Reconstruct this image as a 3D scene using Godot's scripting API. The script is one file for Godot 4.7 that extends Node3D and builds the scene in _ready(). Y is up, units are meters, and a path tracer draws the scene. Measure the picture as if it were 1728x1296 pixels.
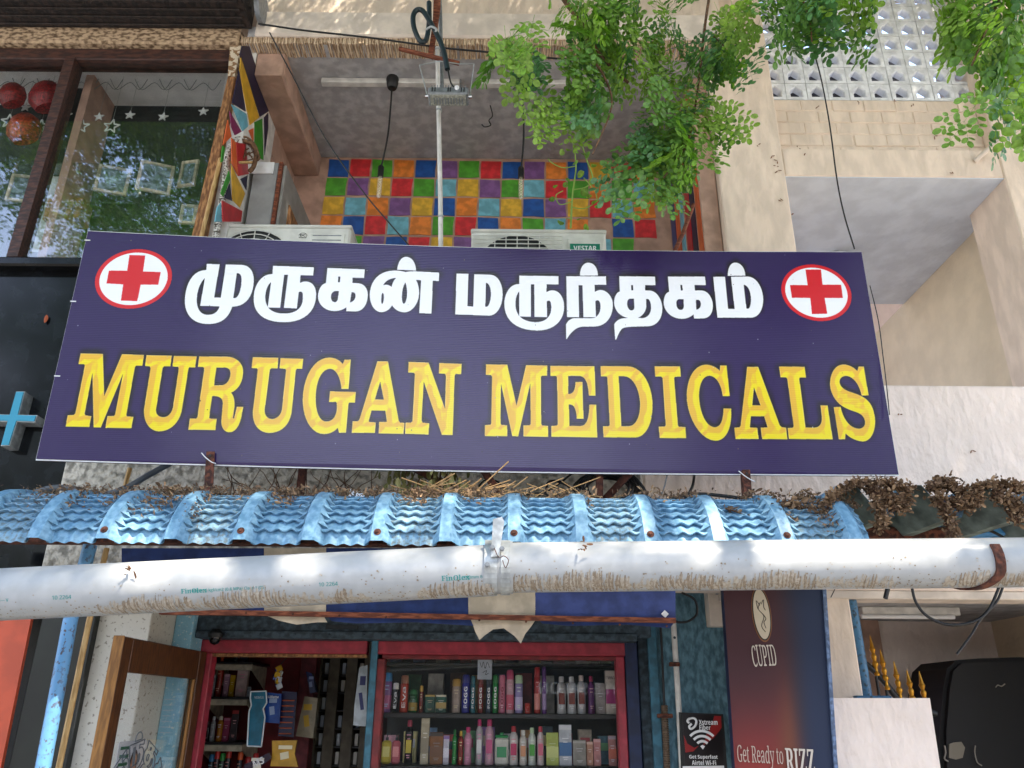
extends Node3D
# A street-side medical shop front under a tree: sign board, tiled balcony, blue awning, shop window.
# Units are metres, y up, the facade looks along +z; the viewer stands on the road at the origin.

var M := {}
var used := {}
var rng := RandomNumberGenerator.new()
var noise_cache := {}
const SUN_TO := Vector3(0.38, 0.84, 0.39)   # direction towards the sun

# ---------------------------------------------------------------- mesh builder
class Mb:
	var st := SurfaceTool.new()
	func _init() -> void:
		st.begin(Mesh.PRIMITIVE_TRIANGLES)
	func v(p: Vector3, n: Vector3, uv := Vector2.ZERO) -> void:
		st.set_normal(n)
		st.set_uv(uv)
		st.add_vertex(p)
	# corners counter-clockwise seen from outside
	func tri(a: Vector3, b: Vector3, c: Vector3) -> void:
		var n := (b - a).cross(c - a)
		if n.length_squared() < 1e-16:
			return
		n = n.normalized()
		v(a, n); v(c, n); v(b, n)
	func quad(a: Vector3, b: Vector3, c: Vector3, d: Vector3) -> void:
		var n := (c - a).cross(d - b)
		if n.length_squared() < 1e-16:
			return
		n = n.normalized()
		v(a, n, Vector2(0, 1)); v(c, n, Vector2(1, 0)); v(b, n, Vector2(1, 1))
		v(a, n, Vector2(0, 1)); v(d, n, Vector2(0, 0)); v(c, n, Vector2(1, 0))
	func squad(a: Vector3, b: Vector3, c: Vector3, d: Vector3, na: Vector3, nb: Vector3, nc: Vector3, nd: Vector3) -> void:
		v(a, na); v(c, nc); v(b, nb)
		v(a, na); v(d, nd); v(c, nc)
	# box with chamfered edges; c centre, s size
	func box(c: Vector3, s: Vector3, ch := 0.0, xf := Basis.IDENTITY) -> void:
		var h := s / 2.0
		var k: float = minf(ch, minf(h.x, minf(h.y, h.z)) * 0.9)
		var dirs := [Vector3.RIGHT, Vector3.UP, Vector3.BACK]
		for i in 3:
			for sg in [-1.0, 1.0]:
				var n: Vector3 = dirs[i] * sg
				var a: Vector3 = dirs[(i + 1) % 3]
				var b: Vector3 = dirs[(i + 2) % 3] * sg
				var ha: float = h[(i + 1) % 3] - k
				var hb: float = h[(i + 2) % 3] - k
				var o: Vector3 = n * h[i]
				quad(c + xf * (o - a * ha - b * hb), c + xf * (o + a * ha - b * hb), c + xf * (o + a * ha + b * hb), c + xf * (o - a * ha + b * hb))
		if k <= 0.0:
			return
		for i in 3:
			var ia := (i + 1) % 3
			var ib := (i + 2) % 3
			for sa in [-1.0, 1.0]:
				for sb in [-1.0, 1.0]:
					var al: Vector3 = dirs[i] * (h[i] - k)
					var p: Vector3 = dirs[ia] * sa * h[ia] + dirs[ib] * sb * (h[ib] - k)
					var q: Vector3 = dirs[ia] * sa * (h[ia] - k) + dirs[ib] * sb * h[ib]
					if sa * sb > 0:
						quad(c + xf * (p - al), c + xf * (q - al), c + xf * (q + al), c + xf * (p + al))
					else:
						quad(c + xf * (q - al), c + xf * (p - al), c + xf * (p + al), c + xf * (q + al))
		for sx in [-1.0, 1.0]:
			for sy in [-1.0, 1.0]:
				for sz in [-1.0, 1.0]:
					var a := Vector3(sx * h.x, sy * (h.y - k), sz * (h.z - k))
					var b := Vector3(sx * (h.x - k), sy * h.y, sz * (h.z - k))
					var d := Vector3(sx * (h.x - k), sy * (h.y - k), sz * h.z)
					if sx * sy * sz > 0:
						tri(c + xf * a, c + xf * b, c + xf * d)
					else:
						tri(c + xf * a, c + xf * d, c + xf * b)
	# polygon in the xy plane pulled from z0 (back) to z1 (front)
	func prism(poly: PackedVector2Array, z0: float, z1: float, xf := Transform3D.IDENTITY) -> void:
		var p := poly
		if Geometry2D.is_polygon_clockwise(p):
			p = poly.duplicate()
			p.reverse()
		var t := Geometry2D.triangulate_polygon(p)
		for i in range(0, t.size(), 3):
			var a := p[t[i]]
			var b := p[t[i + 1]]
			var c := p[t[i + 2]]
			if (b - a).cross(c - a) < 0:
				var s := b
				b = c
				c = s
			tri(xf * Vector3(a.x, a.y, z1), xf * Vector3(b.x, b.y, z1), xf * Vector3(c.x, c.y, z1))
			tri(xf * Vector3(a.x, a.y, z0), xf * Vector3(c.x, c.y, z0), xf * Vector3(b.x, b.y, z0))
		for i in p.size():
			var a := p[i]
			var b := p[(i + 1) % p.size()]
			quad(xf * Vector3(a.x, a.y, z1), xf * Vector3(a.x, a.y, z0), xf * Vector3(b.x, b.y, z0), xf * Vector3(b.x, b.y, z1))
	func tube(pts: Array, r: float, sides := 8, r_end := -1.0) -> void:
		var m := pts.size()
		var re: float = r if r_end < 0 else r_end
		var rings := []
		var up := Vector3.UP
		for i in m:
			var a: Vector3 = pts[maxi(i - 1, 0)]
			var b: Vector3 = pts[mini(i + 1, m - 1)]
			var d := (b - a).normalized()
			if absf(d.dot(up)) > 0.95:
				up = Vector3.BACK if absf(d.z) < 0.9 else Vector3.RIGHT
			var x := up.cross(d).normalized()
			var y := d.cross(x).normalized()
			up = y
			var rr: float = lerpf(r, re, float(i) / maxf(1.0, m - 1.0))
			var ring := []
			for k in sides:
				var t := TAU * k / sides
				var n := x * cos(t) + y * sin(t)
				ring.append([pts[i] + n * rr, n])
			rings.append(ring)
		for i in m - 1:
			for k in sides:
				var A = rings[i][k]
				var B = rings[i][(k + 1) % sides]
				var C = rings[i + 1][(k + 1) % sides]
				var D = rings[i + 1][k]
				squad(A[0], B[0], C[0], D[0], A[1], B[1], C[1], D[1])
		for k in sides:
			tri(pts[0], rings[0][(k + 1) % sides][0], rings[0][k][0])
			tri(pts[m - 1], rings[m - 1][k][0], rings[m - 1][(k + 1) % sides][0])
	# profile of (radius, height) turned about y
	func lathe(prof: Array, xf := Transform3D.IDENTITY, sides := 14, squash := 1.0) -> void:
		var m := prof.size()
		for i in m - 1:
			var a: Vector2 = prof[i]
			var b: Vector2 = prof[i + 1]
			var dn := Vector2(b.y - a.y, a.x - b.x).normalized()
			var n0 := dn
			var n1 := dn
			if i > 0:
				var p: Vector2 = prof[i - 1]
				var e := Vector2(a.y - p.y, p.x - a.x).normalized()
				if e.dot(dn) > 0.75:
					n0 = (e + dn).normalized()
			if i < m - 2:
				var p: Vector2 = prof[i + 2]
				var e := Vector2(p.y - b.y, b.x - p.x).normalized()
				if e.dot(dn) > 0.75:
					n1 = (e + dn).normalized()
			for k in sides:
				var t0 := TAU * k / sides
				var t1 := TAU * (k + 1) / sides
				var d0 := Vector3(cos(t0), 0, -sin(t0) * squash)
				var d1 := Vector3(cos(t1), 0, -sin(t1) * squash)
				var u := Vector3.UP
				squad(xf * (d0 * a.x + u * a.y), xf * (d1 * a.x + u * a.y), xf * (d1 * b.x + u * b.y), xf * (d0 * b.x + u * b.y),
					(xf.basis * (d0 * n0.x + u * n0.y)).normalized(), (xf.basis * (d1 * n0.x + u * n0.y)).normalized(),
					(xf.basis * (d1 * n1.x + u * n1.y)).normalized(), (xf.basis * (d0 * n1.x + u * n1.y)).normalized())
	func done() -> ArrayMesh:
		return st.commit()

# ---------------------------------------------------------------- naming
func numbered(called: String) -> String:
	if not used.has(called):
		used[called] = 0
		return called
	used[called] += 1
	return "%s_%03d" % [called, used[called]]

func tag(o: Node3D, label: String, category := "", group := "", kind := "") -> Node3D:
	if label:
		o.set_meta("label", label)
	if category:
		o.set_meta("category", category)
	if group:
		o.set_meta("group", group)
	if kind:
		o.set_meta("kind", kind)
	return o

func thing(called: String, label: String, category: String, group := "", at := Vector3.ZERO, turn := 0.0) -> Node3D:
	var o := Node3D.new()
	o.name = numbered(called)
	add_child(o)
	o.position = at
	o.rotation.y = turn
	tag(o, label, category, group)
	return o

func put(called: String, shape: Variant, m: Material, parent: Node3D = null) -> MeshInstance3D:
	var o := MeshInstance3D.new()
	o.mesh = shape.done() if shape is Mb else shape
	o.material_override = m
	if parent == null:
		o.name = numbered(called)
		add_child(o)
	else:
		o.name = called
		parent.add_child(o, true)
	return o

func solo(called: String, b: Mb, m: Material, label: String, category: String, group := "") -> MeshInstance3D:
	var o := put(called, b.done(), m)
	tag(o, label, category, group)
	return o

func struct(called: String, b: Mb, m: Material, label := "", category := "") -> MeshInstance3D:
	var o := put(called, b.done(), m)
	tag(o, label, category, "", "structure")
	return o

func boxm(c: Vector3, s: Vector3, ch := 0.004) -> Mb:
	var b := Mb.new()
	b.box(c, s, ch)
	return b

# box from its extents
func span(x0: float, x1: float, y0: float, y1: float, z0: float, z1: float, ch := 0.004) -> Mb:
	return boxm(Vector3((x0 + x1) / 2, (y0 + y1) / 2, (z0 + z1) / 2), Vector3(absf(x1 - x0), absf(y1 - y0), absf(z1 - z0)), ch)

func tubem(pts: Array, r: float, sides := 8) -> Mb:
	var b := Mb.new()
	b.tube(pts, r, sides)
	return b

# smooth curve through points
func curve(pts: Array, steps := 6) -> Array:
	var out := []
	var m := pts.size()
	for i in m - 1:
		var a: Vector3 = pts[maxi(i - 1, 0)]
		var b: Vector3 = pts[i]
		var c: Vector3 = pts[i + 1]
		var d: Vector3 = pts[mini(i + 2, m - 1)]
		for k in steps:
			out.append(b.cubic_interpolate(c, a, d, float(k) / steps))
	out.append(pts[m - 1])
	return out

# a flat printed face, w by h, its picture upright, standing at centre c
func card(w: float, h: float, c := Vector3.ZERO, bs := Basis.IDENTITY) -> Mb:
	var b := Mb.new()
	b.quad(c + bs * Vector3(-w / 2, -h / 2, 0), c + bs * Vector3(w / 2, -h / 2, 0), c + bs * Vector3(w / 2, h / 2, 0), c + bs * Vector3(-w / 2, h / 2, 0))
	return b

# flat lettering of thin solid letters
func letters(txt: String, font: String, height: float, bold := false, depth := 0.001) -> TextMesh:
	var t := TextMesh.new()
	var f := SystemFont.new()
	f.font_names = PackedStringArray([font])
	if bold:
		f.font_weight = 700
	t.font = f
	t.text = txt
	t.font_size = 64
	t.pixel_size = height / 46.0
	t.depth = depth
	t.curve_step = 2.0
	return t

# solid lettering scaled to a given width and height, centred at c
func sign_text(txt: String, font: String, w: float, hgt: float, c: Vector3, m: Material, parent: Node3D, bold := false, bs := Basis.IDENTITY) -> MeshInstance3D:
	var t := letters(txt, font, 0.1, bold, 0.001)
	var bb := t.get_aabb()
	var o := put("lettering", t, m, parent)
	var k := Vector3(w / bb.size.x, hgt / bb.size.y, 1.0)
	o.transform = Transform3D(bs * Basis.from_scale(k), c - bs * (bb.get_center() * k * Vector3(1, 1, 0)))
	return o

# ---------------------------------------------------------------- materials
func ntex(seed_: int, freq: float, c0: Color, c1: Color, lo := 0.25, hi := 0.75, oct := 5, kind := FastNoiseLite.TYPE_SIMPLEX_SMOOTH, size := 512) -> NoiseTexture2D:
	var key := "%d/%f/%s/%s/%f/%f/%d" % [seed_, freq, c0.to_html(), c1.to_html(), lo, hi, kind]
	if noise_cache.has(key):
		return noise_cache[key]
	var n := FastNoiseLite.new()
	n.noise_type = kind
	n.seed = seed_
	n.frequency = freq
	n.fractal_octaves = oct
	var t := NoiseTexture2D.new()
	t.width = size
	t.height = size
	t.seamless = true
	t.noise = n
	var g := Gradient.new()
	g.offsets = PackedFloat32Array([lo, hi])
	g.colors = PackedColorArray([c0, c1])
	t.color_ramp = g
	noise_cache[key] = t
	return t

func bumptex(seed_: int, freq: float, strength: float) -> NoiseTexture2D:
	var key := "b%d/%f/%f" % [seed_, freq, strength]
	if noise_cache.has(key):
		return noise_cache[key]
	var n := FastNoiseLite.new()
	n.seed = seed_
	n.frequency = freq
	n.fractal_octaves = 5
	var t := NoiseTexture2D.new()
	t.width = 512
	t.height = 512
	t.seamless = true
	t.noise = n
	t.as_normal_map = true
	t.bump_strength = strength
	noise_cache[key] = t
	return t

func flat(c: Color, rough := 0.6, metal := 0.0) -> StandardMaterial3D:
	var m := StandardMaterial3D.new()
	m.albedo_color = c
	m.roughness = rough
	m.metallic = metal
	return m

# a colour broken up by blotches; scale: texture repeats per metre
func worn(c: Color, rough := 0.7, scale := 1.0, seed_ := 1, dark := 0.8, bump := 0.0, stretch := Vector3.ONE, metal := 0.0) -> StandardMaterial3D:
	var m := flat(c, rough, metal)
	m.albedo_texture = ntex(seed_ % 4, 0.012, Color(dark, dark, dark), Color.WHITE, 0.3, 0.68)
	m.uv1_triplanar = true
	m.uv1_world_triplanar = true
	m.uv1_scale = stretch * scale
	if bump > 0:
		m.normal_enabled = true
		m.normal_texture = bumptex(7, 0.03, 6.0)
		m.normal_scale = bump
	return m

# two colours that alternate in patches (rust, peeling paint, stains)
func patchy(a: Color, b: Color, rough := 0.8, scale := 1.0, seed_ := 3, lo := 0.42, hi := 0.58, bump := 0.0, stretch := Vector3.ONE, freq := 0.02) -> StandardMaterial3D:
	var m := flat(Color.WHITE, rough)
	m.albedo_texture = ntex(seed_, freq, a, b, lo, hi, 6)
	m.uv1_triplanar = true
	m.uv1_world_triplanar = true
	m.uv1_scale = stretch * scale
	if bump > 0:
		m.normal_enabled = true
		m.normal_texture = bumptex(7, 0.03, 6.0)
		m.normal_scale = bump
	return m

func pane(tint := Color(1, 1, 1, 0.08)) -> StandardMaterial3D:
	var m := flat(tint, 0.02)
	m.transparency = BaseMaterial3D.TRANSPARENCY_ALPHA
	m.metallic_specular = 0.65
	return m

func picture(t: Texture2D, rough := 0.5) -> StandardMaterial3D:
	var m := flat(Color.WHITE, rough)
	m.albedo_texture = t
	m.texture_repeat = false
	return m

func h(s: String) -> Color:
	return Color.html(s)

func make_materials() -> void:
	M.beige = worn(h("ead6c1"), 0.85, 0.7, 1, 0.93, 0.35, Vector3(1.7, 0.6, 1.7))
	M.beige2 = worn(h("e8dacb"), 0.85, 0.7, 2, 0.9, 0.15)
	M.pinkwall = worn(h("ecdcd0"), 0.85, 0.7, 3, 0.97, 0.5, Vector3(1.5, 0.7, 1.5))
	M.drip = patchy(h("8a6f55"), h("d9c2a4"), 0.9, 0.9, 5, 0.35, 0.6, 0.9, Vector3(9, 0.7, 1))
	M.stained = patchy(h("5a4632"), h("bda384"), 0.9, 1.6, 9, 0.2, 0.62, 0.8, Vector3(0.8, 1.6, 1), 0.03)
	M.ceilgrey = worn(h("b4b2b2"), 0.9, 1.4, 2, 0.88, 0.5)
	M.brownpink = worn(h("bd9a86"), 0.85, 0.9, 3, 0.88, 0.3)
	M.concrete = patchy(h("868277"), h("c4beb0"), 0.95, 1.7, 11, 0.25, 0.6, 1.2)
	M.whiteblue = worn(h("dde4ec"), 0.8, 0.6, 1, 0.94, 0.25)
	M.tan = worn(h("dccbae"), 0.85, 0.5, 2, 0.96, 0.25)
	M.jali = worn(h("f0f1f2"), 0.7, 2.0, 1, 0.9, 0.35)
	M.dark = flat(h("15161a"), 0.7)
	M.black = flat(h("101010"), 0.5)
	M.granite = worn(h("15181b"), 0.12, 1.2, 2, 0.6)
	M.granite.metallic_specular = 0.35
	M.timber = patchy(h("4b2f1d"), h("8a5c38"), 0.75, 1.0, 13, 0.3, 0.7, 0.5, Vector3(6, 0.8, 6))
	M.darktimber = patchy(h("2b1712"), h("4d2c20"), 0.6, 1.0, 14, 0.3, 0.7, 0.3, Vector3(1, 4, 4))
	M.oldwood = patchy(h("6f4a2c"), h("a87a4d"), 0.85, 1.0, 15, 0.3, 0.7, 0.7, Vector3(5, 1.2, 5))
	M.paintwood = patchy(h("d6c7ae"), h("8d6a48"), 0.85, 2.2, 16, 0.5, 0.6, 0.6)
	M.bamboo = patchy(h("a5814d"), h("c9a670"), 0.7, 1.0, 17, 0.3, 0.7, 0.0, Vector3(5, 1, 5))
	M.batten = patchy(h("5d2f1f"), h("8b4f36"), 0.85, 1.2, 18, 0.35, 0.65, 0.4, Vector3(1, 5, 5))
	M.rust = patchy(h("3a2019"), h("6b3d2c"), 0.9, 3.0, 19, 0.35, 0.65, 0.8)
	M.hoodrust = patchy(h("17120f"), h("33261f"), 0.75, 2.0, 20, 0.3, 0.7, 0.8, Vector3(1, 2, 0.6))
	M.bluepaint = patchy(h("3c7fb8"), h("5a9fd6"), 0.5, 2.0, 21, 0.3, 0.7, 0.1)
	M.awning = patchy(h("5884a2"), h("82aac4"), 0.5, 3.4, 22, 0.3, 0.62, 0.05)
	M.awning_grime = patchy(h("6c797c"), h("7ca4be"), 0.55, 5.0, 23, 0.34, 0.5, 0.05)
	M.pole = patchy(h("4a3733"), h("5c92bd"), 0.5, 2.6, 24, 0.25, 0.31, 0.2, Vector3(1, 0.7, 1), 0.035)
	M.polecolumn = patchy(h("23353f"), h("35688a"), 0.5, 2.6, 24, 0.3, 0.42, 0.2)
	M.sheet_under = patchy(h("46524e"), h("7a8a84"), 0.6, 1.5, 25, 0.3, 0.7, 0.2, Vector3(1, 1, 0.5))
	M.pvc = worn(h("abadae"), 0.33, 2.5, 2, 0.96)
	M.dust = patchy(h("9c9284"), h("b4ada2"), 0.9, 8.0, 27, 0.3, 0.7, 0.0)
	M.grime = patchy(h("7d6f5f"), h("998c7b"), 0.9, 8.0, 27, 0.3, 0.7, 0.0)
	M.galv = worn(h("b9bdbd"), 0.45, 3.0, 3, 0.8, 0.1, Vector3.ONE, 0.35)
	M.steelgrey = worn(h("8d9194"), 0.4, 4.0, 1, 0.85, 0.0, Vector3.ONE, 0.3)
	M.whitepaint = worn(h("d9d6cf"), 0.55, 1.5, 2, 0.9)
	M.acwhite = worn(h("dcdcd2"), 0.45, 1.0, 1, 0.92)
	M.hose = flat(h("1c2b30"), 0.45)
	M.cable = flat(h("121213"), 0.5)
	M.greycable = flat(h("55595c"), 0.5)
	M.cream = worn(h("cdbfa8"), 0.85, 1.4, 2, 0.88, 0.2)
	M.canvasblue = worn(h("22386f"), 0.8, 1.6, 3, 0.85, 0.2)
	M.canvasblue2 = worn(h("41508a"), 0.8, 1.6, 1, 0.85, 0.2)
	M.shopbeam = patchy(h("1f2c34"), h("3d4d57"), 0.7, 2.0, 28, 0.3, 0.7, 0.3)
	M.redpaint = worn(h("a12e3d"), 0.5, 2.0, 2, 0.85, 0.1)
	M.redframe = worn(h("7c1f22"), 0.5, 2.0, 1, 0.8, 0.1)
	M.tealpaint = worn(h("3a6f84"), 0.6, 2.0, 3, 0.8, 0.1)
	M.tealwall = patchy(h("40606d"), h("668c9b"), 0.85, 1.3, 29, 0.2, 0.7, 0.5, Vector3(1.4, 0.7, 1.4), 0.03)
	M.lightblue = patchy(h("c9d3d0"), h("86b6c9"), 0.85, 2.0, 30, 0.22, 0.28, 0.4, Vector3.ONE, 0.04)
	M.whitewall = patchy(h("8a8478"), h("c6c2b6"), 0.9, 1.6, 31, 0.16, 0.27, 0.4, Vector3.ONE, 0.04)
	M.navy = worn(h("18264a"), 0.6, 1.5, 2, 0.8)
	M.shopred = worn(h("6d1018"), 0.7, 1.0, 2, 0.85)
	M.shelfwhite = worn(h("b9b09c"), 0.6, 3.0, 1, 0.85)
	M.cabinet = worn(h("6f6656"), 0.6, 1.6, 2, 0.85)
	M.darkshelf = flat(h("1b1a1c"), 0.5)
	M.doorwood = patchy(h("3f2311"), h("5d3718"), 0.5, 1.0, 32, 0.3, 0.7, 0.2, Vector3(6, 0.8, 6))
	M.dooredge = patchy(h("7c5220"), h("a06e30"), 0.5, 1.0, 33, 0.3, 0.7, 0.2, Vector3(6, 0.8, 6))
	M.orange = worn(h("c9502c"), 0.5, 1.0, 2, 0.92)
	M.gold = flat(h("b8862e"), 0.35, 0.8)
	M.chrome = flat(h("c8c8c8"), 0.12, 1.0)
	M.white = flat(h("e6e6e6"), 0.5)
	# added mirror layer that strengthens pane reflections: mostly clear, a thin share silver
	M.mirror_boost = flat(Color(0.9, 0.93, 0.93, 0.12), 0.02, 1.0)
	M.mirror_boost.transparency = BaseMaterial3D.TRANSPARENCY_ALPHA
	var one := Image.create_empty(4, 4, false, Image.FORMAT_RGB8)
	one.fill(Color.WHITE)
	M.mirror_boost.albedo_texture = ImageTexture.create_from_image(one)
	M.shop_mirror_boost = M.mirror_boost.duplicate()
	M.shop_mirror_boost.albedo_color = Color(0.9, 0.93, 0.93, 0.03)
	M.glass = pane(Color(0.2, 0.3, 0.28, 0.02))
	M.clear = pane(Color(0.3, 0.3, 0.3, 0.03))
	M.asphalt = worn(h("b3aea6"), 0.95, 0.3, 2, 0.8, 0.8)
	M.earth = worn(h("bfb29c"), 0.95, 0.3, 1, 0.8, 0.8)
	M.bark = patchy(h("4a3d30"), h("75654f"), 0.95, 2.0, 34, 0.3, 0.7, 1.0, Vector3(2, 0.7, 2))
	M.twig = patchy(h("4a3527"), h("7a5b40"), 0.9, 4.0, 35, 0.3, 0.7)
	M.straw = flat(h("b88a55"), 0.7)


func _ready() -> void:
	# ---- camera
	var cam := Camera3D.new()
	cam.name = "camera"
	cam.transform = Transform3D(Basis(Vector3(1, 0.0076, 0.0031), Vector3(-0.0082, 0.9245, 0.3811), Vector3(0, -0.3811, 0.9245)), Vector3(0, 1.6, 0))
	cam.fov = 51.62
	cam.near = 0.05
	cam.far = 400.0
	add_child(cam)
	cam.current = true
	# ---- sky
	var we := WorldEnvironment.new()
	we.name = "world_environment"
	var env := Environment.new()
	env.background_mode = Environment.BG_SKY
	var sky := Sky.new()
	var sm := ProceduralSkyMaterial.new()
	sm.sky_top_color = Color(0.46, 0.60, 0.84)
	sm.sky_horizon_color = Color(0.95, 0.95, 0.94)
	sm.sky_curve = 0.32
	sm.ground_bottom_color = Color(0.30, 0.27, 0.24)
	sm.ground_horizon_color = Color(0.70, 0.68, 0.66)
	sm.sky_energy_multiplier = 1.3
	sky.sky_material = sm
	env.sky = sky
	env.tonemap_mode = Environment.TONE_MAPPER_LINEAR
	env.tonemap_exposure = 2.9
	env.sdfgi_enabled = true
	env.ssao_enabled = true
	env.ssil_enabled = true
	we.environment = env
	add_child(we)
	# ---- sun
	var sun := DirectionalLight3D.new()
	sun.name = "sun"
	sun.light_energy = 1.5
	sun.light_color = Color(1.0, 0.95, 0.87)
	sun.light_angular_distance = 0.53
	sun.shadow_enabled = true
	add_child(sun)
	sun.look_at_from_position(SUN_TO * 20.0, Vector3.ZERO, Vector3.UP)

	rng.seed = 20240517
	make_materials()
	build_ground()
	build_center_building()
	build_left_shop()
	build_right_building()
	build_balcony_things()
	build_shopfront()
	build_awning()
	build_pipe()
	build_sign()
	build_behind_sign()
	build_goods()
	build_posters()
	build_right_lower()
	build_wires()
	build_litter()
	build_tree()
	build_across()

func build_ground() -> void:
	struct("ground", span(-60, 60, -0.4, 0.0, -40, 60, 0), M.earth)
	struct("road", span(-60, 60, 0.0, 0.004, -1.2, 7.0, 0), M.asphalt)
	var st := span(-3.2, 2.0, 0.004, 0.3, -4.6, -2.9, 0.01)
	struct("shop_step", st, M.concrete)


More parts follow.
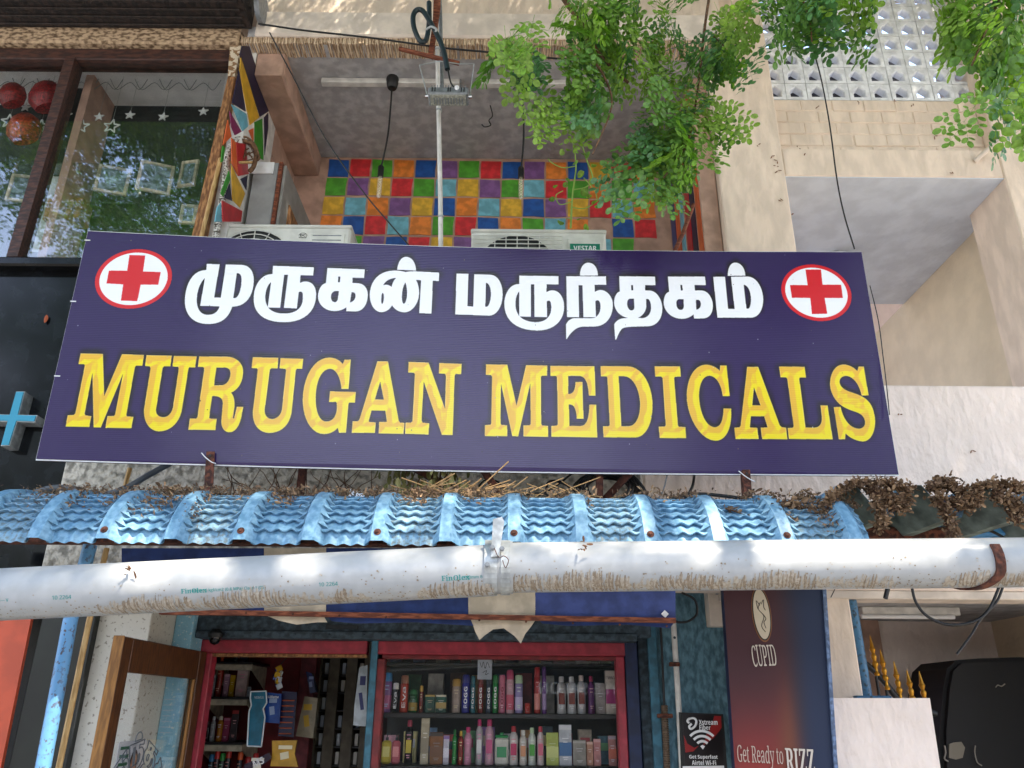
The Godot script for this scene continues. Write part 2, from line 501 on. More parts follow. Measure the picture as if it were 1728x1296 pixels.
func build_center_building() -> void:
	var bd := thing("shop_building", "beige shop building with a recessed tiled balcony above the purple sign", "building")
	var r := 1.3658
	put("upper_wall", span(-6.0, 1.2945, 5.6526, 8.6, -4.9, -3.74), M.beige, bd)
	put("ledge_band", span(-1.5967, r, 5.4148, 5.6139, -3.9, -3.68, 0.012), M.beige2, bd)
	var dr := Mb.new()
	var x := -1.682
	while x < r - 0.02:      # dripped plaster along the lower edge of the slab
		var w := rng.randf_range(0.012, 0.034)
		dr.box(Vector3(x + w / 2, 5.3972 + rng.randf_range(-0.004, 0.005), -3.76), Vector3(w - 0.003, 0.055 + rng.randf_range(-0.006, 0.006), 0.12 + rng.randf_range(-0.008, 0.008)), 0.004)
		x += w
	put("drip_edge", dr.done(), M.drip, bd)
	put("balcony_ceiling", span(-1.6515, r - 0.004, 5.375, 5.52, -4.95, -3.72, 0), M.ceilgrey, bd)
	put("left_beam", span(-1.72, -1.42, 5.2, 5.372, -4.78, -3.80, 0.006), M.brownpink, bd)
	put("cross_beam", span(-1.598, -1.425, 5.196, 5.371, -3.98, -3.782, 0.006), M.brownpink, bd)
	put("slab_edge", span(-2.1707, 0.6346, 2.05, 3.25, -3.95, -3.72, 0.01), M.concrete, bd)
	put("balcony_floor", span(-1.75, 1.3, 2.9, 3.05, -4.95, -3.96, 0), M.concrete, bd)
	put("right_side_wall", span(1.115, 1.22, 3.06, 5.37, -4.78, -3.96, 0.004), M.brownpink, bd)
	# back wall with its painted squares
	var wall := put("tile_wall", span(-1.8, 1.25, 3.06, 5.37, -4.95, -4.785, 0), M.brownpink, bd)
	var cols := {"b": h("2058a6"), "r": h("dd3338"), "g": h("55a630"), "o": h("ef8a36"), "p": h("855a94"), "l": h("78bccd"), "y": h("e8b83a")}
	var mats := {}
	for k in cols:
		mats[k] = worn(cols[k], 0.45, 1.7, 2, 0.86, 0.15)
	var rows := ["brgobpgrbpobyro", "gpyrglypglrgogl", "yloPybolybpyrlo".replace("P", "p"), "obrlogrboglo.br", ".gpbrypgloyblg.", ".ogylrbgopylbr."]
	var tx0 := -1.3649
	var shapes := []
	for i in 4:
		var p := PackedVector2Array()
		for c in [Vector2(-0.5, -0.5), Vector2(0, -0.5), Vector2(0.5, -0.5), Vector2(0.5, 0), Vector2(0.5, 0.5), Vector2(0, 0.5), Vector2(-0.5, 0.5), Vector2(-0.5, 0)]:
			p.append(c * 0.148 + Vector2(rng.randf_range(-0.004, 0.004), rng.randf_range(-0.004, 0.004)))
		var b := Mb.new()
		b.prism(p, -0.01, 0.004)
		shapes.append(b.done())
	for j in rows.size():
		for i in rows[j].length():
			var k: String = rows[j][i]
			if k == ".":
				continue
			var t := put("tile", shapes[rng.randi() % 4], mats[k], wall)
			t.position = Vector3(tx0 + 0.08 + 0.1595 * i - 0.004 * j, 5.272 - 0.164 * j - 0.0006 * i + rng.randf_range(-0.003, 0.003), -4.783)
	# painted shapes on the two side walls
	var side := put("left_side_wall", span(-1.72, -1.60, 3.06, 5.37, -4.27, -3.78, 0), M.whitepaint, bd)
	var paint := {"n": h("1b1838"), "y": h("d0a022"), "l": h("6fb3c6"), "m": h("7c1d52"), "o": h("d3602b"), "g": h("2f8a1f"), "r": h("b9262c"), "b": h("183a78")}
	var pm := {}
	for k in paint:
		pm[k] = worn(paint[k], 0.45, 1.5, 1, 0.9)
	var shards := [
		["n", PackedVector2Array([Vector2(-3.5522, 5.195), Vector2(-3.6485, 5.2883), Vector2(-4.1247, 5.2229), Vector2(-3.9782, 5.042), Vector2(-3.5423, 5.1172)])], ["y", PackedVector2Array([Vector2(-3.5617, 5.123), Vector2(-3.9705, 5.0306), Vector2(-3.8471, 4.865), Vector2(-3.5808, 5.0297)])], ["n", PackedVector2Array([Vector2(-3.5703, 5.0285), Vector2(-3.7553, 4.8881), Vector2(-3.5557, 4.7716)])],
		["l", PackedVector2Array([Vector2(-3.5509, 4.7588), Vector2(-3.7693, 4.8825), Vector2(-3.8243, 4.8367), Vector2(-3.7605, 4.7476)])], ["m", PackedVector2Array([Vector2(-3.5447, 4.7028), Vector2(-3.7456, 4.7307), Vector2(-3.6665, 4.6389), Vector2(-3.6017, 4.6432)])], ["o", PackedVector2Array([Vector2(-3.5413, 4.6413), Vector2(-3.6232, 4.5944), Vector2(-3.5383, 4.4673)])],
		["g", PackedVector2Array([Vector2(-3.9099, 4.9414), Vector2(-4.0201, 5.0642), Vector2(-4.1454, 4.8406), Vector2(-3.9919, 4.7558)])], ["o", PackedVector2Array([Vector2(-3.8429, 4.8213), Vector2(-3.9067, 4.8932), Vector2(-3.9432, 4.8107)])], ["n", PackedVector2Array([Vector2(-4.0455, 5.0958), Vector2(-4.1012, 5.1827), Vector2(-4.1415, 5.092), Vector2(-4.1528, 4.8837)])],
		["r", PackedVector2Array([Vector2(-3.6985, 4.6147), Vector2(-3.8331, 4.7119), Vector2(-3.9474, 4.5845), Vector2(-3.8087, 4.4624)])], ["g", PackedVector2Array([Vector2(-3.5337, 4.4555), Vector2(-3.5665, 4.4701), Vector2(-3.5747, 4.3843), Vector2(-3.5484, 4.3558)])], ["g", PackedVector2Array([Vector2(-3.6702, 4.394), Vector2(-3.7042, 4.3631), Vector2(-3.6516, 4.2092), Vector2(-3.6169, 4.1997)])],
		["y", PackedVector2Array([Vector2(-3.6888, 4.445), Vector2(-3.9433, 4.4358), Vector2(-3.8986, 4.308), Vector2(-3.7839, 4.276)])], ["n", PackedVector2Array([Vector2(-3.7072, 4.3331), Vector2(-3.7773, 4.2673), Vector2(-3.6779, 4.2163)])], ["n", PackedVector2Array([Vector2(-3.8404, 4.4653), Vector2(-3.9341, 4.5615), Vector2(-3.9523, 4.4678)])],
		["r", PackedVector2Array([Vector2(-3.6458, 4.1778), Vector2(-3.941, 4.3126), Vector2(-3.949, 4.2438), Vector2(-3.7077, 4.0813)])], ["o", PackedVector2Array([Vector2(-3.6258, 4.5883), Vector2(-3.6906, 4.6082), Vector2(-3.8006, 4.4562), Vector2(-3.6926, 4.4602)])], ["l", PackedVector2Array([Vector2(-3.603, 4.1014), Vector2(-3.6363, 4.1555), Vector2(-3.6851, 4.0661), Vector2(-3.6049, 4.0121)])]]
	var turn := Transform3D(Basis(Vector3(0, 0, 1), Vector3(0, 1, 0), Vector3(-1, 0, 0)), Vector3.ZERO)   # (z, y) of the outline onto a wall facing +x
	for s in shards:
		var b := Mb.new()
		b.prism(s[1], 1.602, 1.597, turn)
		put("painted_shape", b.done(), pm[s[0]], side)
	# open doorway in the side wall with a small lobby behind it
	put("door_lintel", span(-1.72, -1.60, 5.0, 5.37, -4.784, -4.275, 0), M.brownpink, bd)
	put("lobby_back", span(-2.75, -2.7, 3.06, 5.37, -4.784, -3.97, 0), M.brownpink, bd)
	put("lobby_ceiling", span(-2.699, -1.721, 5.1, 5.15, -4.784, -4.3, 0), M.ceilgrey, bd)
	put("lobby_front", span(-2.699, -1.721, 3.06, 5.37, -4.4, -4.36, 0), M.brownpink, bd)
	var stripes := ["b", "o", "l", "r", "n", "o"]
	for i in 6:
		var b := Mb.new()
		var z := -4.75 + 0.135 * i
		b.prism(PackedVector2Array([Vector2(z, 3.2), Vector2(z + 0.11, 3.2), Vector2(z + 0.15 - 0.03 * (i % 3), 5.3), Vector2(z + 0.03, 5.3)]), 1.112, 1.118, Transform3D(turn.basis, Vector3(2.227, 0, 0)))
		put("painted_shape", b.done(), pm[stripes[i]], bd.get_node("right_side_wall"))

func build_left_shop() -> void:
	var bd := thing("left_shop", "left neighbour shop with wood framed show window over polished black stone", "building")
	var edge := -2.1814
	put("stained_beam", span(-6.0, -1.6886, 5.3555, 5.4947, -3.95, -3.69, 0.012), M.stained, bd)
	put("stone_cladding", span(-6.0, edge, 0.3, 3.8285, -3.95, -3.76, 0.004), M.granite, bd)
	put("stone_sill", span(-6.0, -1.95, 3.7864, 3.8416, -3.95, -3.69, 0.01), M.granite, bd)
	put("cladding_under_window", span(edge, -1.75, 3.0, 3.7989, -3.95, -3.77, 0.0), M.black, bd)
	# window
	var w := put("show_window", span(-6.0, -1.7246, 5.2729, 5.4015, -3.86, -3.745, 0.006), M.darktimber, bd)
	var b := Mb.new()
	b.prism(PackedVector2Array([Vector2(-2.7534, 5.2836), Vector2(-2.6917, 5.2843), Vector2(-2.6986, 3.87), Vector2(-2.7599, 3.8694)]), -3.84, -3.74)
	put("mullion", b.done(), M.darktimber, w)
	put("window_glass", span(-6.0, -1.7669, 3.874, 5.3166, -3.784, -3.778, 0), M.glass, w)
	put("added_mirror", card(6.0 + -1.7669, 5.3166 - 3.874, Vector3((-1.7669 - 6.0) / 2, (5.3166 + 3.874) / 2, -3.776)), M.mirror_boost, w)  # mirror sheet added over the glass to strengthen its reflections
	b = Mb.new()
	b.prism(PackedVector2Array([Vector2(-1.7482, 5.3641), Vector2(-1.6792, 5.3648), Vector2(-1.6856, 5.1259), Vector2(-1.7284, 5.1255)]), -3.9, -3.72)
	put("post_top", b.done(), M.paintwood, bd)
	b = Mb.new()
	b.prism(PackedVector2Array([Vector2(-1.7277, 5.1209), Vector2(-1.685, 5.1213), Vector2(-1.6989, 3.9965), Vector2(-1.7476, 3.8756), Vector2(-1.7668, 3.8754)]), -3.9, -3.722)
	put("post", b.done(), M.oldwood, bd)
	# the display behind the glass
	var inside := put("display_ceiling", span(-6.0, -1.74, 5.362, 5.42, -4.5, -3.87, 0), worn(h("f2f3ef"), 0.6, 1.0, 2, 0.95), bd)
	put("display_back", span(-6.0, -1.74, 2.9, 5.361, -4.35, -4.25, 0), worn(h("222826"), 0.7, 1.0, 2, 0.8), bd)
	put("display_side", span(-1.76, -1.725, 2.9, 5.361, -4.249, -3.91, 0), M.whitepaint, bd)
	put("display_floor", span(-6.0, -1.74, 3.2, 3.24, -4.249, -3.9, 0), M.dark, bd)
	var col := Mb.new()
	col.prism(PackedVector2Array([Vector2(-2.8967, 5.5056), Vector2(-2.8402, 5.4808), Vector2(-2.8357, 4.1199), Vector2(-2.9276, 4.1191)]), -4.2, -4.1)
	put("display_column", col.done(), worn(h("b9c4bd"), 0.5, 1.0, 2, 0.9), bd)
	col = Mb.new()
	col.prism(PackedVector2Array([Vector2(-2.8739, 5.4962), Vector2(-2.8294, 5.4714), Vector2(-2.8329, 4.6672), Vector2(-2.8698, 4.6668)]), -4.15, -4.09)
	put("column_edge", col.done(), M.black, bd)
	for yy in [4.6739, 4.3889]:
		put("glass_shelf", span(-5.0, -1.78, yy - 0.004, yy + 0.004, -4.249, -3.98, 0), pane(Color(0.25, 0.42, 0.36, 0.12)), bd)
	# lower front: orange and dark panels beside the shop door
	put("dark_panel", span(-2.1245, -1.8795, 0.3, 2.3454, -3.8, -3.742, 0.004), worn(h("11170f"), 0.35, 1.0, 3, 0.7), bd)
	b = Mb.new()
	b.prism(PackedVector2Array([Vector2(-2.4691, 2.0034), Vector2(-2.1613, 2.0059), Vector2(-2.1422, 1.3088), Vector2(-2.5289, 1.306)]), -3.74, -3.72)
	put("orange_panel", b.done(), M.orange, bd)
	# hood over the window
	var hood := thing("shutter_hood", "rusty dark metal hood jutting over the left show window", "shop hood")
	b = Mb.new()
	var hp := PackedVector2Array([Vector2(3.69, 5.47), Vector2(3.69, 5.72), Vector2(2.95, 5.80), Vector2(2.88, 5.74), Vector2(2.88, 5.60), Vector2(2.95, 5.55)])
	for i in hp.size():
		hp[i] = Vector2(-hp[i].x, hp[i].y)
	b.prism(hp, 1.62, 6.0, turn_x())
	put("hood_shell", b.done(), M.hoodrust, hood)
	b = Mb.new()
	for k in 14:
		var z := -3.66 + 0.054 * k
		b.box(Vector3(-3.8, 5.464 + 0.006 * k * 0.9, z), Vector3(4.3, 0.012, 0.02), 0.004)
	put("hood_ridges", b.done(), M.hoodrust, hood)
	b = Mb.new()
	b.lathe([Vector2(0.0, 0), Vector2(0.10, 0), Vector2(0.10, 0.03), Vector2(0.0, 0.03)], Transform3D(Basis(Vector3(0, -1, 0), Vector3(1, 0, 0), Vector3(0, 0, 1)), Vector3(-1.5667, 5.564, -3.62)), 20)
	put("hood_end_cap", b.done(), M.steelgrey, hood)
	# raised plus sign of the stone front
	var cr := thing("plus_sign", "cyan faced raised plus sign with pale sides on black stone", "sign")
	var poly := PackedVector2Array([Vector2(-2.4745, 3.0565), Vector2(-2.4302, 3.0569), Vector2(-2.4298, 2.9342), Vector2(-2.3388, 2.9319), Vector2(-2.3416, 2.8948), Vector2(-2.4294, 2.8971), Vector2(-2.4361, 2.7721), Vector2(-2.4791, 2.7717), Vector2(-2.4788, 2.8966), Vector2(-2.584, 2.8988), Vector2(-2.582, 2.936), Vector2(-2.4764, 2.9338)])
	b = Mb.new()
	b.prism(poly, -3.762, -3.686)
	put("plus_body", b.done(), M.galv, cr)
	b = Mb.new()
	var small := Geometry2D.offset_polygon(poly, -0.004)
	b.prism(small[0], -3.688, -3.680)
	put("plus_face", b.done(), flat(h("1b8fae"), 0.3), cr)
	# things on show
	var star_at := [Vector3(-3.1177, 5.1386, -4.02), Vector3(-2.8411, 5.0844, -4.02), Vector3(-2.6344, 5.0677, -4.02), Vector3(-2.442, 5.0838, -4.02), Vector3(-2.229, 5.0718, -4.02), Vector3(-1.9803, 5.117, -4.02), Vector3(-2.7037, 4.9578, -3.98), Vector3(-2.5153, 4.9597, -3.98), Vector3(-3.1644, 4.9948, -3.98), Vector3(-2.9585, 4.9552, -3.98)]
	var star_say := ["small silver star hanging before the red cloth bundle", "small silver star hanging just left of the dark mullion top", "small silver star between the two large outlined stars", "small silver star above the reflected tree, right of the outlined pair", "small silver star in front of the dark shelf panel", "small silver star nearest the wooden window post", "large outlined star right beside the pale display column", "large outlined star second from the display column", "large outlined star at the far left over the orange bag", "large outlined star on the right edge of the orange bag"]
	for i in star_at.size():
		var big: bool = i >= 6
		var t := thing("star_ornament", star_say[i], "ornament", "stars of the window garland")
		b = Mb.new()
		var R := 0.052 if big else 0.034
		var p := PackedVector2Array()
		for k in 10:
			var a := TAU * k / 10.0 + 0.1 * sin(i * 2.1)
			p.append(Vector2(sin(a), cos(a)) * (R if k % 2 == 0 else R * 0.42))
		if big:
			for k in 10:
				b.tube([Vector3(p[k].x, p[k].y, 0) + star_at[i], Vector3(p[(k + 1) % 10].x, p[(k + 1) % 10].y, 0) + star_at[i]], 0.0045, 6)
		else:
			b.prism(p, -0.004, 0.004, Transform3D(Basis.IDENTITY, star_at[i]))
		put("star", b.done(), flat(h("d6dcd8"), 0.3), t)
		b = Mb.new()
		b.tube([star_at[i] + Vector3(0, R, 0), Vector3(star_at[i].x, 5.36, star_at[i].z)], 0.0012, 4)
		put("thread", b.done(), flat(h("9aa39e"), 0.6), t)
	var bag_at := [[Vector3(-3.1571, 5.157, -3.93), 0.088, "b02a2a", "dark red cloth bundle at the left end of the show window"], [Vector3(-2.932, 5.1408, -3.92), 0.11, "b4242a", "tall bright red gift bag leaning in the show window"], [Vector3(-3.02, 4.8984, -3.93), 0.105, "d4542c", "round orange gift bag under the red bundles"]]
	for g in bag_at:
		b = Mb.new()
		var rr: float = g[1]
		b.lathe([Vector2(0.0, -rr), Vector2(rr * 0.72, -rr * 0.92), Vector2(rr, -rr * 0.3), Vector2(rr * 0.93, rr * 0.35), Vector2(rr * 0.6, rr * 0.85), Vector2(rr * 0.3, rr * 1.05), Vector2(0.0, rr * 1.12)], Transform3D(Basis(Vector3(0, 0, 1), 0.35), g[0]), 11, 0.55)
		solo("gift_bag", b, worn(h(g[2]), 0.4, 9.0, 2, 0.5, 1.6), g[3], "bag", "bags in the show window")
	var fr := [[Vector3(-2.2487, 4.6776, -4.12), 0.2, 0.22, 0.35, "white picture frame standing nearest the window centre"], [Vector3(-2.5245, 4.6719, -4.14), 0.19, 0.2, 0.3, "white picture frame left of the other white one"], [Vector3(-2.0658, 4.7415, -4.16), 0.12, 0.2, -0.2, "narrow cream picture frame by the wooden post"], [Vector3(-1.9867, 4.3931, -4.1), 0.1, 0.14, 0.1, "small yellow edged picture frame low by the post"], [Vector3(-3.086, 4.6035, -4.14), 0.14, 0.2, 0.2, "pale picture frame at the far left of the show window"]]
	for q in fr:
		var t := thing("picture_frame", q[4], "picture frame", "picture frames in the show window", q[0], q[3])
		b = Mb.new()
		for s in [-1.0, 1.0]:
			b.box(Vector3(s * (q[1] / 2 - 0.01), 0, 0), Vector3(0.02, q[2], 0.02), 0.003)
			b.box(Vector3(0, s * (q[2] / 2 - 0.01), 0), Vector3(q[1] - 0.041, 0.02, 0.02), 0.003)
		put("frame", b.done(), worn(h("d8cdb4"), 0.5, 3.0), t)
		b = Mb.new()
		b.box(Vector3(0, 0, -0.003), Vector3(q[1] - 0.04, q[2] - 0.04, 0.006), 0)
		put("photo", b.done(), worn(h("8ea6b4"), 0.3, 3.0, 1, 0.5), t)
	for q in [[Vector3(-2.7495, 4.3857, -4.1), 0.16, "brown carton standing low behind the show window glass"], [Vector3(-2.6841, 4.4155, -4.13), 0.1, "smaller brown carton with a hand hole beside the larger one"]]:
		var t := thing("carton", q[2], "carton", "cartons in the show window")
		put("carton_box", boxm(q[0], Vector3(q[1], 0.15, 0.12), 0.003).done(), worn(h("b08a55"), 0.8, 2.0), t)
		put("carton_flap", boxm(q[0] + Vector3(0, 0.02, 0.0615), Vector3(q[1] * 0.3, 0.02, 0.003), 0.001).done(), M.dark, t)
	b = Mb.new()
	b.tube(curve([Vector3(-2.961, 5.4712, -4.3), Vector3(-2.9368, 5.5494, -4.3), Vector3(-2.838, 5.5661, -4.3), Vector3(-2.7581, 5.4733, -4.3), Vector3(-2.7891, 5.3856, -4.3), Vector3(-2.9064, 5.4049, -4.3), Vector3(-2.961, 5.4712, -4.3)], 5), 0.005, 6)
	solo("wire_ring", b, M.greycable, "thin dark wire ring hanging under the display ceiling", "ring")
	b = Mb.new()
	for i in 9:
		var x0: float = lerpf(-3.4017, -1.9773, i / 9.0)
		b.tube(curve([Vector3(x0, 5.358, -4.0), Vector3(x0 + 0.06, 5.27, -4.0), Vector3(x0 + 0.12, 5.35, -4.02), Vector3(x0 + 0.19, 5.29, -4.02), Vector3(x0 + 0.24, 5.357, -4.0)], 4), 0.0022, 5)
	solo("light_string", b, flat(h("7d8a84"), 0.5), "pale green string of tiny lights looping under the display ceiling", "light string")

func turn_x() -> Transform3D:
	return Transform3D(Basis(Vector3(0, 0, 1), Vector3(0, 1, 0), Vector3(-1, 0, 0)), Vector3.ZERO)

func build_right_building() -> void:
	var bd := thing("right_building", "peach plastered stair building with white pierced block screen", "building")
	var pl := 1.2254
	var pr := 1.6225
	var rp := 2.9304
	put("pillar", span(pl, pr, 0.0, 6.4, -4.3, -3.9, 0.008), M.beige, bd)
	put("right_pillar", span(rp, rp + 0.5, 0.0, 6.4, -4.3, -3.9, 0.008), M.beige, bd)
	put("far_wall", span(rp + 0.501, 9.0, 0.0, 8.6, -4.3, -3.92, 0), M.beige, bd)
	put("top_beam", span(1.4059, rp + 0.5, 6.401, 8.6, -4.3, -3.9, 0.008), M.beige, bd)
	var yb := 4.5695
	var ybr := 4.7704
	put("beam", span(pr + 0.001, rp - 0.001, yb, ybr, -4.3, -3.903, 0.006), M.beige, bd)
	var yj := 5.225
	# painted-over brick courses
	var bw := put("brick_wall", span(pr + 0.001, rp - 0.001, ybr + 0.001, yj, -4.2, -3.995, 0), M.beige, bd)
	var bh := (yj - ybr) / 5.0
	var vs := []
	for i in 4:
		var b := Mb.new()
		b.box(Vector3.ZERO, Vector3(0.2, bh - 0.004, 0.02 + 0.002 * i), 0.005)
		vs.append(b.done())
	for j in 5:
		var x := pr + 0.1 - (0.1 if j % 2 else 0.0)
		while x < rp:
			var xa := maxf(x - 0.1, pr + 0.002)
			var xb := minf(x + 0.1, rp - 0.002)
			if xb - xa > 0.03:
				var o := put("brick", vs[rng.randi() % 4], M.beige, bw)
				o.position = Vector3((xa + xb) / 2, ybr + bh * (j + 0.5) + rng.randf_range(-0.002, 0.002), -4.0 + rng.randf_range(-0.0015, 0.002))
				o.scale = Vector3((xb - xa - 0.0005) / 0.2, 1, 1)
				o.rotation.z = rng.randf_range(-0.006, 0.006)
			x += 0.2
	# pierced screen: each block has a six-sided tunnel
	var jw := thing("block_screen", "white screen of pierced concrete blocks above the painted bricks", "screen wall")
	var s := 0.1355
	var blk := Mb.new()
	var sq := s - 0.004
	var hole := [Vector2(-0.037, -0.038), Vector2(0.037, -0.038), Vector2(0.037, 0.012), Vector2(0.0, 0.042), Vector2(-0.037, 0.012)]
	var corners := []
	for k in 5:
		var m := maxf(absf(hole[k].x), absf(hole[k].y))
		corners.append(hole[k] / m * sq / 2)
	for k in 5:
		var k2 := (k + 1) % 5
		var fa: Vector2 = corners[k]
		var fb: Vector2 = corners[k2]
		var ha: Vector2 = hole[k]
		var hb: Vector2 = hole[k2]
		var ra := ha * 1.14
		var rb := hb * 1.14
		var mid := Vector2(fa.x if absf(fa.x) > absf(fb.x) else fb.x, fa.y if absf(fa.y) > absf(fb.y) else fb.y)
		blk.tri(Vector3(fa.x, fa.y, 0), Vector3(mid.x, mid.y, 0), Vector3(fb.x, fb.y, 0))
		blk.quad(Vector3(ra.x, ra.y, 0), Vector3(fa.x, fa.y, 0), Vector3(fb.x, fb.y, 0), Vector3(rb.x, rb.y, 0))
		blk.quad(Vector3(ha.x, ha.y, -0.006), Vector3(ra.x, ra.y, 0), Vector3(rb.x, rb.y, 0), Vector3(hb.x, hb.y, -0.006))
		blk.quad(Vector3(ha.x, ha.y, -0.055), Vector3(ha.x, ha.y, -0.006), Vector3(hb.x, hb.y, -0.006), Vector3(hb.x, hb.y, -0.055))
	var hs := sq / 2
	var cn := [Vector2(-hs, -hs), Vector2(hs, -hs), Vector2(hs, hs), Vector2(-hs, hs)]
	for k in 4:
		var a: Vector2 = cn[k]
		var b2: Vector2 = cn[(k + 1) % 4]
		blk.quad(Vector3(a.x, a.y, 0), Vector3(a.x, a.y, -0.055), Vector3(b2.x, b2.y, -0.055), Vector3(b2.x, b2.y, 0))
	var bm := blk.done()
	var jx := 1.3392
	put("joints", boxm(Vector3((jx + rp) / 2, yj + 0.004, -4.06), Vector3(rp - jx, 0.006, 0.09), 0), M.jali, jw)
	for j in 8:
		for i in 13:
			var x := jx + s * (i + 0.5)
			if x + s / 2 > rp + 0.05:
				continue
			var o := put("pierced_block", bm, M.jali, jw)
			o.position = Vector3(x, yj + 0.008 + s * (j + 0.5), -4.0 + rng.randf_range(-0.002, 0.002))
			if (i + j) % 2:
				o.rotation.z = rng.randf_range(-0.008, 0.008)
	put("shade_backing", span(jx, rp, yj - 0.3, 6.38, -4.75, -4.7, 0), worn(h("3b3d45"), 0.8), jw)  # backing sheet coloured dark in place of the shade behind the holes
	# the open landing below
	put("landing_ceiling", span(pr - 0.4, rp + 0.5, yb + 0.001, yb + 0.12, -5.5, -4.301, 0), M.whiteblue, bd)
	put("beam_soffit", span(pr - 0.001, rp + 0.001, yb - 0.004, yb - 0.0005, -4.305, -3.91, 0), M.whiteblue, bd)
	put("landing_back", span(pr - 0.4, 6.0, 2.2, yb + 0.6, -6.7, -6.6, 0), M.pinkwall, bd)
	put("added_slab", span(pr - 0.4, 6.0, yb + 0.601, yb + 0.7, -6.7, -5.3, 0), M.whiteblue, bd)  # unseen ceiling slab added to shut out sky light behind the landing
	var b: Mb
	var sw := Mb.new()
	var rail := [Vector3(3.0018, 4.5793, -3.92), Vector3(3.0744, 4.633, -4.66), Vector3(3.0618, 4.5975, -5.48), Vector3(3.0976, 4.4523, -5.75), Vector3(3.1254, 4.2489, -6), Vector3(3.1716, 4.1188, -6.2), Vector3(3.2071, 3.8721, -6.4)]
	for i in rail.size() - 1:
		var p0: Vector3 = rail[i]
		var p1: Vector3 = rail[i + 1]
		sw.quad(Vector3(p1.x, 1.7, p1.z), Vector3(p0.x, 1.7, p0.z), p0, p1)
	put("curved_side_wall", sw.done(), M.tan, bd)
	put("right_return_wall", span(3.06, 3.2, 0.0, yb, -6.6, -4.31, 0), M.tan, bd)
	put("parapet", span(0.6653 + 0.0, rp + 0.6, 2.15, 3.2129, -4.05, -3.88, 0.01), M.pinkwall, bd)
	# passage on the ground floor
	put("passage_ceiling", span(1.0344, rp + 0.6, 2.15, 2.28, -5.3, -4.051, 0), M.ceilgrey, bd)
	put("passage_ceiling_edge", span(1.0344, rp + 0.6, 2.11, 2.149, -4.05, -3.89, 0.004), M.beige2, bd)
	put("passage_back", span(2.326, 3.1768, 0.0, 2.149, -5.35, -5.24, 0), M.pinkwall, bd)
	put("passage_left", span(1.9418, 2.326 - 0.001, 0.0, 2.149, -5.4, -5.2, 0), M.brownpink, bd)
	put("passage_right", span(3.1768 + 0.001, 3.1768 + 0.1, 0.0, 2.149, -5.35, -3.95, 0), M.tan, bd)
	b = Mb.new()
	b.tube([Vector3(2.7752, 4.683, -3.9), Vector3(2.8849, 4.7617, -3.78)], 0.014, 8)
	var st := solo("roof_spout", b, M.beige2, "short plastered spout pipe poking from the beam", "pipe")
	st.name = "spout_pipe"
	b = Mb.new()
	b.lathe([Vector2(0.0, 0.0), Vector2(0.12, 0.0), Vector2(0.14, 0.02), Vector2(0.12, 0.045), Vector2(0.0, 0.05)], Transform3D(Basis(Vector3(1, 0, 0), PI), Vector3(2.2618, 4.6687, -4.85) * Vector3(1, 0, 1) + Vector3(0, yb, 0)), 20)
	solo("ceiling_light", b, M.white, "white round lamp on the landing ceiling above the sign corner", "ceiling lamp")


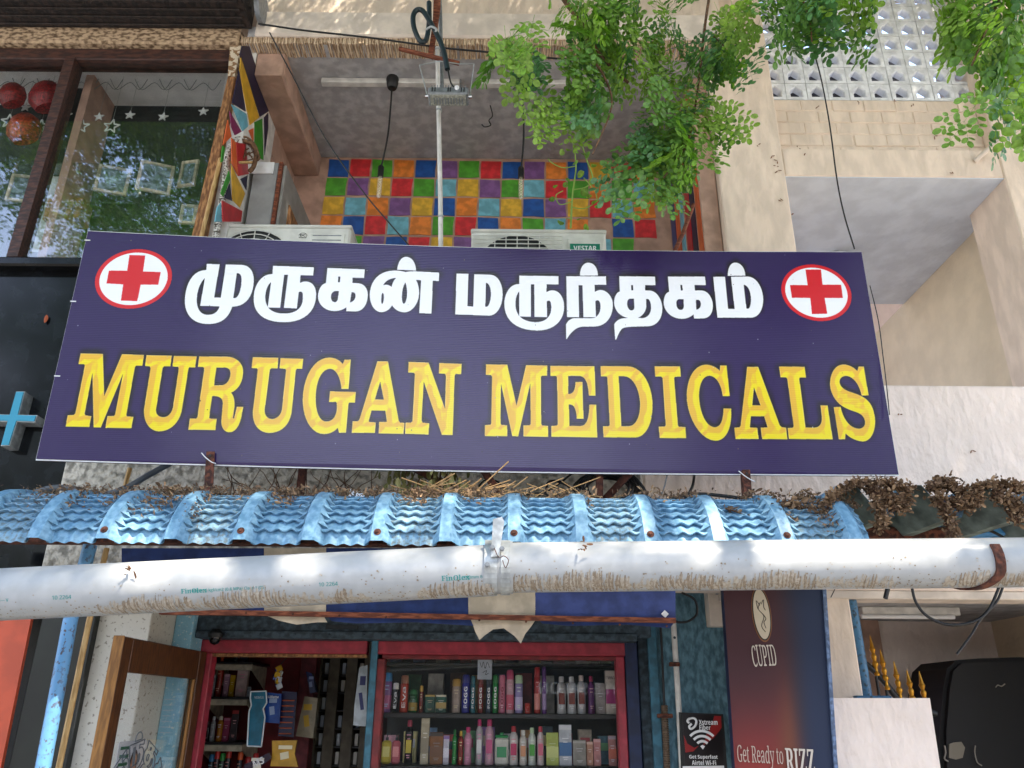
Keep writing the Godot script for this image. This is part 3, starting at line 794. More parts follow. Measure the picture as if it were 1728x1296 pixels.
func ac_unit(called: String, c: Vector3, w: float, hgt: float, label: String, badge: bool) -> void:
	var t := thing(called, label, "air conditioner", "air conditioner outdoor units")
	var d := 0.28
	put("casing", boxm(c - Vector3(0, 0, d / 2), Vector3(w, hgt, d), 0.012).done(), M.acwhite, t)
	put("top_lid", boxm(c + Vector3(0, hgt / 2 + 0.004, -d / 2), Vector3(w + 0.008, 0.022, d + 0.01), 0.006).done(), M.acwhite, t)
	var fc := c + Vector3(-w * 0.16, 0.018, 0.002)
	var R := hgt * 0.41
	var b := Mb.new()
	b.lathe([Vector2(0.0, 0.0), Vector2(R, 0.0), Vector2(R, 0.002), Vector2(0.0, 0.002)], Transform3D(Basis(Vector3(1, 0, 0), PI / 2), fc), 32)
	put("fan_opening", b.done(), M.black, t)
	b = Mb.new()
	for k in 5:
		var a := TAU * k / 5.0
		var bs := Basis(Vector3(0, 0, 1), a) * Basis(Vector3(1, 0, 0), 0.4)
		b.box(fc + Basis(Vector3(0, 0, 1), a) * Vector3(R * 0.45, 0, 0.006), Vector3(R * 0.75, R * 0.5, 0.003), 0.001, Basis(Vector3(0, 0, 1), a))
	put("fan_blade", b.done(), flat(h("3c3f3c"), 0.5), t)
	var g := Mb.new()
	if badge:
		for k in 17:                       # straight bars
			var yy := -R + R * 2.0 * (k + 0.5) / 17.0
			g.box(fc + Vector3(0, yy, 0.02), Vector3(R * 2.25, 0.005, 0.006), 0.001)
		for k in 9:
			var xx := -R * 1.12 + R * 2.24 * k / 8.0
			g.box(fc + Vector3(xx, 0, 0.014), Vector3(0.005, R * 2.0, 0.006), 0.001)
	else:
		for k in 7:
			var rr := R * (k + 1) / 7.0
			var ring := []
			for i in 33:
				ring.append(fc + Vector3(cos(TAU * i / 32.0) * rr, sin(TAU * i / 32.0) * rr, 0.018))
			g.tube(ring, 0.003, 5)
		for k in 16:
			var a := TAU * k / 16.0
			g.tube([fc + Vector3(cos(a) * R * 0.15, sin(a) * R * 0.15, 0.014), fc + Vector3(cos(a) * R, sin(a) * R, 0.014)], 0.003, 5)
	put("fan_grille", g.done(), M.acwhite, t)
	put("front_panel", boxm(c + Vector3(w * 0.34, -0.01, 0.003), Vector3(w * 0.25, hgt * 0.86, 0.008), 0.012).done(), M.acwhite, t)
	if badge:
		put("badge", boxm(c + Vector3(w * 0.34, hgt / 2 - 0.113, 0.0085), Vector3(w * 0.22, 0.058, 0.004), 0.001).done(), flat(h("0f7a5f"), 0.4), t)
		sign_text("VESTAR", "Droid Sans", w * 0.17, 0.03, c + Vector3(w * 0.34, hgt / 2 - 0.113, 0.0108), M.white, t, true)
	else:
		for k in 3:
			put("side_slot", boxm(c + Vector3(w * 0.34, hgt / 2 - 0.06 - 0.03 * k, 0.0075), Vector3(w * 0.2, 0.006, 0.003), 0.001).done(), M.steelgrey, t)
		sign_text("DC", "Droid Sans", 0.03, 0.016, c + Vector3(w * 0.17, hgt / 2 - 0.055, 0.001), M.cable, t, true)
		sign_text("INVERTER", "Droid Sans", 0.042, 0.006, c + Vector3(w * 0.17, hgt / 2 - 0.071, 0.001), M.cable, t, true)
		var arc := []
		for i in 13:
			var a := -0.5 + 3.6 * i / 12.0
			arc.append(c + Vector3(w * 0.17 + cos(a) * 0.022, hgt / 2 - 0.058 + sin(a) * 0.018, 0.002))
		put("emblem", tubem(arc, 0.0012, 4).done(), M.cable, t)

func build_balcony_things() -> void:
	var topL := 4.1225
	var topR := 4.1052
	ac_unit("ac_outdoor_unit", Vector3(-1.3149, topL - 0.28, -3.8), -0.9125 - -1.717, 0.54, "white outdoor air conditioner unit with round wire grille behind the sign's left half", false)
	ac_unit("ac_outdoor_unit", Vector3(0.1428, topR - 0.28, -3.8), 0.5222 - -0.233, 0.54, "white outdoor air conditioner unit with green badge behind the sign's middle", true)
	var b := Mb.new()
	for x in [-1.4739, -1.1111, -0.0558, 0.3945]:
		b.box(Vector3(x, 3.31, -3.9), Vector3(0.04, 0.5, 0.04), 0.003)
	solo("unit_stand", b, M.rust, "rusty steel stand legs under the two outdoor units", "stand")
	# grey cupboard beside the painted wall
	var c := thing("grey_cupboard", "grey panelled cupboard with wooden edge against the painted left wall", "cupboard")
	put("cupboard_body", span(-1.5763, -1.4282, 3.06, 4.6789, -4.2, -3.96, 0.004), worn(h("9b9c9c"), 0.6, 1.0, 2, 0.92), c)
	put("cupboard_cap", span(-1.6051, -1.4544, 4.5916, 4.6745, -3.959, -3.95, 0.002), M.white, c)
	put("cupboard_edge", span(-1.4247, -1.4035, 3.06, 4.6789, -4.2, -3.95, 0.002), M.batten, c)
	put("cupboard_door", span(-1.4035 + 0.002, -1.4035 + 0.02, 3.06, 4.6657, -4.7, -3.97, 0.002), worn(h("8f8c86"), 0.6, 1.0, 1, 0.92), c)
	put("cupboard_panel", span(-1.4035 + 0.02, -1.4035 + 0.026, 3.3, 4.4713, -4.6, -4.1, 0.002), M.oldwood, c)
	# dark figure print in the side doorway
	b = Mb.new()
	b.tube(curve([Vector3(-1.5388, 4.669, -3.86), Vector3(-1.5635, 4.7098, -3.83), Vector3(-1.6224, 4.7194, -3.8), Vector3(-1.6456, 4.6518, -3.76), Vector3(-1.6528, 4.5551, -3.74), Vector3(-1.6418, 4.4312, -3.73), Vector3(-1.6306, 4.262, -3.72), Vector3(-1.6292, 4.0739, -3.72), Vector3(-1.6304, 3.9517, -3.72)], 6), 0.019, 8)
	var p := solo("wrapped_pipe", b, patchy(h("4d4238"), h("d5d3cb"), 0.8, 6.0, 41, 0.42, 0.5, 0.5), "bent pipe bundle wrapped in peeling white tape by the window post", "pipe")
	b = Mb.new()
	b.tube(curve([Vector3(-1.6065, 4.7026, -3.79), Vector3(-1.5559, 4.6979, -3.81), Vector3(-1.5308, 4.6531, -3.84), Vector3(-1.5405, 4.5741, -3.86), Vector3(-1.5669, 4.5388, -3.87)], 5), 0.014, 7)
	b.tube(curve([Vector3(-1.6325, 4.7114, -3.78), Vector3(-1.5856, 4.7328, -3.8), Vector3(-1.5372, 4.6932, -3.82), Vector3(-1.5088, 4.6188, -3.84), Vector3(-1.531, 4.6049, -3.85)], 5), 0.008, 6)
	for i in 10:
		var q := Vector3(-1.5707, 4.6354, -3.84)
		b.tube([q + Vector3(rng.randf_range(-0.05, 0.04), rng.randf_range(-0.04, 0.06), 0), q + Vector3(rng.randf_range(-0.07, 0.06), rng.randf_range(-0.08, 0.02), 0.02)], 0.004, 5)
	solo("pipe_ends", b, M.twig, "tangle of torn brown insulation on the pipe bend", "pipe wrap")
	b = Mb.new()
	b.tube([Vector3(-1.6285, 4.5052, -3.74), Vector3(-1.5439, 4.5998, -3.86)], 0.008, 6)
	solo("tie_stick", b, M.bamboo, "thin stick tied across the taped pipe", "stick")
	b = Mb.new()
	b.tube([Vector3(-1.672, 4.4983, -3.7), Vector3(-1.6888, 3.982, -3.68), Vector3(-1.6968, 3.7541, -3.67)], 0.012, 7)
	solo("bamboo_stick", b, M.bamboo, "long bamboo stick leaning by the window post above the sign", "stick")
	# ceiling battens
	for q in [[-1.2464, -0.3546, "long white lamp batten on the balcony ceiling left of the pole"], [-0.2365, 0.3495, "shorter white lamp batten on the balcony ceiling right of the pole"]]:
		var t := thing("lamp_batten", q[2], "lamp batten", "lamp battens on the balcony ceiling")
		put("batten_rail", span(q[0], q[1], 5.334, 5.373, -4.03, -3.985, 0.004), M.whitepaint, t)
		put("end_cap", span(q[1] + 0.001, q[1] + 0.012, 5.336, 5.371, -4.028, -3.987, 0.003), M.steelgrey, t)
	# two pendant lamps
	var lamps := [[-0.7859, Vector3(-0.8201, 4.6544, -4.1), "black pendant lamp hanging left of the white pole"], [0.052, Vector3(0.0451, 4.663, -4.1), "black pendant lamp hanging right of the white pole, near the leaves"]]
	for q in lamps:
		var t := thing("pendant_lamp", q[2], "pendant lamp", "pendant lamps of the balcony")
		var top := Vector3(q[0], 5.374, -3.99)
		var e: Vector3 = q[1]
		e.z = -4.03
		e.y = 4.502
		b = Mb.new()
		b.lathe([Vector2(0.0, -0.085), Vector2(0.026, -0.085), Vector2(0.032, -0.075), Vector2(0.042, -0.02), Vector2(0.038, 0.0), Vector2(0.0, 0.0)], Transform3D(Basis.IDENTITY, top), 16)
		put("ceiling_cup", b.done(), M.cable, t)
		b = Mb.new()
		b.tube(curve([top - Vector3(0, 0.08, 0), top.lerp(e, 0.5) + Vector3(0.012, 0, 0), e + Vector3(0, 0.2, 0)], 5), 0.0055, 6)
		put("cord", b.done(), M.cable, t)
		b = Mb.new()
		b.lathe([Vector2(0.0, 0.13), Vector2(0.018, 0.13), Vector2(0.019, 0.2), Vector2(0.01, 0.215), Vector2(0.0, 0.215)], Transform3D(Basis.IDENTITY, e), 14)
		put("socket", b.done(), M.cable, t)
		b = Mb.new()
		b.lathe([Vector2(0.0, -0.03), Vector2(0.009, -0.024), Vector2(0.015, 0.0), Vector2(0.015, 0.12), Vector2(0.01, 0.13)], Transform3D(Basis.IDENTITY, e), 14)
		put("tube_bulb", b.done(), pane(Color(0.95, 0.9, 0.8, 0.25)), t)
		b = Mb.new()
		for i in 5:
			b.tube([e + Vector3(-0.008, 0.02 * i, 0), e + Vector3(0.008, 0.02 * i + 0.018, 0)], 0.0012, 4)
			b.tube([e + Vector3(0.008, 0.02 * i, 0.001), e + Vector3(-0.008, 0.02 * i + 0.018, 0.001)], 0.0012, 4)
		put("filament", b.done(), flat(h("cfc3a8"), 0.4), t)
	# loose wires on the ceiling
	b = Mb.new()
	b.tube(curve([Vector3(-0.158, 5.255, -4.1), Vector3(-0.1405, 5.1551, -4.08), Vector3(-0.1627, 5.1165, -4.08), Vector3(-0.1506, 5.0785, -4.08), Vector3(-0.1879, 5.0554, -4.07), Vector3(-0.2072, 5.0742, -4.07)], 5), 0.004, 5)
	solo("ceiling_wire", b, M.cable, "short crinkled black wire dangling from a hole in the balcony ceiling", "wire")
	# pole with flood lamp
	var pole := thing("conduit_pole", "tall white conduit pole rising behind the sign in front of the balcony", "pole")
	b = Mb.new()
	b.tube([Vector3(-0.3672, 3.7182, -3.5), Vector3(-0.3869, 4.1159, -3.5), Vector3(-0.4471, 5.1409, -3.5)], 0.0125, 10)
	put("white_conduit", b.done(), M.whitepaint, pole)
	b = Mb.new()
	b.tube([Vector3(-0.4089, 4.8203, -3.53), Vector3(-0.469, 5.8392, -3.53)], 0.0115, 10)
	put("grey_conduit", b.done(), M.steelgrey, pole)
	for q in [Vector3(-0.4174, 4.6839, -3.5), Vector3(-0.3782, 3.9825, -3.5), Vector3(-0.4429, 5.1231, -3.5)]:
		put("saddle_clip", boxm(q, Vector3(0.03, 0.012, 0.03), 0.003).done(), M.galv, pole)
	b = Mb.new()
	b.prism(PackedVector2Array([Vector2(-0.481, 5.6335), Vector2(-0.4423, 5.6339), Vector2(-0.4359, 5.3971), Vector2(-0.4629, 5.0055), Vector2(-0.4907, 5.027), Vector2(-0.4745, 5.2588)]), -3.46, -3.44)
	var br := thing("lamp_bracket", "rusty brown steel tee bracket holding the flood lamp", "bracket")
	put("upright", b.done(), M.batten, br)
	b = Mb.new()
	var d := Vector3(-0.3075, 4.9246, -3.4) - Vector3(-0.6497, 5.0287, -3.4)
	b.box((Vector3(-0.3075, 4.9246, -3.4) + Vector3(-0.6497, 5.0287, -3.4)) / 2, Vector3(d.length(), 0.022, 0.02), 0.003, Basis(Vector3(0, 0, 1), atan2(d.y, d.x)))
	put("crossbar", b.done(), M.batten, br)
	var fl := thing("flood_lamp", "grey finned flood lamp hanging from the tee bracket above the sign", "flood lamp")
	var lc := Vector3(-0.3536, 4.6534, -3.36)
	b = Mb.new()
	var tilt := Basis(Vector3(1, 0, 0), 1.4)
	b.box(lc, Vector3(0.215, 0.085, 0.055), 0.006, tilt)
	put("lamp_body", b.done(), M.steelgrey, fl)
	b = Mb.new()
	for i in 13:
		b.box(lc + tilt * Vector3(-0.09 + 0.015 * i, 0, -0.038), Vector3(0.004, 0.075, 0.02), 0.001, tilt)
	put("cooling_fins", b.done(), M.steelgrey, fl)
	b = Mb.new()
	b.box(lc + tilt * Vector3(0, 0, 0.0285), Vector3(0.19, 0.068, 0.004), 0.001, tilt)
	put("lens_panel", b.done(), worn(h("b5b5a8"), 0.2, 8.0), fl)
	b = Mb.new()
	for i in 11:
		b.box(lc + tilt * Vector3(-0.075 + 0.015 * i, -0.005, 0.0315), Vector3(0.008, 0.04, 0.002), 0.0, tilt)
	put("led_chips", b.done(), M.steelgrey, fl)
	b = Mb.new()
	for xx in [-0.085, -0.07, 0.0, 0.012, 0.07, 0.085]:
		b.box(lc + tilt * Vector3(xx, 0.0428, -0.004), Vector3(0.006, 0.002, 0.034), 0.0, tilt)
	put("housing_slots", b.done(), M.cable, fl)
	b = Mb.new()
	b.tube([lc + Vector3(-0.113, 0, 0), Vector3(-0.5211, 4.8706, -3.36), Vector3(-0.4144, 4.9209, -3.38), Vector3(-0.3023, 4.9009, -3.38), Vector3(-0.2225, 4.8822, -3.36), lc + Vector3(0.113, 0, 0)], 0.0035, 6)
	put("wire_yoke", b.done(), M.galv, fl)
	for s in [-1.0, 1.0]:
		b = Mb.new()
		b.lathe([Vector2(0.0, -0.012), Vector2(0.01, -0.012), Vector2(0.01, 0.012), Vector2(0.0, 0.012)], Transform3D(Basis(Vector3(0, 0, 1), PI / 2), lc + Vector3(s * 0.113, 0, 0)), 8)
		put("yoke_bolt", b.done(), M.chrome, fl)
	b = Mb.new()
	b.lathe([Vector2(0.0, 0.0), Vector2(0.013, 0.0), Vector2(0.012, 0.03), Vector2(0.006, 0.036), Vector2(0.0, 0.036)], Transform3D(Basis(Vector3(1, 0, 0), 0.6), Vector3(-0.3077, 4.6594, -3.335)), 12)
	put("cable_gland", b.done(), M.white, fl)
	b = Mb.new()
	b.tube(curve([Vector3(-0.3082, 4.6756, -3.335), Vector3(-0.3413, 4.7194, -3.33), Vector3(-0.3607, 4.8097, -3.33)], 5), 0.0045, 6)
	put("lamp_cable", b.done(), M.cable, fl)
	b = Mb.new()
	b.tube(curve([Vector3(-0.4999, 5.402, -3.42), Vector3(-0.4915, 5.2447, -3.41), Vector3(-0.495, 5.1269, -3.4), Vector3(-0.5066, 5.0622, -3.38), Vector3(-0.532, 5.0604, -3.37), Vector3(-0.5648, 5.1372, -3.36), Vector3(-0.5764, 5.226, -3.36), Vector3(-0.5589, 5.2756, -3.36), Vector3(-0.5251, 5.2715, -3.36), Vector3(-0.4833, 5.1895, -3.35), Vector3(-0.4377, 5.0826, -3.34), Vector3(-0.3921, 4.9522, -3.33), Vector3(-0.364, 4.8139, -3.33)], 6), 0.0145, 10)
	solo("black_hose", b, M.hose, "thick dark hose looped and tied beside the flood lamp pole", "hose")
	b = Mb.new()
	b.tube(curve([Vector3(-0.4942, 5.1029, -3.335), Vector3(-0.4675, 5.1145, -3.325), Vector3(-0.4364, 5.0921, -3.32), Vector3(-0.4401, 5.0808, -3.33)], 4), 0.007, 6)
	solo("hose_tie", b, M.galv, "grey tape tie holding the looped dark hose", "tie")


func build_shopfront() -> void:
	var z := -4.2
	var bd := thing("shop_facade", "blue and red painted medical shop front under the awning", "shop front")
	# walls either side of the opening
	put("left_wall", span(-1.9312, -1.6432, 0.3, 2.6, -4.4, -3.78, 0.004), M.whitewall, bd)
	put("blue_wall_strip", span(-1.6432 + 0.001, -1.5522, 0.3, 2.6, -4.4, -4.05, 0.004), M.lightblue, bd)
	put("corner_strip", span(-1.6045, -1.5572, 0.3, 2.6, -4.4, -4.24, 0.0), M.shopbeam, bd)
	put("right_wall", span(0.7055, 1.1466, 0.3, 2.6, -4.4, -4.19, 0.004), M.tealwall, bd)
	put("beige_corner", span(0.9952, 1.1951, 2.0, 2.2, -4.185, -4.1, 0.004), M.beige2, bd)
	put("wall_batten", span(0.69, 0.7337, 0.3, 2.05, -4.189, -4.16, 0.003), M.tealpaint, bd)
	put("dark_jamb", span(0.6468, 0.7059, 0.3, 2.1, -4.4, -4.22, 0.003), M.shopbeam, bd)
	put("navy_jamb", span(0.5777, 0.6393, 0.3, 1.9253, -4.4, -4.19, 0.004), M.navy, bd)
	put("wall_above", span(-2.2702, 1.2189, 2.02, 2.6, -4.5, -4.3, 0), M.shopbeam, bd)
	# rolling shutter box
	var sb := put("shutter_box", span(-1.7814, 0.6992, 1.9426, 2.033, -4.29, -4.1, 0.006), M.shopbeam, bd)
	put("shutter_lip", span(-1.5461, 0.6262, 1.9223, 1.9586, -4.25, -4.085, 0.003), M.shopbeam, bd)
	for k in 14:
		var b := Mb.new()
		b.lathe([Vector2(0.0, 0.006), Vector2(0.005, 0.004), Vector2(0.007, 0.0)], Transform3D(Basis(Vector3(1, 0, 0), PI / 2), Vector3(-1.4 + 0.17 * k, 1.9414, -4.085)), 8)
		put("rivet", b.done(), M.shopbeam, bd)
	var mk := put("maker_plate", boxm(Vector3(-0.8326, 1.9799, -4.098), Vector3(0.16, 0.022, 0.006), 0.002).done(), worn(h("20282e"), 0.5, 3.0), bd)
	# red frame of door and window
	var yt := 1.9253
	var yb := 1.8601
	put("door_head", span(-1.58, -0.7195, yb, yt, -4.28, -4.2, 0.005), M.redpaint, bd)
	put("door_head_bead", span(-1.5477, -0.7182, yb - 0.016, yb - 0.001, -4.27, -4.21, 0.003), M.oldwood, bd)
	put("window_head", span(-0.6808, 0.5868, yb, yt, -4.28, -4.2, 0.005), M.redpaint, bd)
	put("window_bead", span(-0.6408, 0.5505, yb - 0.02, yb - 0.001, -4.27, -4.21, 0.003), M.redframe, bd)
	put("door_jamb", span(-1.5211, -1.4922, 0.3, yb - 0.001, -4.28, -4.2, 0.004), M.redpaint, bd)
	put("teal_post", span(-0.6961, -0.6613 - 0.001, 0.3, yt + 0.004, -4.28, -4.19, 0.004), M.tealpaint, bd)
	put("window_stile", span(-0.6628, -0.625, 0.3, yb - 0.021, -4.28, -4.2, 0.004), M.redframe, bd)
	put("window_stile", span(0.5315, 0.5752 - 0.001, 0.3, yb - 0.001, -4.28, -4.2, 0.004), M.redpaint, bd)
	put("window_glass", span(-0.631, 0.5365, 0.7, yb - 0.021, -4.246, -4.24, 0), M.glass, bd)
	put("added_shop_mirror", card(0.5365 - -0.631, yb - 0.721, Vector3((0.5365 + -0.631) / 2, (yb + 0.679) / 2, -4.238)), M.shop_mirror_boost, bd)  # faint mirror sheet added to lift the reflections in this pane
	put("window_sill", span(-0.6628, 0.5752, 0.3, 0.695, -4.3, -4.19, 0.004), M.redframe, bd)
	# room
	var xl := -1.9265
	var xr := 0.6277
	var room := thing("shop_room", "dim red walled shop room behind the door and window", "room")
	put("room_floor", span(xl, xr, 0.28, 0.3, -7.5, -4.29, 0), M.concrete, room)
	put("room_ceiling", span(xl, xr, 2.62, 2.66, -7.5, -4.29, 0), M.whitepaint, room)
	put("room_left_wall", span(xl - 0.04, xl, 0.3, 2.62, -7.5, -4.41, 0), M.shopred, room)
	put("room_right_wall", span(xr, xr + 0.05, 0.3, 2.62, -7.5, -4.41, 0), M.shopred, room)
	put("room_back_wall", span(xl, xr, 0.3, 2.62, -7.55, -7.5, 0), M.shopred, room)
	put("partition", span(xl, -1.2893, 0.3, 2.4, -5.26, -5.2, 0.004), M.shopred, room)
	put("partition_edge", span(-1.2893 + 0.001, -1.1912, 0.3, 2.4, -5.3, -5.19, 0.004), worn(h("7a3038"), 0.6, 2.0), room)
	# deep shelving unit with pigeonholes
	var cab := thing("medicine_cabinet", "tall brown medicine cabinet with narrow pigeonholes deep in the shop", "cabinet")
	var cx0 := -1.2371
	var cx1 := -0.8977
	put("cabinet_back", span(cx0, cx1, 0.3, 2.2, -5.75, -5.72, 0), M.cabinet, cab)
	for k in 4:
		var x := lerpf(cx0, cx1, k / 3.0)
		put("cabinet_upright", span(x - 0.035, x + 0.035, 0.3, 2.05, -5.72, -5.4, 0.003), M.cabinet, cab)
	for k in 7:
		var yy := 1.28 + 0.105 * k
		put("cabinet_shelf", span(cx0, cx1, yy - 0.006, yy + 0.006, -5.71, -5.43, 0.002), M.darkshelf, cab)
	var cnt := 0
	for k in 6:
		for i in 3:
			for j in 3:
				if rng.randf() < 0.12:
					continue
				var x := lerpf(cx0, cx1, i / 3.0) + 0.052 + 0.03 * j
				var bx := put("medicine_box", boxm(Vector3(x, 1.286 + 0.105 * k + 0.036, -5.5), Vector3(0.022, 0.07, 0.08), 0.002).done(), flat([h("c9d0d8"), h("aeb9c9"), h("d8d4cb")][rng.randi() % 3], 0.5))
				tag(bx, "slim medicine box in the " + ["lowest", "second lowest", "third lowest", "third highest", "second highest", "highest"][k] + " row, " + ["left", "middle", "right"][i] + " bay, " + ["first", "second", "third"][j] + " in its pigeonhole", "box", "medicine boxes in the pigeonhole cabinet")
	# bracket shelves on the left wall
	var sh := thing("wall_shelves", "white bracketed shelves on the red wall just inside the door", "shelf")
	var x0 := -1.7472
	for q in [1.8503, 1.6642, 1.4288]:
		put("shelf_board", span(x0, -1.4759, q - 0.012, q, -5.19, -4.82, 0.002), M.darkshelf, sh)
		put("shelf_edge", span(x0, -1.4759, q - 0.045, q - 0.013, -4.85, -4.82, 0.003), M.shelfwhite, sh)
		for s in [x0 + 0.02, -1.4928]:
			var b := Mb.new()
			b.prism(PackedVector2Array([Vector2(-5.19, q - 0.014), Vector2(-4.855, q - 0.014), Vector2(-4.855, q - 0.03), Vector2(-5.19, q - 0.14)]), -s, -s + 0.006, turn_x())
			put("shelf_bracket", b.done(), M.shelfwhite, sh)
	# display shelves of the window
	var wd := thing("window_shelves", "dark display shelves behind the shop window glass", "shelf")
	var wx0 := -0.67
	var wx1 := 0.6118
	put("display_board", span(wx0, wx1, 1.5646, 1.5895, -4.7, -4.35, 0.003), M.darkshelf, wd)
	put("display_board", span(wx0, wx1, 1.3197 - 0.02, 1.3487, -4.7, -4.35, 0.003), M.darkshelf, wd)
	put("display_board", span(wx0, wx1, 1.8208, 1.8356, -4.7, -4.45, 0.003), M.darkshelf, wd)
	put("display_back", span(wx0, wx1, 0.5, 2.3, -4.78, -4.74, 0), worn(h("24262a"), 0.5, 2.0), wd)
	# opened door
	var dr := thing("shop_door", "brown wooden shop door with glass panel standing open to the left", "door")
	var dx := -1.535
	var ztop := -4.19
	var zend := -3.27
	var yh := 1.862
	put("stile", span(dx - 0.02, dx + 0.02, 0.32, yh, zend - 0.085, zend, 0.004), M.doorwood, dr)
	put("edge_strip", span(dx - 0.022, dx + 0.022, 0.32, yh + 0.002, zend + 0.0005, zend + 0.006, 0.002), M.dooredge, dr)
	put("stile", span(dx - 0.02, dx + 0.02, 0.32, yh, ztop, ztop + 0.085, 0.004), M.doorwood, dr)
	put("rail", span(dx - 0.019, dx + 0.019, yh - 0.13, yh - 0.0005, ztop + 0.086, zend - 0.086, 0.004), M.doorwood, dr)
	put("rail", span(dx - 0.019, dx + 0.019, 0.32, 0.9, ztop + 0.086, zend - 0.086, 0.004), M.doorwood, dr)
	put("door_glass", span(dx - 0.003, dx + 0.003, 0.901, yh - 0.131, ztop + 0.087, zend - 0.087, 0), M.glass, dr)
	put("glass_bead", span(dx + 0.004, dx + 0.016, 0.901, yh - 0.131, ztop + 0.088, ztop + 0.108, 0.003), M.dooredge, dr)
	# camera dome under the shutter box
	var cm := thing("security_camera", "small shiny black dome camera at the corner above the open door", "camera")
	var cp := Vector3(-1.439, 1.9215, -4.06)
	var b := Mb.new()
	b.lathe([Vector2(0.0, -0.034), Vector2(0.018, -0.028), Vector2(0.028, -0.012), Vector2(0.03, 0.0), Vector2(0.0, 0.0)], Transform3D(Basis.IDENTITY, cp), 18)
	put("dome", b.done(), flat(h("0c0c0d"), 0.05), cm)
	b = Mb.new()
	b.lathe([Vector2(0.0, 0.0005), Vector2(0.034, 0.0005), Vector2(0.036, 0.02), Vector2(0.02, 0.04), Vector2(0.0, 0.042)], Transform3D(Basis.IDENTITY, cp), 18)
	put("camera_base", b.done(), M.cable, cm)
	# striped canvas behind the pipe
	var cv := thing("striped_canvas", "blue and cream striped canvas valance with wooden batten above the shop door", "canvas")
	var strips := [[PackedVector2Array([Vector2(-1.6094, 2.2116), Vector2(-1.0218, 2.2164), Vector2(-0.9891, 1.9582), Vector2(-1.561, 1.9629)]), M.canvasblue], [PackedVector2Array([Vector2(-1.0206, 2.2164), Vector2(-0.7646, 2.2185), Vector2(-0.7391, 1.9556), Vector2(-0.9879, 1.9582)]), M.cream], [PackedVector2Array([Vector2(-0.7633, 2.2185), Vector2(-0.176, 2.2233), Vector2(-0.1682, 1.9509), Vector2(-0.7379, 1.9556)]), M.canvasblue], [PackedVector2Array([Vector2(-0.1748, 2.2233), Vector2(0.1013, 2.2256), Vector2(0.1003, 1.9485), Vector2(-0.167, 1.951)]), M.cream], [PackedVector2Array([Vector2(0.1025, 2.2256), Vector2(0.6834, 2.2303), Vector2(0.6631, 1.9438), Vector2(0.1015, 1.9485)]), M.canvasblue2]]
	for s in strips:
		b = Mb.new()
		b.prism(s[0], -3.304, -3.3)
		put("canvas_strip", b.done(), s[1], cv)
	b = Mb.new()
	b.prism(PackedVector2Array([Vector2(-1.3983, 1.9642), Vector2(-1.0907, 1.9644), Vector2(-0.1674, 1.9557), Vector2(0.6596, 1.9485), Vector2(0.6583, 1.9303), Vector2(-0.1669, 1.9374), Vector2(-1.0881, 1.9461), Vector2(-1.3951, 1.9459)]), -3.299, -3.27)
	put("canvas_batten", b.done(), M.batten, cv)
	for i in 10:
		b = Mb.new()
		b.lathe([Vector2(0.0, 0.003), Vector2(0.004, 0.0015), Vector2(0.005, 0.0)], Transform3D(Basis(Vector3(1, 0, 0), PI / 2), Vector3(lerpf(-1.05, 0.62, i / 9.0), 1.9545 - 0.0042 * i, -3.27)), 6)
		put("nail", b.done(), M.rust, cv)
	var flaps := [[PackedVector2Array([Vector2(-0.9999, 1.9604), Vector2(-0.7551, 1.9531), Vector2(-0.7357, 1.9256), Vector2(-0.7762, 1.9253), Vector2(-0.8585, 1.9154), Vector2(-0.9318, 1.9309), Vector2(-0.9767, 1.9467)]), M.cream], [PackedVector2Array([Vector2(-0.7431, 1.9531), Vector2(-0.1691, 1.9485), Vector2(-0.1444, 1.9165), Vector2(-0.3831, 1.9284), Vector2(-0.621, 1.9219), Vector2(-0.7171, 1.9303)]), M.canvasblue], [PackedVector2Array([Vector2(-0.162, 1.9508), Vector2(0.1057, 1.946), Vector2(0.0865, 1.9183), Vector2(0.0604, 1.8862), Vector2(0.0439, 1.8499), Vector2(0.0177, 1.8791), Vector2(-0.0253, 1.9083), Vector2(-0.068, 1.9034), Vector2(-0.1008, 1.8804), Vector2(-0.1217, 1.8621), Vector2(-0.1391, 1.8937), Vector2(-0.1518, 1.9256)]), M.cream], [PackedVector2Array([Vector2(0.1129, 1.9461), Vector2(0.6668, 1.9413), Vector2(0.6411, 1.9135), Vector2(0.4751, 1.926), Vector2(0.2366, 1.9195), Vector2(0.1295, 1.9278)]), M.canvasblue]]
	for s in flaps:
		b = Mb.new()
		b.prism(s[0], -3.324, -3.32)
		put("canvas_flap", b.done(), s[1], cv)
	b = Mb.new()
	b.box(Vector3(0.62, 1.9653, -3.29), Vector3(0.022, 0.022, 0.003), 0.001, Basis(Vector3(0, 0, 1), 0.8))
	solo("paper_tag", b, M.white, "small white paper tag turned cornerwise on the blue canvas end", "paper tag")
	# poles and pipes of the front
	b = Mb.new()
	b.tube([Vector3(-1.5834, 2.1661, -3), Vector3(-1.5978, 1.8868, -3), Vector3(-1.5834, 1.3483, -3)], 0.025, 16)
	solo("blue_pole", b, M.pole, "light blue round steel pole with rust spots left of the white wall", "pole")
	b = Mb.new()
	b.tube([Vector3(-1.5694, 2.174, -3.1), Vector3(-1.5801, 1.897, -3.1), Vector3(-1.5826, 1.3403, -3.1)], 0.011, 8)
	solo("wooden_strip", b, M.bamboo, "thin pale wooden strip standing right beside the rusty light blue pole", "wood strip")
	b = Mb.new()
	b.tube([Vector3(-1.7897, 2.641, -3.6), Vector3(-1.801, 2.471, -3.6)], 0.011, 8)
	solo("wooden_strip", b, M.bamboo, "short piece of pale wooden strip seen above the awning below the grey cable", "wood strip")
	b = Mb.new()
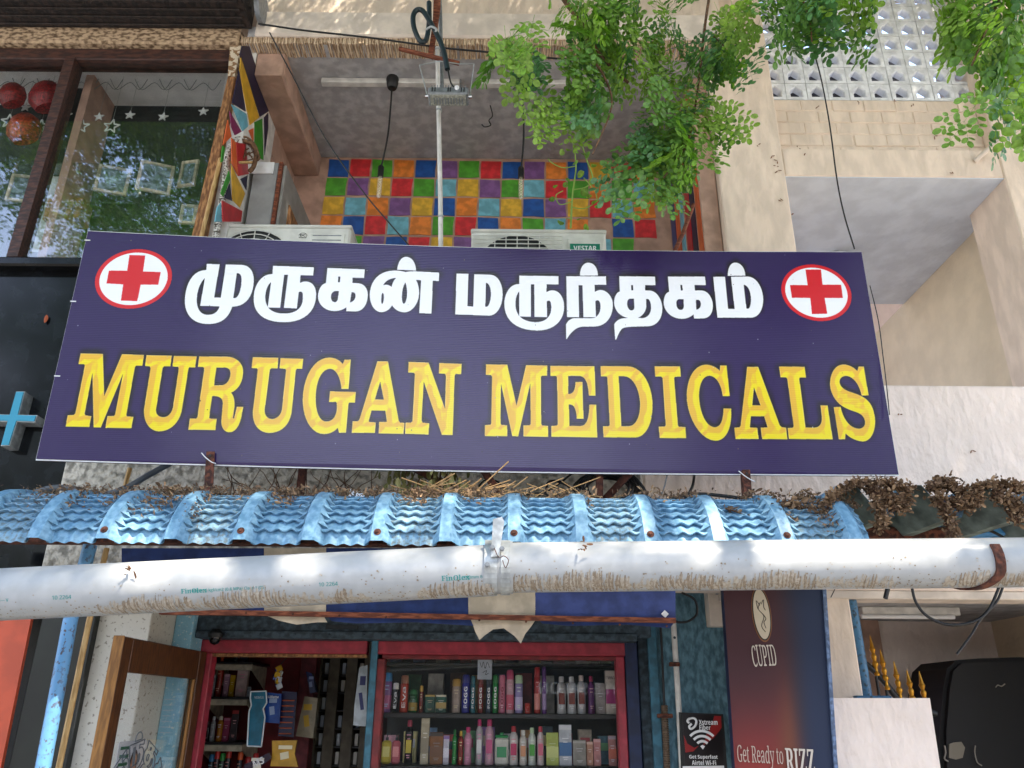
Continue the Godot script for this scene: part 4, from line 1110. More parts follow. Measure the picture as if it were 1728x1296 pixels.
	b.tube([Vector3(1.6452, 2.1883, -3.95), Vector3(1.6538, 1.5382, -3.95)], 0.029, 14)
	solo("blue_post", b, M.polecolumn, "dark blue steel post in front of the golden spiked gate", "pole")
	var t := thing("white_conduit", "white vertical conduit with clamp on the teal wall", "pipe")
	b = Mb.new()
	b.tube([Vector3(0.8182, 2.033, -4.13), Vector3(0.8171, 1.6867, -4.13), Vector3(0.8113, 1.3002, -4.13)], 0.014, 8)
	put("conduit", b.done(), M.whitepaint, t)
	put("conduit_clamp", boxm(Vector3(0.8072, 1.8191, -4.12), Vector3(0.05, 0.02, 0.035), 0.004).done(), M.rust, t)
	t = thing("ribbed_hose", "brown ribbed conduit hose on the teal wall below a thin black cable", "pipe")
	b = Mb.new()
	var hp := [Vector3(0.7471, 1.6276, -4.13), Vector3(0.7484, 1.4763, -4.13), Vector3(0.7405, 1.275, -4.13)]
	for i in 36:
		var p: Vector3 = hp[0].lerp(hp[2], i / 35.0)
		b.lathe([Vector2(0.013, -0.006), Vector2(0.018, 0.0), Vector2(0.013, 0.006)], Transform3D(Basis.IDENTITY, p), 10)
	put("hose_ribs", b.done(), worn(h("6b5a4a"), 0.7, 5.0), t)
	put("hose_clamp", boxm(Vector3(0.7435, 1.5855, -4.11), Vector3(0.075, 0.02, 0.02), 0.004).done(), M.rust, t)
	b = Mb.new()
	b.tube([Vector3(0.7546, 2.0335, -4.14), Vector3(0.7529, 1.8225, -4.14), Vector3(0.7466, 1.6196, -4.13)], 0.006, 6)
	put("feed_cable", b.done(), M.cable, t)

func roof_point(phi: float) -> Vector2:     # (height, z) of the curved awning at slope phi
	var a := deg_to_rad(75.0)
	return Vector2(2.128 + 0.29 * (cos(phi) - cos(a)), -2.75 - 0.29 * (sin(a) - sin(phi)))

func roof_at(s: float, u: float, lift: float) -> Vector3:    # s metres up the sheet from its front edge
	var phi := deg_to_rad(75.0) - s / 0.29
	var flat_from := deg_to_rad(7.0)
	if phi >= flat_from:
		var p := roof_point(phi)
		return Vector3(u, p.x + cos(phi) * lift, p.y + sin(phi) * lift)
	var p := roof_point(flat_from)
	var extra := (flat_from - phi) * 0.29
	return Vector3(u, p.x + sin(flat_from) * extra + cos(flat_from) * lift, p.y - cos(flat_from) * extra + sin(flat_from) * lift)

func build_awning() -> void:
	var aw := thing("tile_awning", "sky blue tile profile metal awning curving over the shop front", "awning")
	var pitch := 0.2355
	var pan_w := 0.172
	var pan := Mb.new()
	var n := 28
	var step := 0.041
	var grid := []
	var wave := func(u: float) -> float: return 0.0058 * cos(TAU * u / 0.0475)
	var rows := []
	rows.append([0.0, 0.0, 0.6])
	rows.append([0.03, 0.001, 0.6])
	for k in 12:
		var s0 := 0.05 + step * k
		rows.append([s0, 0.0, 1.0])
		rows.append([s0 - 0.006, 0.015, 1.0])
		rows.append([s0 - 0.004, 0.0175, 1.0])
		rows.append([s0 + step * 0.45, 0.008, 1.0])
		rows.append([s0 + step - 0.003, 0.0015, 1.0])
	rows.append([0.62, 0.0, 0.0])
	rows.append([0.76, 0.0, 0.0])
	for r in rows:
		var line := []
		for i in n + 1:
			var u := -pan_w / 2 + pan_w * i / n
			var flute: float = 0.004 * cos(TAU * u / 0.0475) if r[2] < 1.0 else 0.0
			line.append(roof_at(maxf(0.0, r[0] + r[2] * wave.call(u)) if r[2] == 1.0 else r[0] + (0.3 * wave.call(u) if r[0] == 0.0 else 0.0), u, r[1] + flute))
		grid.append(line)
	for j in grid.size() - 1:
		for i in n:
			pan.quad(grid[j][i], grid[j][i + 1], grid[j + 1][i + 1], grid[j + 1][i])
	var pm := pan.done()
	var rib := Mb.new()
	var ss := []
	for i in 20:
		ss.append(0.62 * i / 19.0)
	ss.append(0.76)
	var prof := [Vector2(-0.046, -0.002), Vector2(-0.021, 0.034), Vector2(0.021, 0.034), Vector2(0.046, -0.002)]
	for i in ss.size() - 1:
		for k in 3:
			rib.quad(roof_at(ss[i], prof[k].x, prof[k].y), roof_at(ss[i], prof[k + 1].x, prof[k + 1].y), roof_at(ss[i + 1], prof[k + 1].x, prof[k + 1].y), roof_at(ss[i + 1], prof[k].x, prof[k].y))
	# stepped notches where the tile rows run into the rib flanks
	for k in 9:
		for sg in [-1.0, 1.0]:
			var s0 := 0.052 + step * k
			var a := roof_at(s0, sg * 0.045, 0.006)
			var b2 := roof_at(s0 + 0.012, sg * 0.024, 0.034)
			var c := roof_at(s0 + step * 0.9, sg * 0.032, 0.022)
			var d := roof_at(s0 + 0.004, sg * 0.060, 0.012)
			rib.tri(a, d, b2)
			rib.tri(d, c, b2)
			rib.tri(d, b2, a)
	var rm := rib.done()
	var x0 := -1.6375
	for i in 16:
		var x := x0 + pitch * (i - 2)
		if x > 1.1979:
			break
		var r := put("rib", rm, M.awning, aw)
		r.position.x = x
		if x + pitch < 1.2287:
			var p := put("tile_panel", pm, M.awning_grime if i % 3 == 1 else M.awning, aw)
			p.position.x = x + pitch / 2
	for i in 7:
		var x := x0 + pitch * (2 * i - 1)
		if x > 1.1:
			break
		var b := Mb.new()
		b.lathe([Vector2(0.0, 0.008), Vector2(0.006, 0.008), Vector2(0.008, 0.003), Vector2(0.013, 0.002), Vector2(0.013, 0.0)], Transform3D(Basis(Vector3(1, 0, 0), deg_to_rad(68)), roof_at(0.03, x, 0.034)), 10)
		put("screw", b.done(), M.rust, aw)
	# end sheet with plain curve
	var es := Mb.new()
	var ex0 := 1.1218
	for i in ss.size() - 1:
		es.quad(roof_at(ss[i], ex0, 0.008), roof_at(ss[i], ex0 + 0.13, 0.0), roof_at(ss[i + 1], ex0 + 0.13, 0.0), roof_at(ss[i + 1], ex0, 0.008))
	put("end_sheet", es.done(), M.awning, aw)
	put("wall_beam", span(-2.4, ex0 + 0.1, 2.26, 2.32, -3.5, -3.42, 0.004), M.rust, aw)
	var fl := Mb.new()
	# corrugated neighbour sheet
	var cs := thing("corrugated_sheet", "weathered blue corrugated sheet with dark underside heaped with dry leaves", "roof sheet")
	var up := []
	var px := 1.1052
	var cp := 0.245
	var prof2 := PackedVector2Array()
	for k in 7:
		prof2.append_array([Vector2(px + cp * k, 0.0), Vector2(px + cp * k + 0.045, 0.0), Vector2(px + cp * k + 0.095, 0.115), Vector2(px + cp * k + 0.165, 0.12)])
	var top := Mb.new()
	var und := Mb.new()
	for i in prof2.size() - 1:
		for seg in 4:
			var z0 := -2.85 - 0.2 * seg
			var z1 := z0 - 0.2
			var y0 := 2.265 + 0.006 * seg
			var a := Vector3(prof2[i].x, y0 + prof2[i].y, z0)
			var b2 := Vector3(prof2[i + 1].x, y0 + prof2[i + 1].y, z0)
			var c := Vector3(prof2[i + 1].x, y0 + 0.006 + prof2[i + 1].y, z1)
			var d := Vector3(prof2[i].x, y0 + 0.006 + prof2[i].y, z1)
			top.quad(a, b2, c, d)
			var o := Vector3(0, -0.003, 0.0)
			und.quad(d + o, c + o, b2 + o, a + o)
	put("sheet_top", top.done(), M.awning, cs)
	put("sheet_underside", und.done(), M.sheet_under, cs)
	put("blue_rail", span(1.4119, 4.2, 2.2979, 2.358, -3.36, -3.3, 0.006), M.bluepaint, cs)
	put("rusty_block", span(1.4092, 1.7999, 2.2556, 2.3119, -3.29, -3.22, 0.01), M.rust, cs)
	put("lower_rail", span(1.8804, 4.2, 2.2777, 2.316, -3.46, -3.4, 0.006), M.bluepaint, cs)

func build_pipe() -> void:
	var pp := thing("drain_pipe", "long white plastic drain pipe streaked with mud under the awning edge", "pipe")
	var a0 := Vector3(-1.5705, 1.8944, -2.35)
	var a1 := Vector3(-0.0509, 1.9807, -2.35)
	var c0 := Vector3(-0.0683, 1.9874, -2.35)
	var c1 := Vector3(1.6158, 2.0182, -2.35)
	pipe_run("left_length", a0 - (a1 - a0) * 0.5, a1, 0.0735, pp)
	pipe_run("right_length", c0, c1 + (c1 - c0) * 0.6, 0.0715, pp)
	var dir := (c1 - c0).normalized()
	var up := Vector3(0, 0, 1).cross(dir).normalized() * 1.0
	# mud streaks on the lower half, thin flakes of dried mud
	for q in [[a0, a1, 0.0736, 230, 0], [c0, c1, 0.0716, 330, 0], [a0, a1, 0.0737, 230, 1], [c0, c1, 0.0717, 330, 1]]:
		var b := Mb.new()
		var A: Vector3 = q[0]
		var D: Vector3 = (q[1] - q[0]).normalized()
		var L: float = (q[1] - q[0]).length()
		var R: float = q[2]
		var nrm := D.cross(Vector3(0, 0, 1)).normalized()
		var t := 0.42 if R > 0.073 else 0.02
		while t < L:
			t += rng.randf_range(0.002, 0.008)
			var gap := sin(t * 9.0) + sin(t * 23.0 + 1.0) + sin(t * 4.1)
			if gap < (-1.7 if q[4] == 0 else -0.6) or rng.randf() < 0.1:
				continue
			var w := rng.randf_range(0.002, 0.008) if q[4] == 0 else rng.randf_range(0.0007, 0.004)
			var th0 := deg_to_rad(rng.randf_range(-86, -60))
			var th1 := deg_to_rad(rng.randf_range(-52, -28) + gap * 7.0)
			var sway := rng.randf_range(-0.012, -0.002)
			var m := 8
			var sd := rng.randf() * 9.0
			for k in m:
				var f0 := float(k) / m
				var f1 := float(k + 1) / m
				var w0 := w * (0.35 + 0.65 * sin(PI * (0.1 + 0.8 * f0))) * (0.8 + 0.35 * sin(f0 * 17.0 + sd))
				var w1 := w * (0.35 + 0.65 * sin(PI * (0.1 + 0.8 * f1))) * (0.8 + 0.35 * sin(f1 * 17.0 + sd))
				var pt := func(f: float, dw: float) -> Vector3:
					var th := lerpf(th0, th1, f)
					return A + D * (t + dw + sway * sin(f * 2.2)) + (Vector3(0, 0, 1) * cos(th) + Vector3(0, 1, 0) * sin(th)) * (R + 0.0006)
				b.quad(pt.call(f0, -w0), pt.call(f0, w0), pt.call(f1, w1), pt.call(f1, -w1))
		for i in int(q[3]):
			t = rng.randf_range(0.05, 1.0) * L
			var th := deg_to_rad(rng.randf_range(-75, 5) if rng.randf() < 0.3 else rng.randf_range(-80, -45))
			var c := A + D * t + (Vector3(0, 0, 1) * cos(th) + Vector3(0, 1, 0) * sin(th)) * (R + 0.0006)
			var ty := (Vector3(0, 0, 1) * -sin(th) + Vector3(0, 1, 0) * cos(th))
			var e := rng.randf_range(0.0008, 0.003)
			b.quad(c - D * e - ty * e * 0.6, c + D * e - ty * e, c + D * e * 0.7 + ty * e, c - D * e + ty * e * 0.8)
		var o := put("mud_streaks", b.done(), M.grime if q[4] == 1 else M.dust, pp)
		o.set_meta("kind", "stuff")
	# printed marks in green
	var dA := (a1 - a0).normalized()
	for q in [[340.0, "FinOlex", 0.013, true], [395.0, "140mm 6 kgf/cm2 (0.6 MPa) Class-1 (00)", 0.0085, false], [770.0, "FinOlex", 0.0145, true], [805.0, "140mm 6 kgf", 0.009, false], [560.0, "10 2264", 0.011, false], [125.0, "10 2264", 0.011, false], [20.0, "Class-1 --- V", 0.009, false]]:
		var t := put("print_mark", letters(q[1], "Droid Serif" if q[3] else "Droid Sans", q[2], q[3], 0.0006), flat(h("2f8a86"), 0.6), pp)
		var f: float = (q[0] + 60.0) / 892.0
		var th := deg_to_rad(-22.0)
		var bs := Basis(Vector3(0, 0, 1), atan2(dA.y, dA.x)) * Basis(Vector3(1, 0, 0), -th)
		t.transform = Transform3D(bs, a0.lerp(a1, f) + bs * Vector3(0, 0, 0.0737))
	# strap of two bands over the joint
	var st := thing("pipe_strap", "pale metal strap with bolts clamping the drain pipe joint to the awning", "strap")
	for q in [[829.0, 0.037, 0.0765], [853.0, 0.026, 0.0755]]:
		var cx: float = (q[0] - 822.0) / 968.0
		var c := c0.lerp(c1, cx)
		var b := Mb.new()
		var R: float = q[2]
		for k in 20:
			var t0 := -1.9 + 3.9 * k / 20.0
			var t1 := -1.9 + 3.9 * (k + 1) / 20.0
			var r0 := Vector3(0, sin(t0), cos(t0))
			var r1 := Vector3(0, sin(t1), cos(t1))
			var hw := Vector3(q[1] / 2, 0, 0)
			b.quad(c + r0 * (R + 0.003) - hw, c + r0 * (R + 0.003) + hw, c + r1 * (R + 0.003) + hw, c + r1 * (R + 0.003) - hw)
			b.quad(c + r0 * R + hw, c + r0 * (R + 0.003) + hw, c + r0 * (R + 0.003) - hw, c + r0 * R - hw)
			b.quad(c + r0 * R - hw, c + r0 * (R + 0.003) - hw, c + r1 * (R + 0.003) - hw, c + r1 * R - hw)
			b.quad(c + r0 * (R + 0.003) + hw, c + r0 * R + hw, c + r1 * R + hw, c + r1 * (R + 0.003) + hw)
		put("band", b.done(), M.galv, st)
	var b := Mb.new()
	b.prism(PackedVector2Array([Vector2(-0.0514, 2.1111), Vector2(-0.0259, 2.1183), Vector2(-0.0189, 2.1045), Vector2(-0.0329, 2.0062), Vector2(-0.0563, 2.0027)]), -2.268, -2.262)
	put("hanger", b.done(), M.galv, st)
	for p in [Vector3(-0.0516, 2.0287, -2.258), Vector3(-0.0248, 2.0264, -2.262), Vector3(-0.0659, 1.9811, -2.262)]:
		b = Mb.new()
		b.lathe([Vector2(0.0, 0.007), Vector2(0.005, 0.007), Vector2(0.0055, 0.002), Vector2(0.008, 0.0018), Vector2(0.008, -0.004)], Transform3D(Basis(Vector3(1, 0, 0), PI / 2), p), 6)
		put("bolt", b.done(), M.steelgrey, st)
	b = Mb.new()
	b.tube(curve([Vector3(-0.0464, 2.0256, -2.25), Vector3(-0.0326, 1.9991, -2.25), Vector3(-0.0194, 2.0042, -2.25), Vector3(-0.0059, 1.9927, -2.25), Vector3(-0.0141, 1.9721, -2.255), Vector3(-0.0226, 1.9926, -2.25)], 5), 0.0012, 5)
	put("tie_wire", b.done(), M.rust, st)
	# hook at the right
	var hk := thing("pipe_hook", "rusty flat hook wrapped round the right end of the drain pipe", "hook")
	b = Mb.new()
	var c := c0.lerp(c1, (1662.0 - 822.0) / 968.0)
	for k in 14:
		var t0 := -2.3 + 2.85 * k / 14.0
		var t1 := -2.3 + 2.85 * (k + 1) / 14.0
		var r0 := Vector3(0, sin(t0), cos(t0))
		var r1 := Vector3(0, sin(t1), cos(t1))
		var sh := func(t: float) -> Vector3: return Vector3(-0.05 * clampf(-t - 0.6, 0.0, 2.0), 0, 0)
		var hw := Vector3(0.0135, 0, 0)
		var R := 0.0725
		b.quad(c + r0 * (R + 0.007) - hw + sh.call(t0), c + r0 * (R + 0.007) + hw + sh.call(t0), c + r1 * (R + 0.007) + hw + sh.call(t1), c + r1 * (R + 0.007) - hw + sh.call(t1))
		b.quad(c + r0 * R - hw + sh.call(t0), c + r0 * (R + 0.007) - hw + sh.call(t0), c + r1 * (R + 0.007) - hw + sh.call(t1), c + r1 * R - hw + sh.call(t1))
		b.quad(c + r0 * (R + 0.007) + hw + sh.call(t0), c + r0 * R + hw + sh.call(t0), c + r1 * R + hw + sh.call(t1), c + r1 * (R + 0.007) + hw + sh.call(t1))
	put("hook_band", b.done(), M.rust, hk)
	b = Mb.new()
	b.box(c + Vector3(0, sin(0.55) * 0.076, cos(0.55) * 0.076), Vector3(0.027, 0.004, 0.008), 0.001)
	put("hook_tip", b.done(), M.rust, hk)

func pipe_run(called: String, a: Vector3, b: Vector3, r: float, parent: Node3D) -> void:
	var m := Mb.new()
	var pts := []
	for i in 13:
		pts.append(a.lerp(b, i / 12.0))
	m.tube(pts, r, 40)
	put(called, m.done(), M.pvc, parent)
	if called == "right_length":
		m = Mb.new()
		m.tube([a - (b - a).normalized() * 0.0, a + (b - a).normalized() * 0.075], r + 0.0035, 40)
		put("socket", m.done(), M.pvc, parent)


# outline text "M x y L x y C ... Z" to polygons; numbers are millimetres
func outlines(d: String) -> Array:
	var out := []
	var cur := PackedVector2Array()
	var op := ""
	var nums := []
	for t in d.split(" ", false):
		if t == "M" or t == "L" or t == "C" or t == "Z":
			op = t
			nums = []
			if t == "Z":
				out.append(cur)
				cur = PackedVector2Array()
			continue
		nums.append(t.to_float())
		if op != "C" and nums.size() == 2:
			cur.append(Vector2(nums[0], nums[1]))
			nums = []
			if op == "M":
				op = "L"
		elif op == "C" and nums.size() == 6:
			var p0 := cur[cur.size() - 1]
			for k in range(1, 11):
				cur.append(p0.bezier_interpolate(Vector2(nums[0], nums[1]), Vector2(nums[2], nums[3]), Vector2(nums[4], nums[5]), k / 10.0))
			nums = []
	if cur.size() > 2:
		out.append(cur)
	return out

func fill(img: Image, poly: PackedVector2Array, c: Color, clear := false) -> void:
	var y0 := 1e9
	var y1 := -1e9
	for p in poly:
		y0 = minf(y0, p.y)
		y1 = maxf(y1, p.y)
	var m := poly.size()
	for y in range(maxi(0, int(y0)), mini(img.get_height(), int(y1) + 1)):
		var yc := y + 0.5
		var xs := []
		for i in m:
			var a := poly[i]
			var b := poly[(i + 1) % m]
			if (a.y <= yc) != (b.y <= yc):
				xs.append(a.x + (yc - a.y) / (b.y - a.y) * (b.x - a.x))
		xs.sort()
		for k in range(0, xs.size() - 1, 2):
			var xa := int(round(xs[k]))
			var xb := int(round(xs[k + 1]))
			if xb > xa:
				img.fill_rect(Rect2i(xa, y, xb - xa, 1), c)

func circle_poly(c: Vector2, r: float, ry := -1.0) -> PackedVector2Array:
	var p := PackedVector2Array()
	for k in 72:
		p.append(c + Vector2(cos(TAU * k / 72.0) * r, sin(TAU * k / 72.0) * (r if ry < 0 else ry)))
	return p

func blurred(src: Image, f: int) -> Image:
	var b: Image = src.duplicate()
	var w := b.get_width()
	var hh := b.get_height()
	b.resize(w / f, hh / f, Image.INTERPOLATE_LANCZOS)
	b.resize(w, hh, Image.INTERPOLATE_CUBIC)
	return b

func tamil_glyphs() -> Array:
	return [   # [outline with its closed counters]
		["M -1260 391 L -1201 390 L -1202 219 L -1172 219 L -1173 390 L -1100 390 C -1059 389 -1038 349 -1035 307 C -1029 231 -1051 179 -1112 174 L -1115 174 C -1124 118 -1151 86 -1212 85 C -1285 84 -1324 138 -1332 203 C -1341 278 -1323 357 -1258 359 Z M -1117 346 C -1102 346 -1094 336 -1091 311 C -1086 263 -1093 220 -1109 218 L -1116 218 Z M -1258 317 L -1259 175 L -1172 174 C -1176 144 -1192 132 -1218 131 C -1250 130 -1271 158 -1278 202 C -1284 246 -1278 291 -1258 317 Z"],
		["M -957 390 L -769 387 L -768 344 L -826 344 L -824 303 C -818 309 -809 312 -797 312 C -769 313 -748 284 -745 245 C -738 162 -783 104 -876 102 C -964 101 -1018 143 -1025 220 C -1032 287 -1007 345 -955 347 Z M -956 304 L -956 178 C -967 194 -972 213 -974 233 C -975 263 -969 292 -956 304 Z M -901 345 L -884 345 L -884 174 L -825 173 L -825 254 C -822 261 -812 262 -807 250 C -804 238 -802 218 -804 201 C -809 168 -834 147 -878 146 C -910 145 -936 154 -954 174 L -900 174 Z"],
		["M -707 386 L -534 384 L -534 338 L -587 339 L -586 312 L -561 311 C -530 310 -512 282 -511 249 C -508 198 -530 167 -559 166 L -602 166 L -603 186 C -617 173 -634 166 -656 165 C -703 165 -733 200 -736 237 C -738 273 -728 300 -707 307 Z M -653 343 L -644 343 L -643 313 L -652 313 Z M -644 268 L -660 267 C -674 264 -679 249 -677 235 C -675 219 -667 210 -657 210 C -647 212 -645 222 -645 236 Z M -586 263 L -579 263 C -570 261 -567 254 -566 244 C -567 227 -575 214 -589 211 Z"],
		["M -346 375 C -331 379 -321 380 -298 380 L -190 377 L -189 332 L -217 333 L -216 164 L -272 165 L -272 334 L -295 335 C -284 317 -278 291 -277 266 C -277 210 -305 167 -340 167 C -365 167 -385 182 -397 201 C -407 177 -427 165 -444 165 C -476 165 -499 206 -502 251 C -507 327 -466 378 -400 381 C -380 382 -362 380 -346 375 Z M -388 342 C -415 341 -437 324 -444 303 C -431 308 -416 307 -405 295 C -403 313 -399 327 -388 342 Z M -444 263 C -439 263 -437 250 -437 233 C -437 216 -440 207 -443 207 C -446 208 -449 222 -448 238 C -448 253 -447 263 -444 263 Z M -343 320 C -336 301 -333 281 -332 259 C -332 233 -337 211 -345 211 C -351 213 -355 233 -355 255 C -355 280 -352 303 -343 320 Z"],
		["M -385 386 C -384 426 -371 455 -346 456 C -318 455 -300 422 -297 384 Z"],
		["M -109 374 L -54 374 L -54 206 L -27 204 L -27 372 L 49 372 C 85 371 106 326 107 272 C 108 210 83 161 46 160 L -108 162 Z M 29 329 C 45 326 52 299 53 270 C 52 237 45 206 34 205 L 28 205 Z"],
		["M 183 372 L 366 374 L 366 330 L 311 329 L 310 288 C 318 295 329 299 339 299 C 370 299 392 263 391 215 C 389 140 340 93 267 91 C 175 89 116 135 115 222 C 115 278 140 327 183 328 Z M 183 288 L 184 162 C 173 178 166 201 167 226 C 167 254 173 277 183 288 Z M 238 328 L 253 328 L 254 160 L 312 160 L 311 241 C 316 245 324 246 327 240 C 332 228 332 208 330 194 C 325 158 300 134 260 133 C 227 133 202 143 187 160 L 238 160 Z"],
		["M 403 375 L 590 380 L 590 335 L 535 334 L 535 297 C 544 304 553 307 562 308 C 593 308 619 272 617 231 C 614 164 578 121 529 119 L 475 117 C 445 114 420 89 401 53 L 398 53 L 398 126 C 406 145 421 158 439 159 L 512 161 C 524 162 532 164 536 166 L 479 165 L 478 329 L 460 329 L 459 164 L 403 163 Z M 536 247 C 542 256 553 256 557 243 C 561 226 559 202 552 189 C 548 179 541 172 537 168 Z"],
		["M 467 380 C 468 423 486 451 509 451 C 535 451 553 425 552 383 Z"],
		["M 652 382 L 821 385 L 821 339 L 772 338 L 771 311 L 791 311 C 828 310 849 261 846 217 C 842 160 811 127 772 126 L 714 123 C 684 121 662 118 654 110 C 643 98 633 75 626 56 L 621 56 L 619 131 C 627 151 646 164 670 165 L 684 166 C 640 174 622 211 623 245 C 625 275 636 296 651 302 Z M 773 266 L 781 266 C 791 263 795 242 793 215 C 789 188 774 170 750 167 L 731 168 C 756 181 770 205 772 228 Z M 706 336 L 715 337 L 715 310 L 706 310 Z M 716 266 L 697 265 C 687 262 684 250 683 238 C 684 217 692 205 702 206 C 712 206 715 213 716 223 Z"],
		["M 882 387 L 1058 392 L 1059 346 L 1005 345 L 1005 317 L 1036 318 C 1067 318 1087 278 1083 237 C 1079 196 1059 174 1031 172 L 990 171 L 989 192 C 973 175 951 168 933 168 C 884 167 851 207 854 251 C 857 282 867 302 883 307 Z M 938 345 L 947 345 L 948 316 L 939 315 Z M 948 270 L 926 269 C 916 266 913 254 913 244 C 913 225 920 214 931 214 C 942 214 947 225 947 236 Z M 1006 268 L 1017 268 C 1026 266 1028 254 1027 244 C 1024 228 1016 219 1004 217 Z"],
		["M 1097 392 L 1154 394 L 1154 226 L 1184 226 L 1182 395 L 1263 399 C 1309 398 1330 333 1324 278 C 1317 219 1290 184 1256 183 L 1099 178 Z M 1239 354 C 1263 352 1269 310 1266 276 C 1262 249 1256 230 1247 229 L 1240 229 Z"],
		["M 1167 399 C 1170 443 1188 472 1210 472 C 1240 472 1254 439 1252 403 Z"],
	]

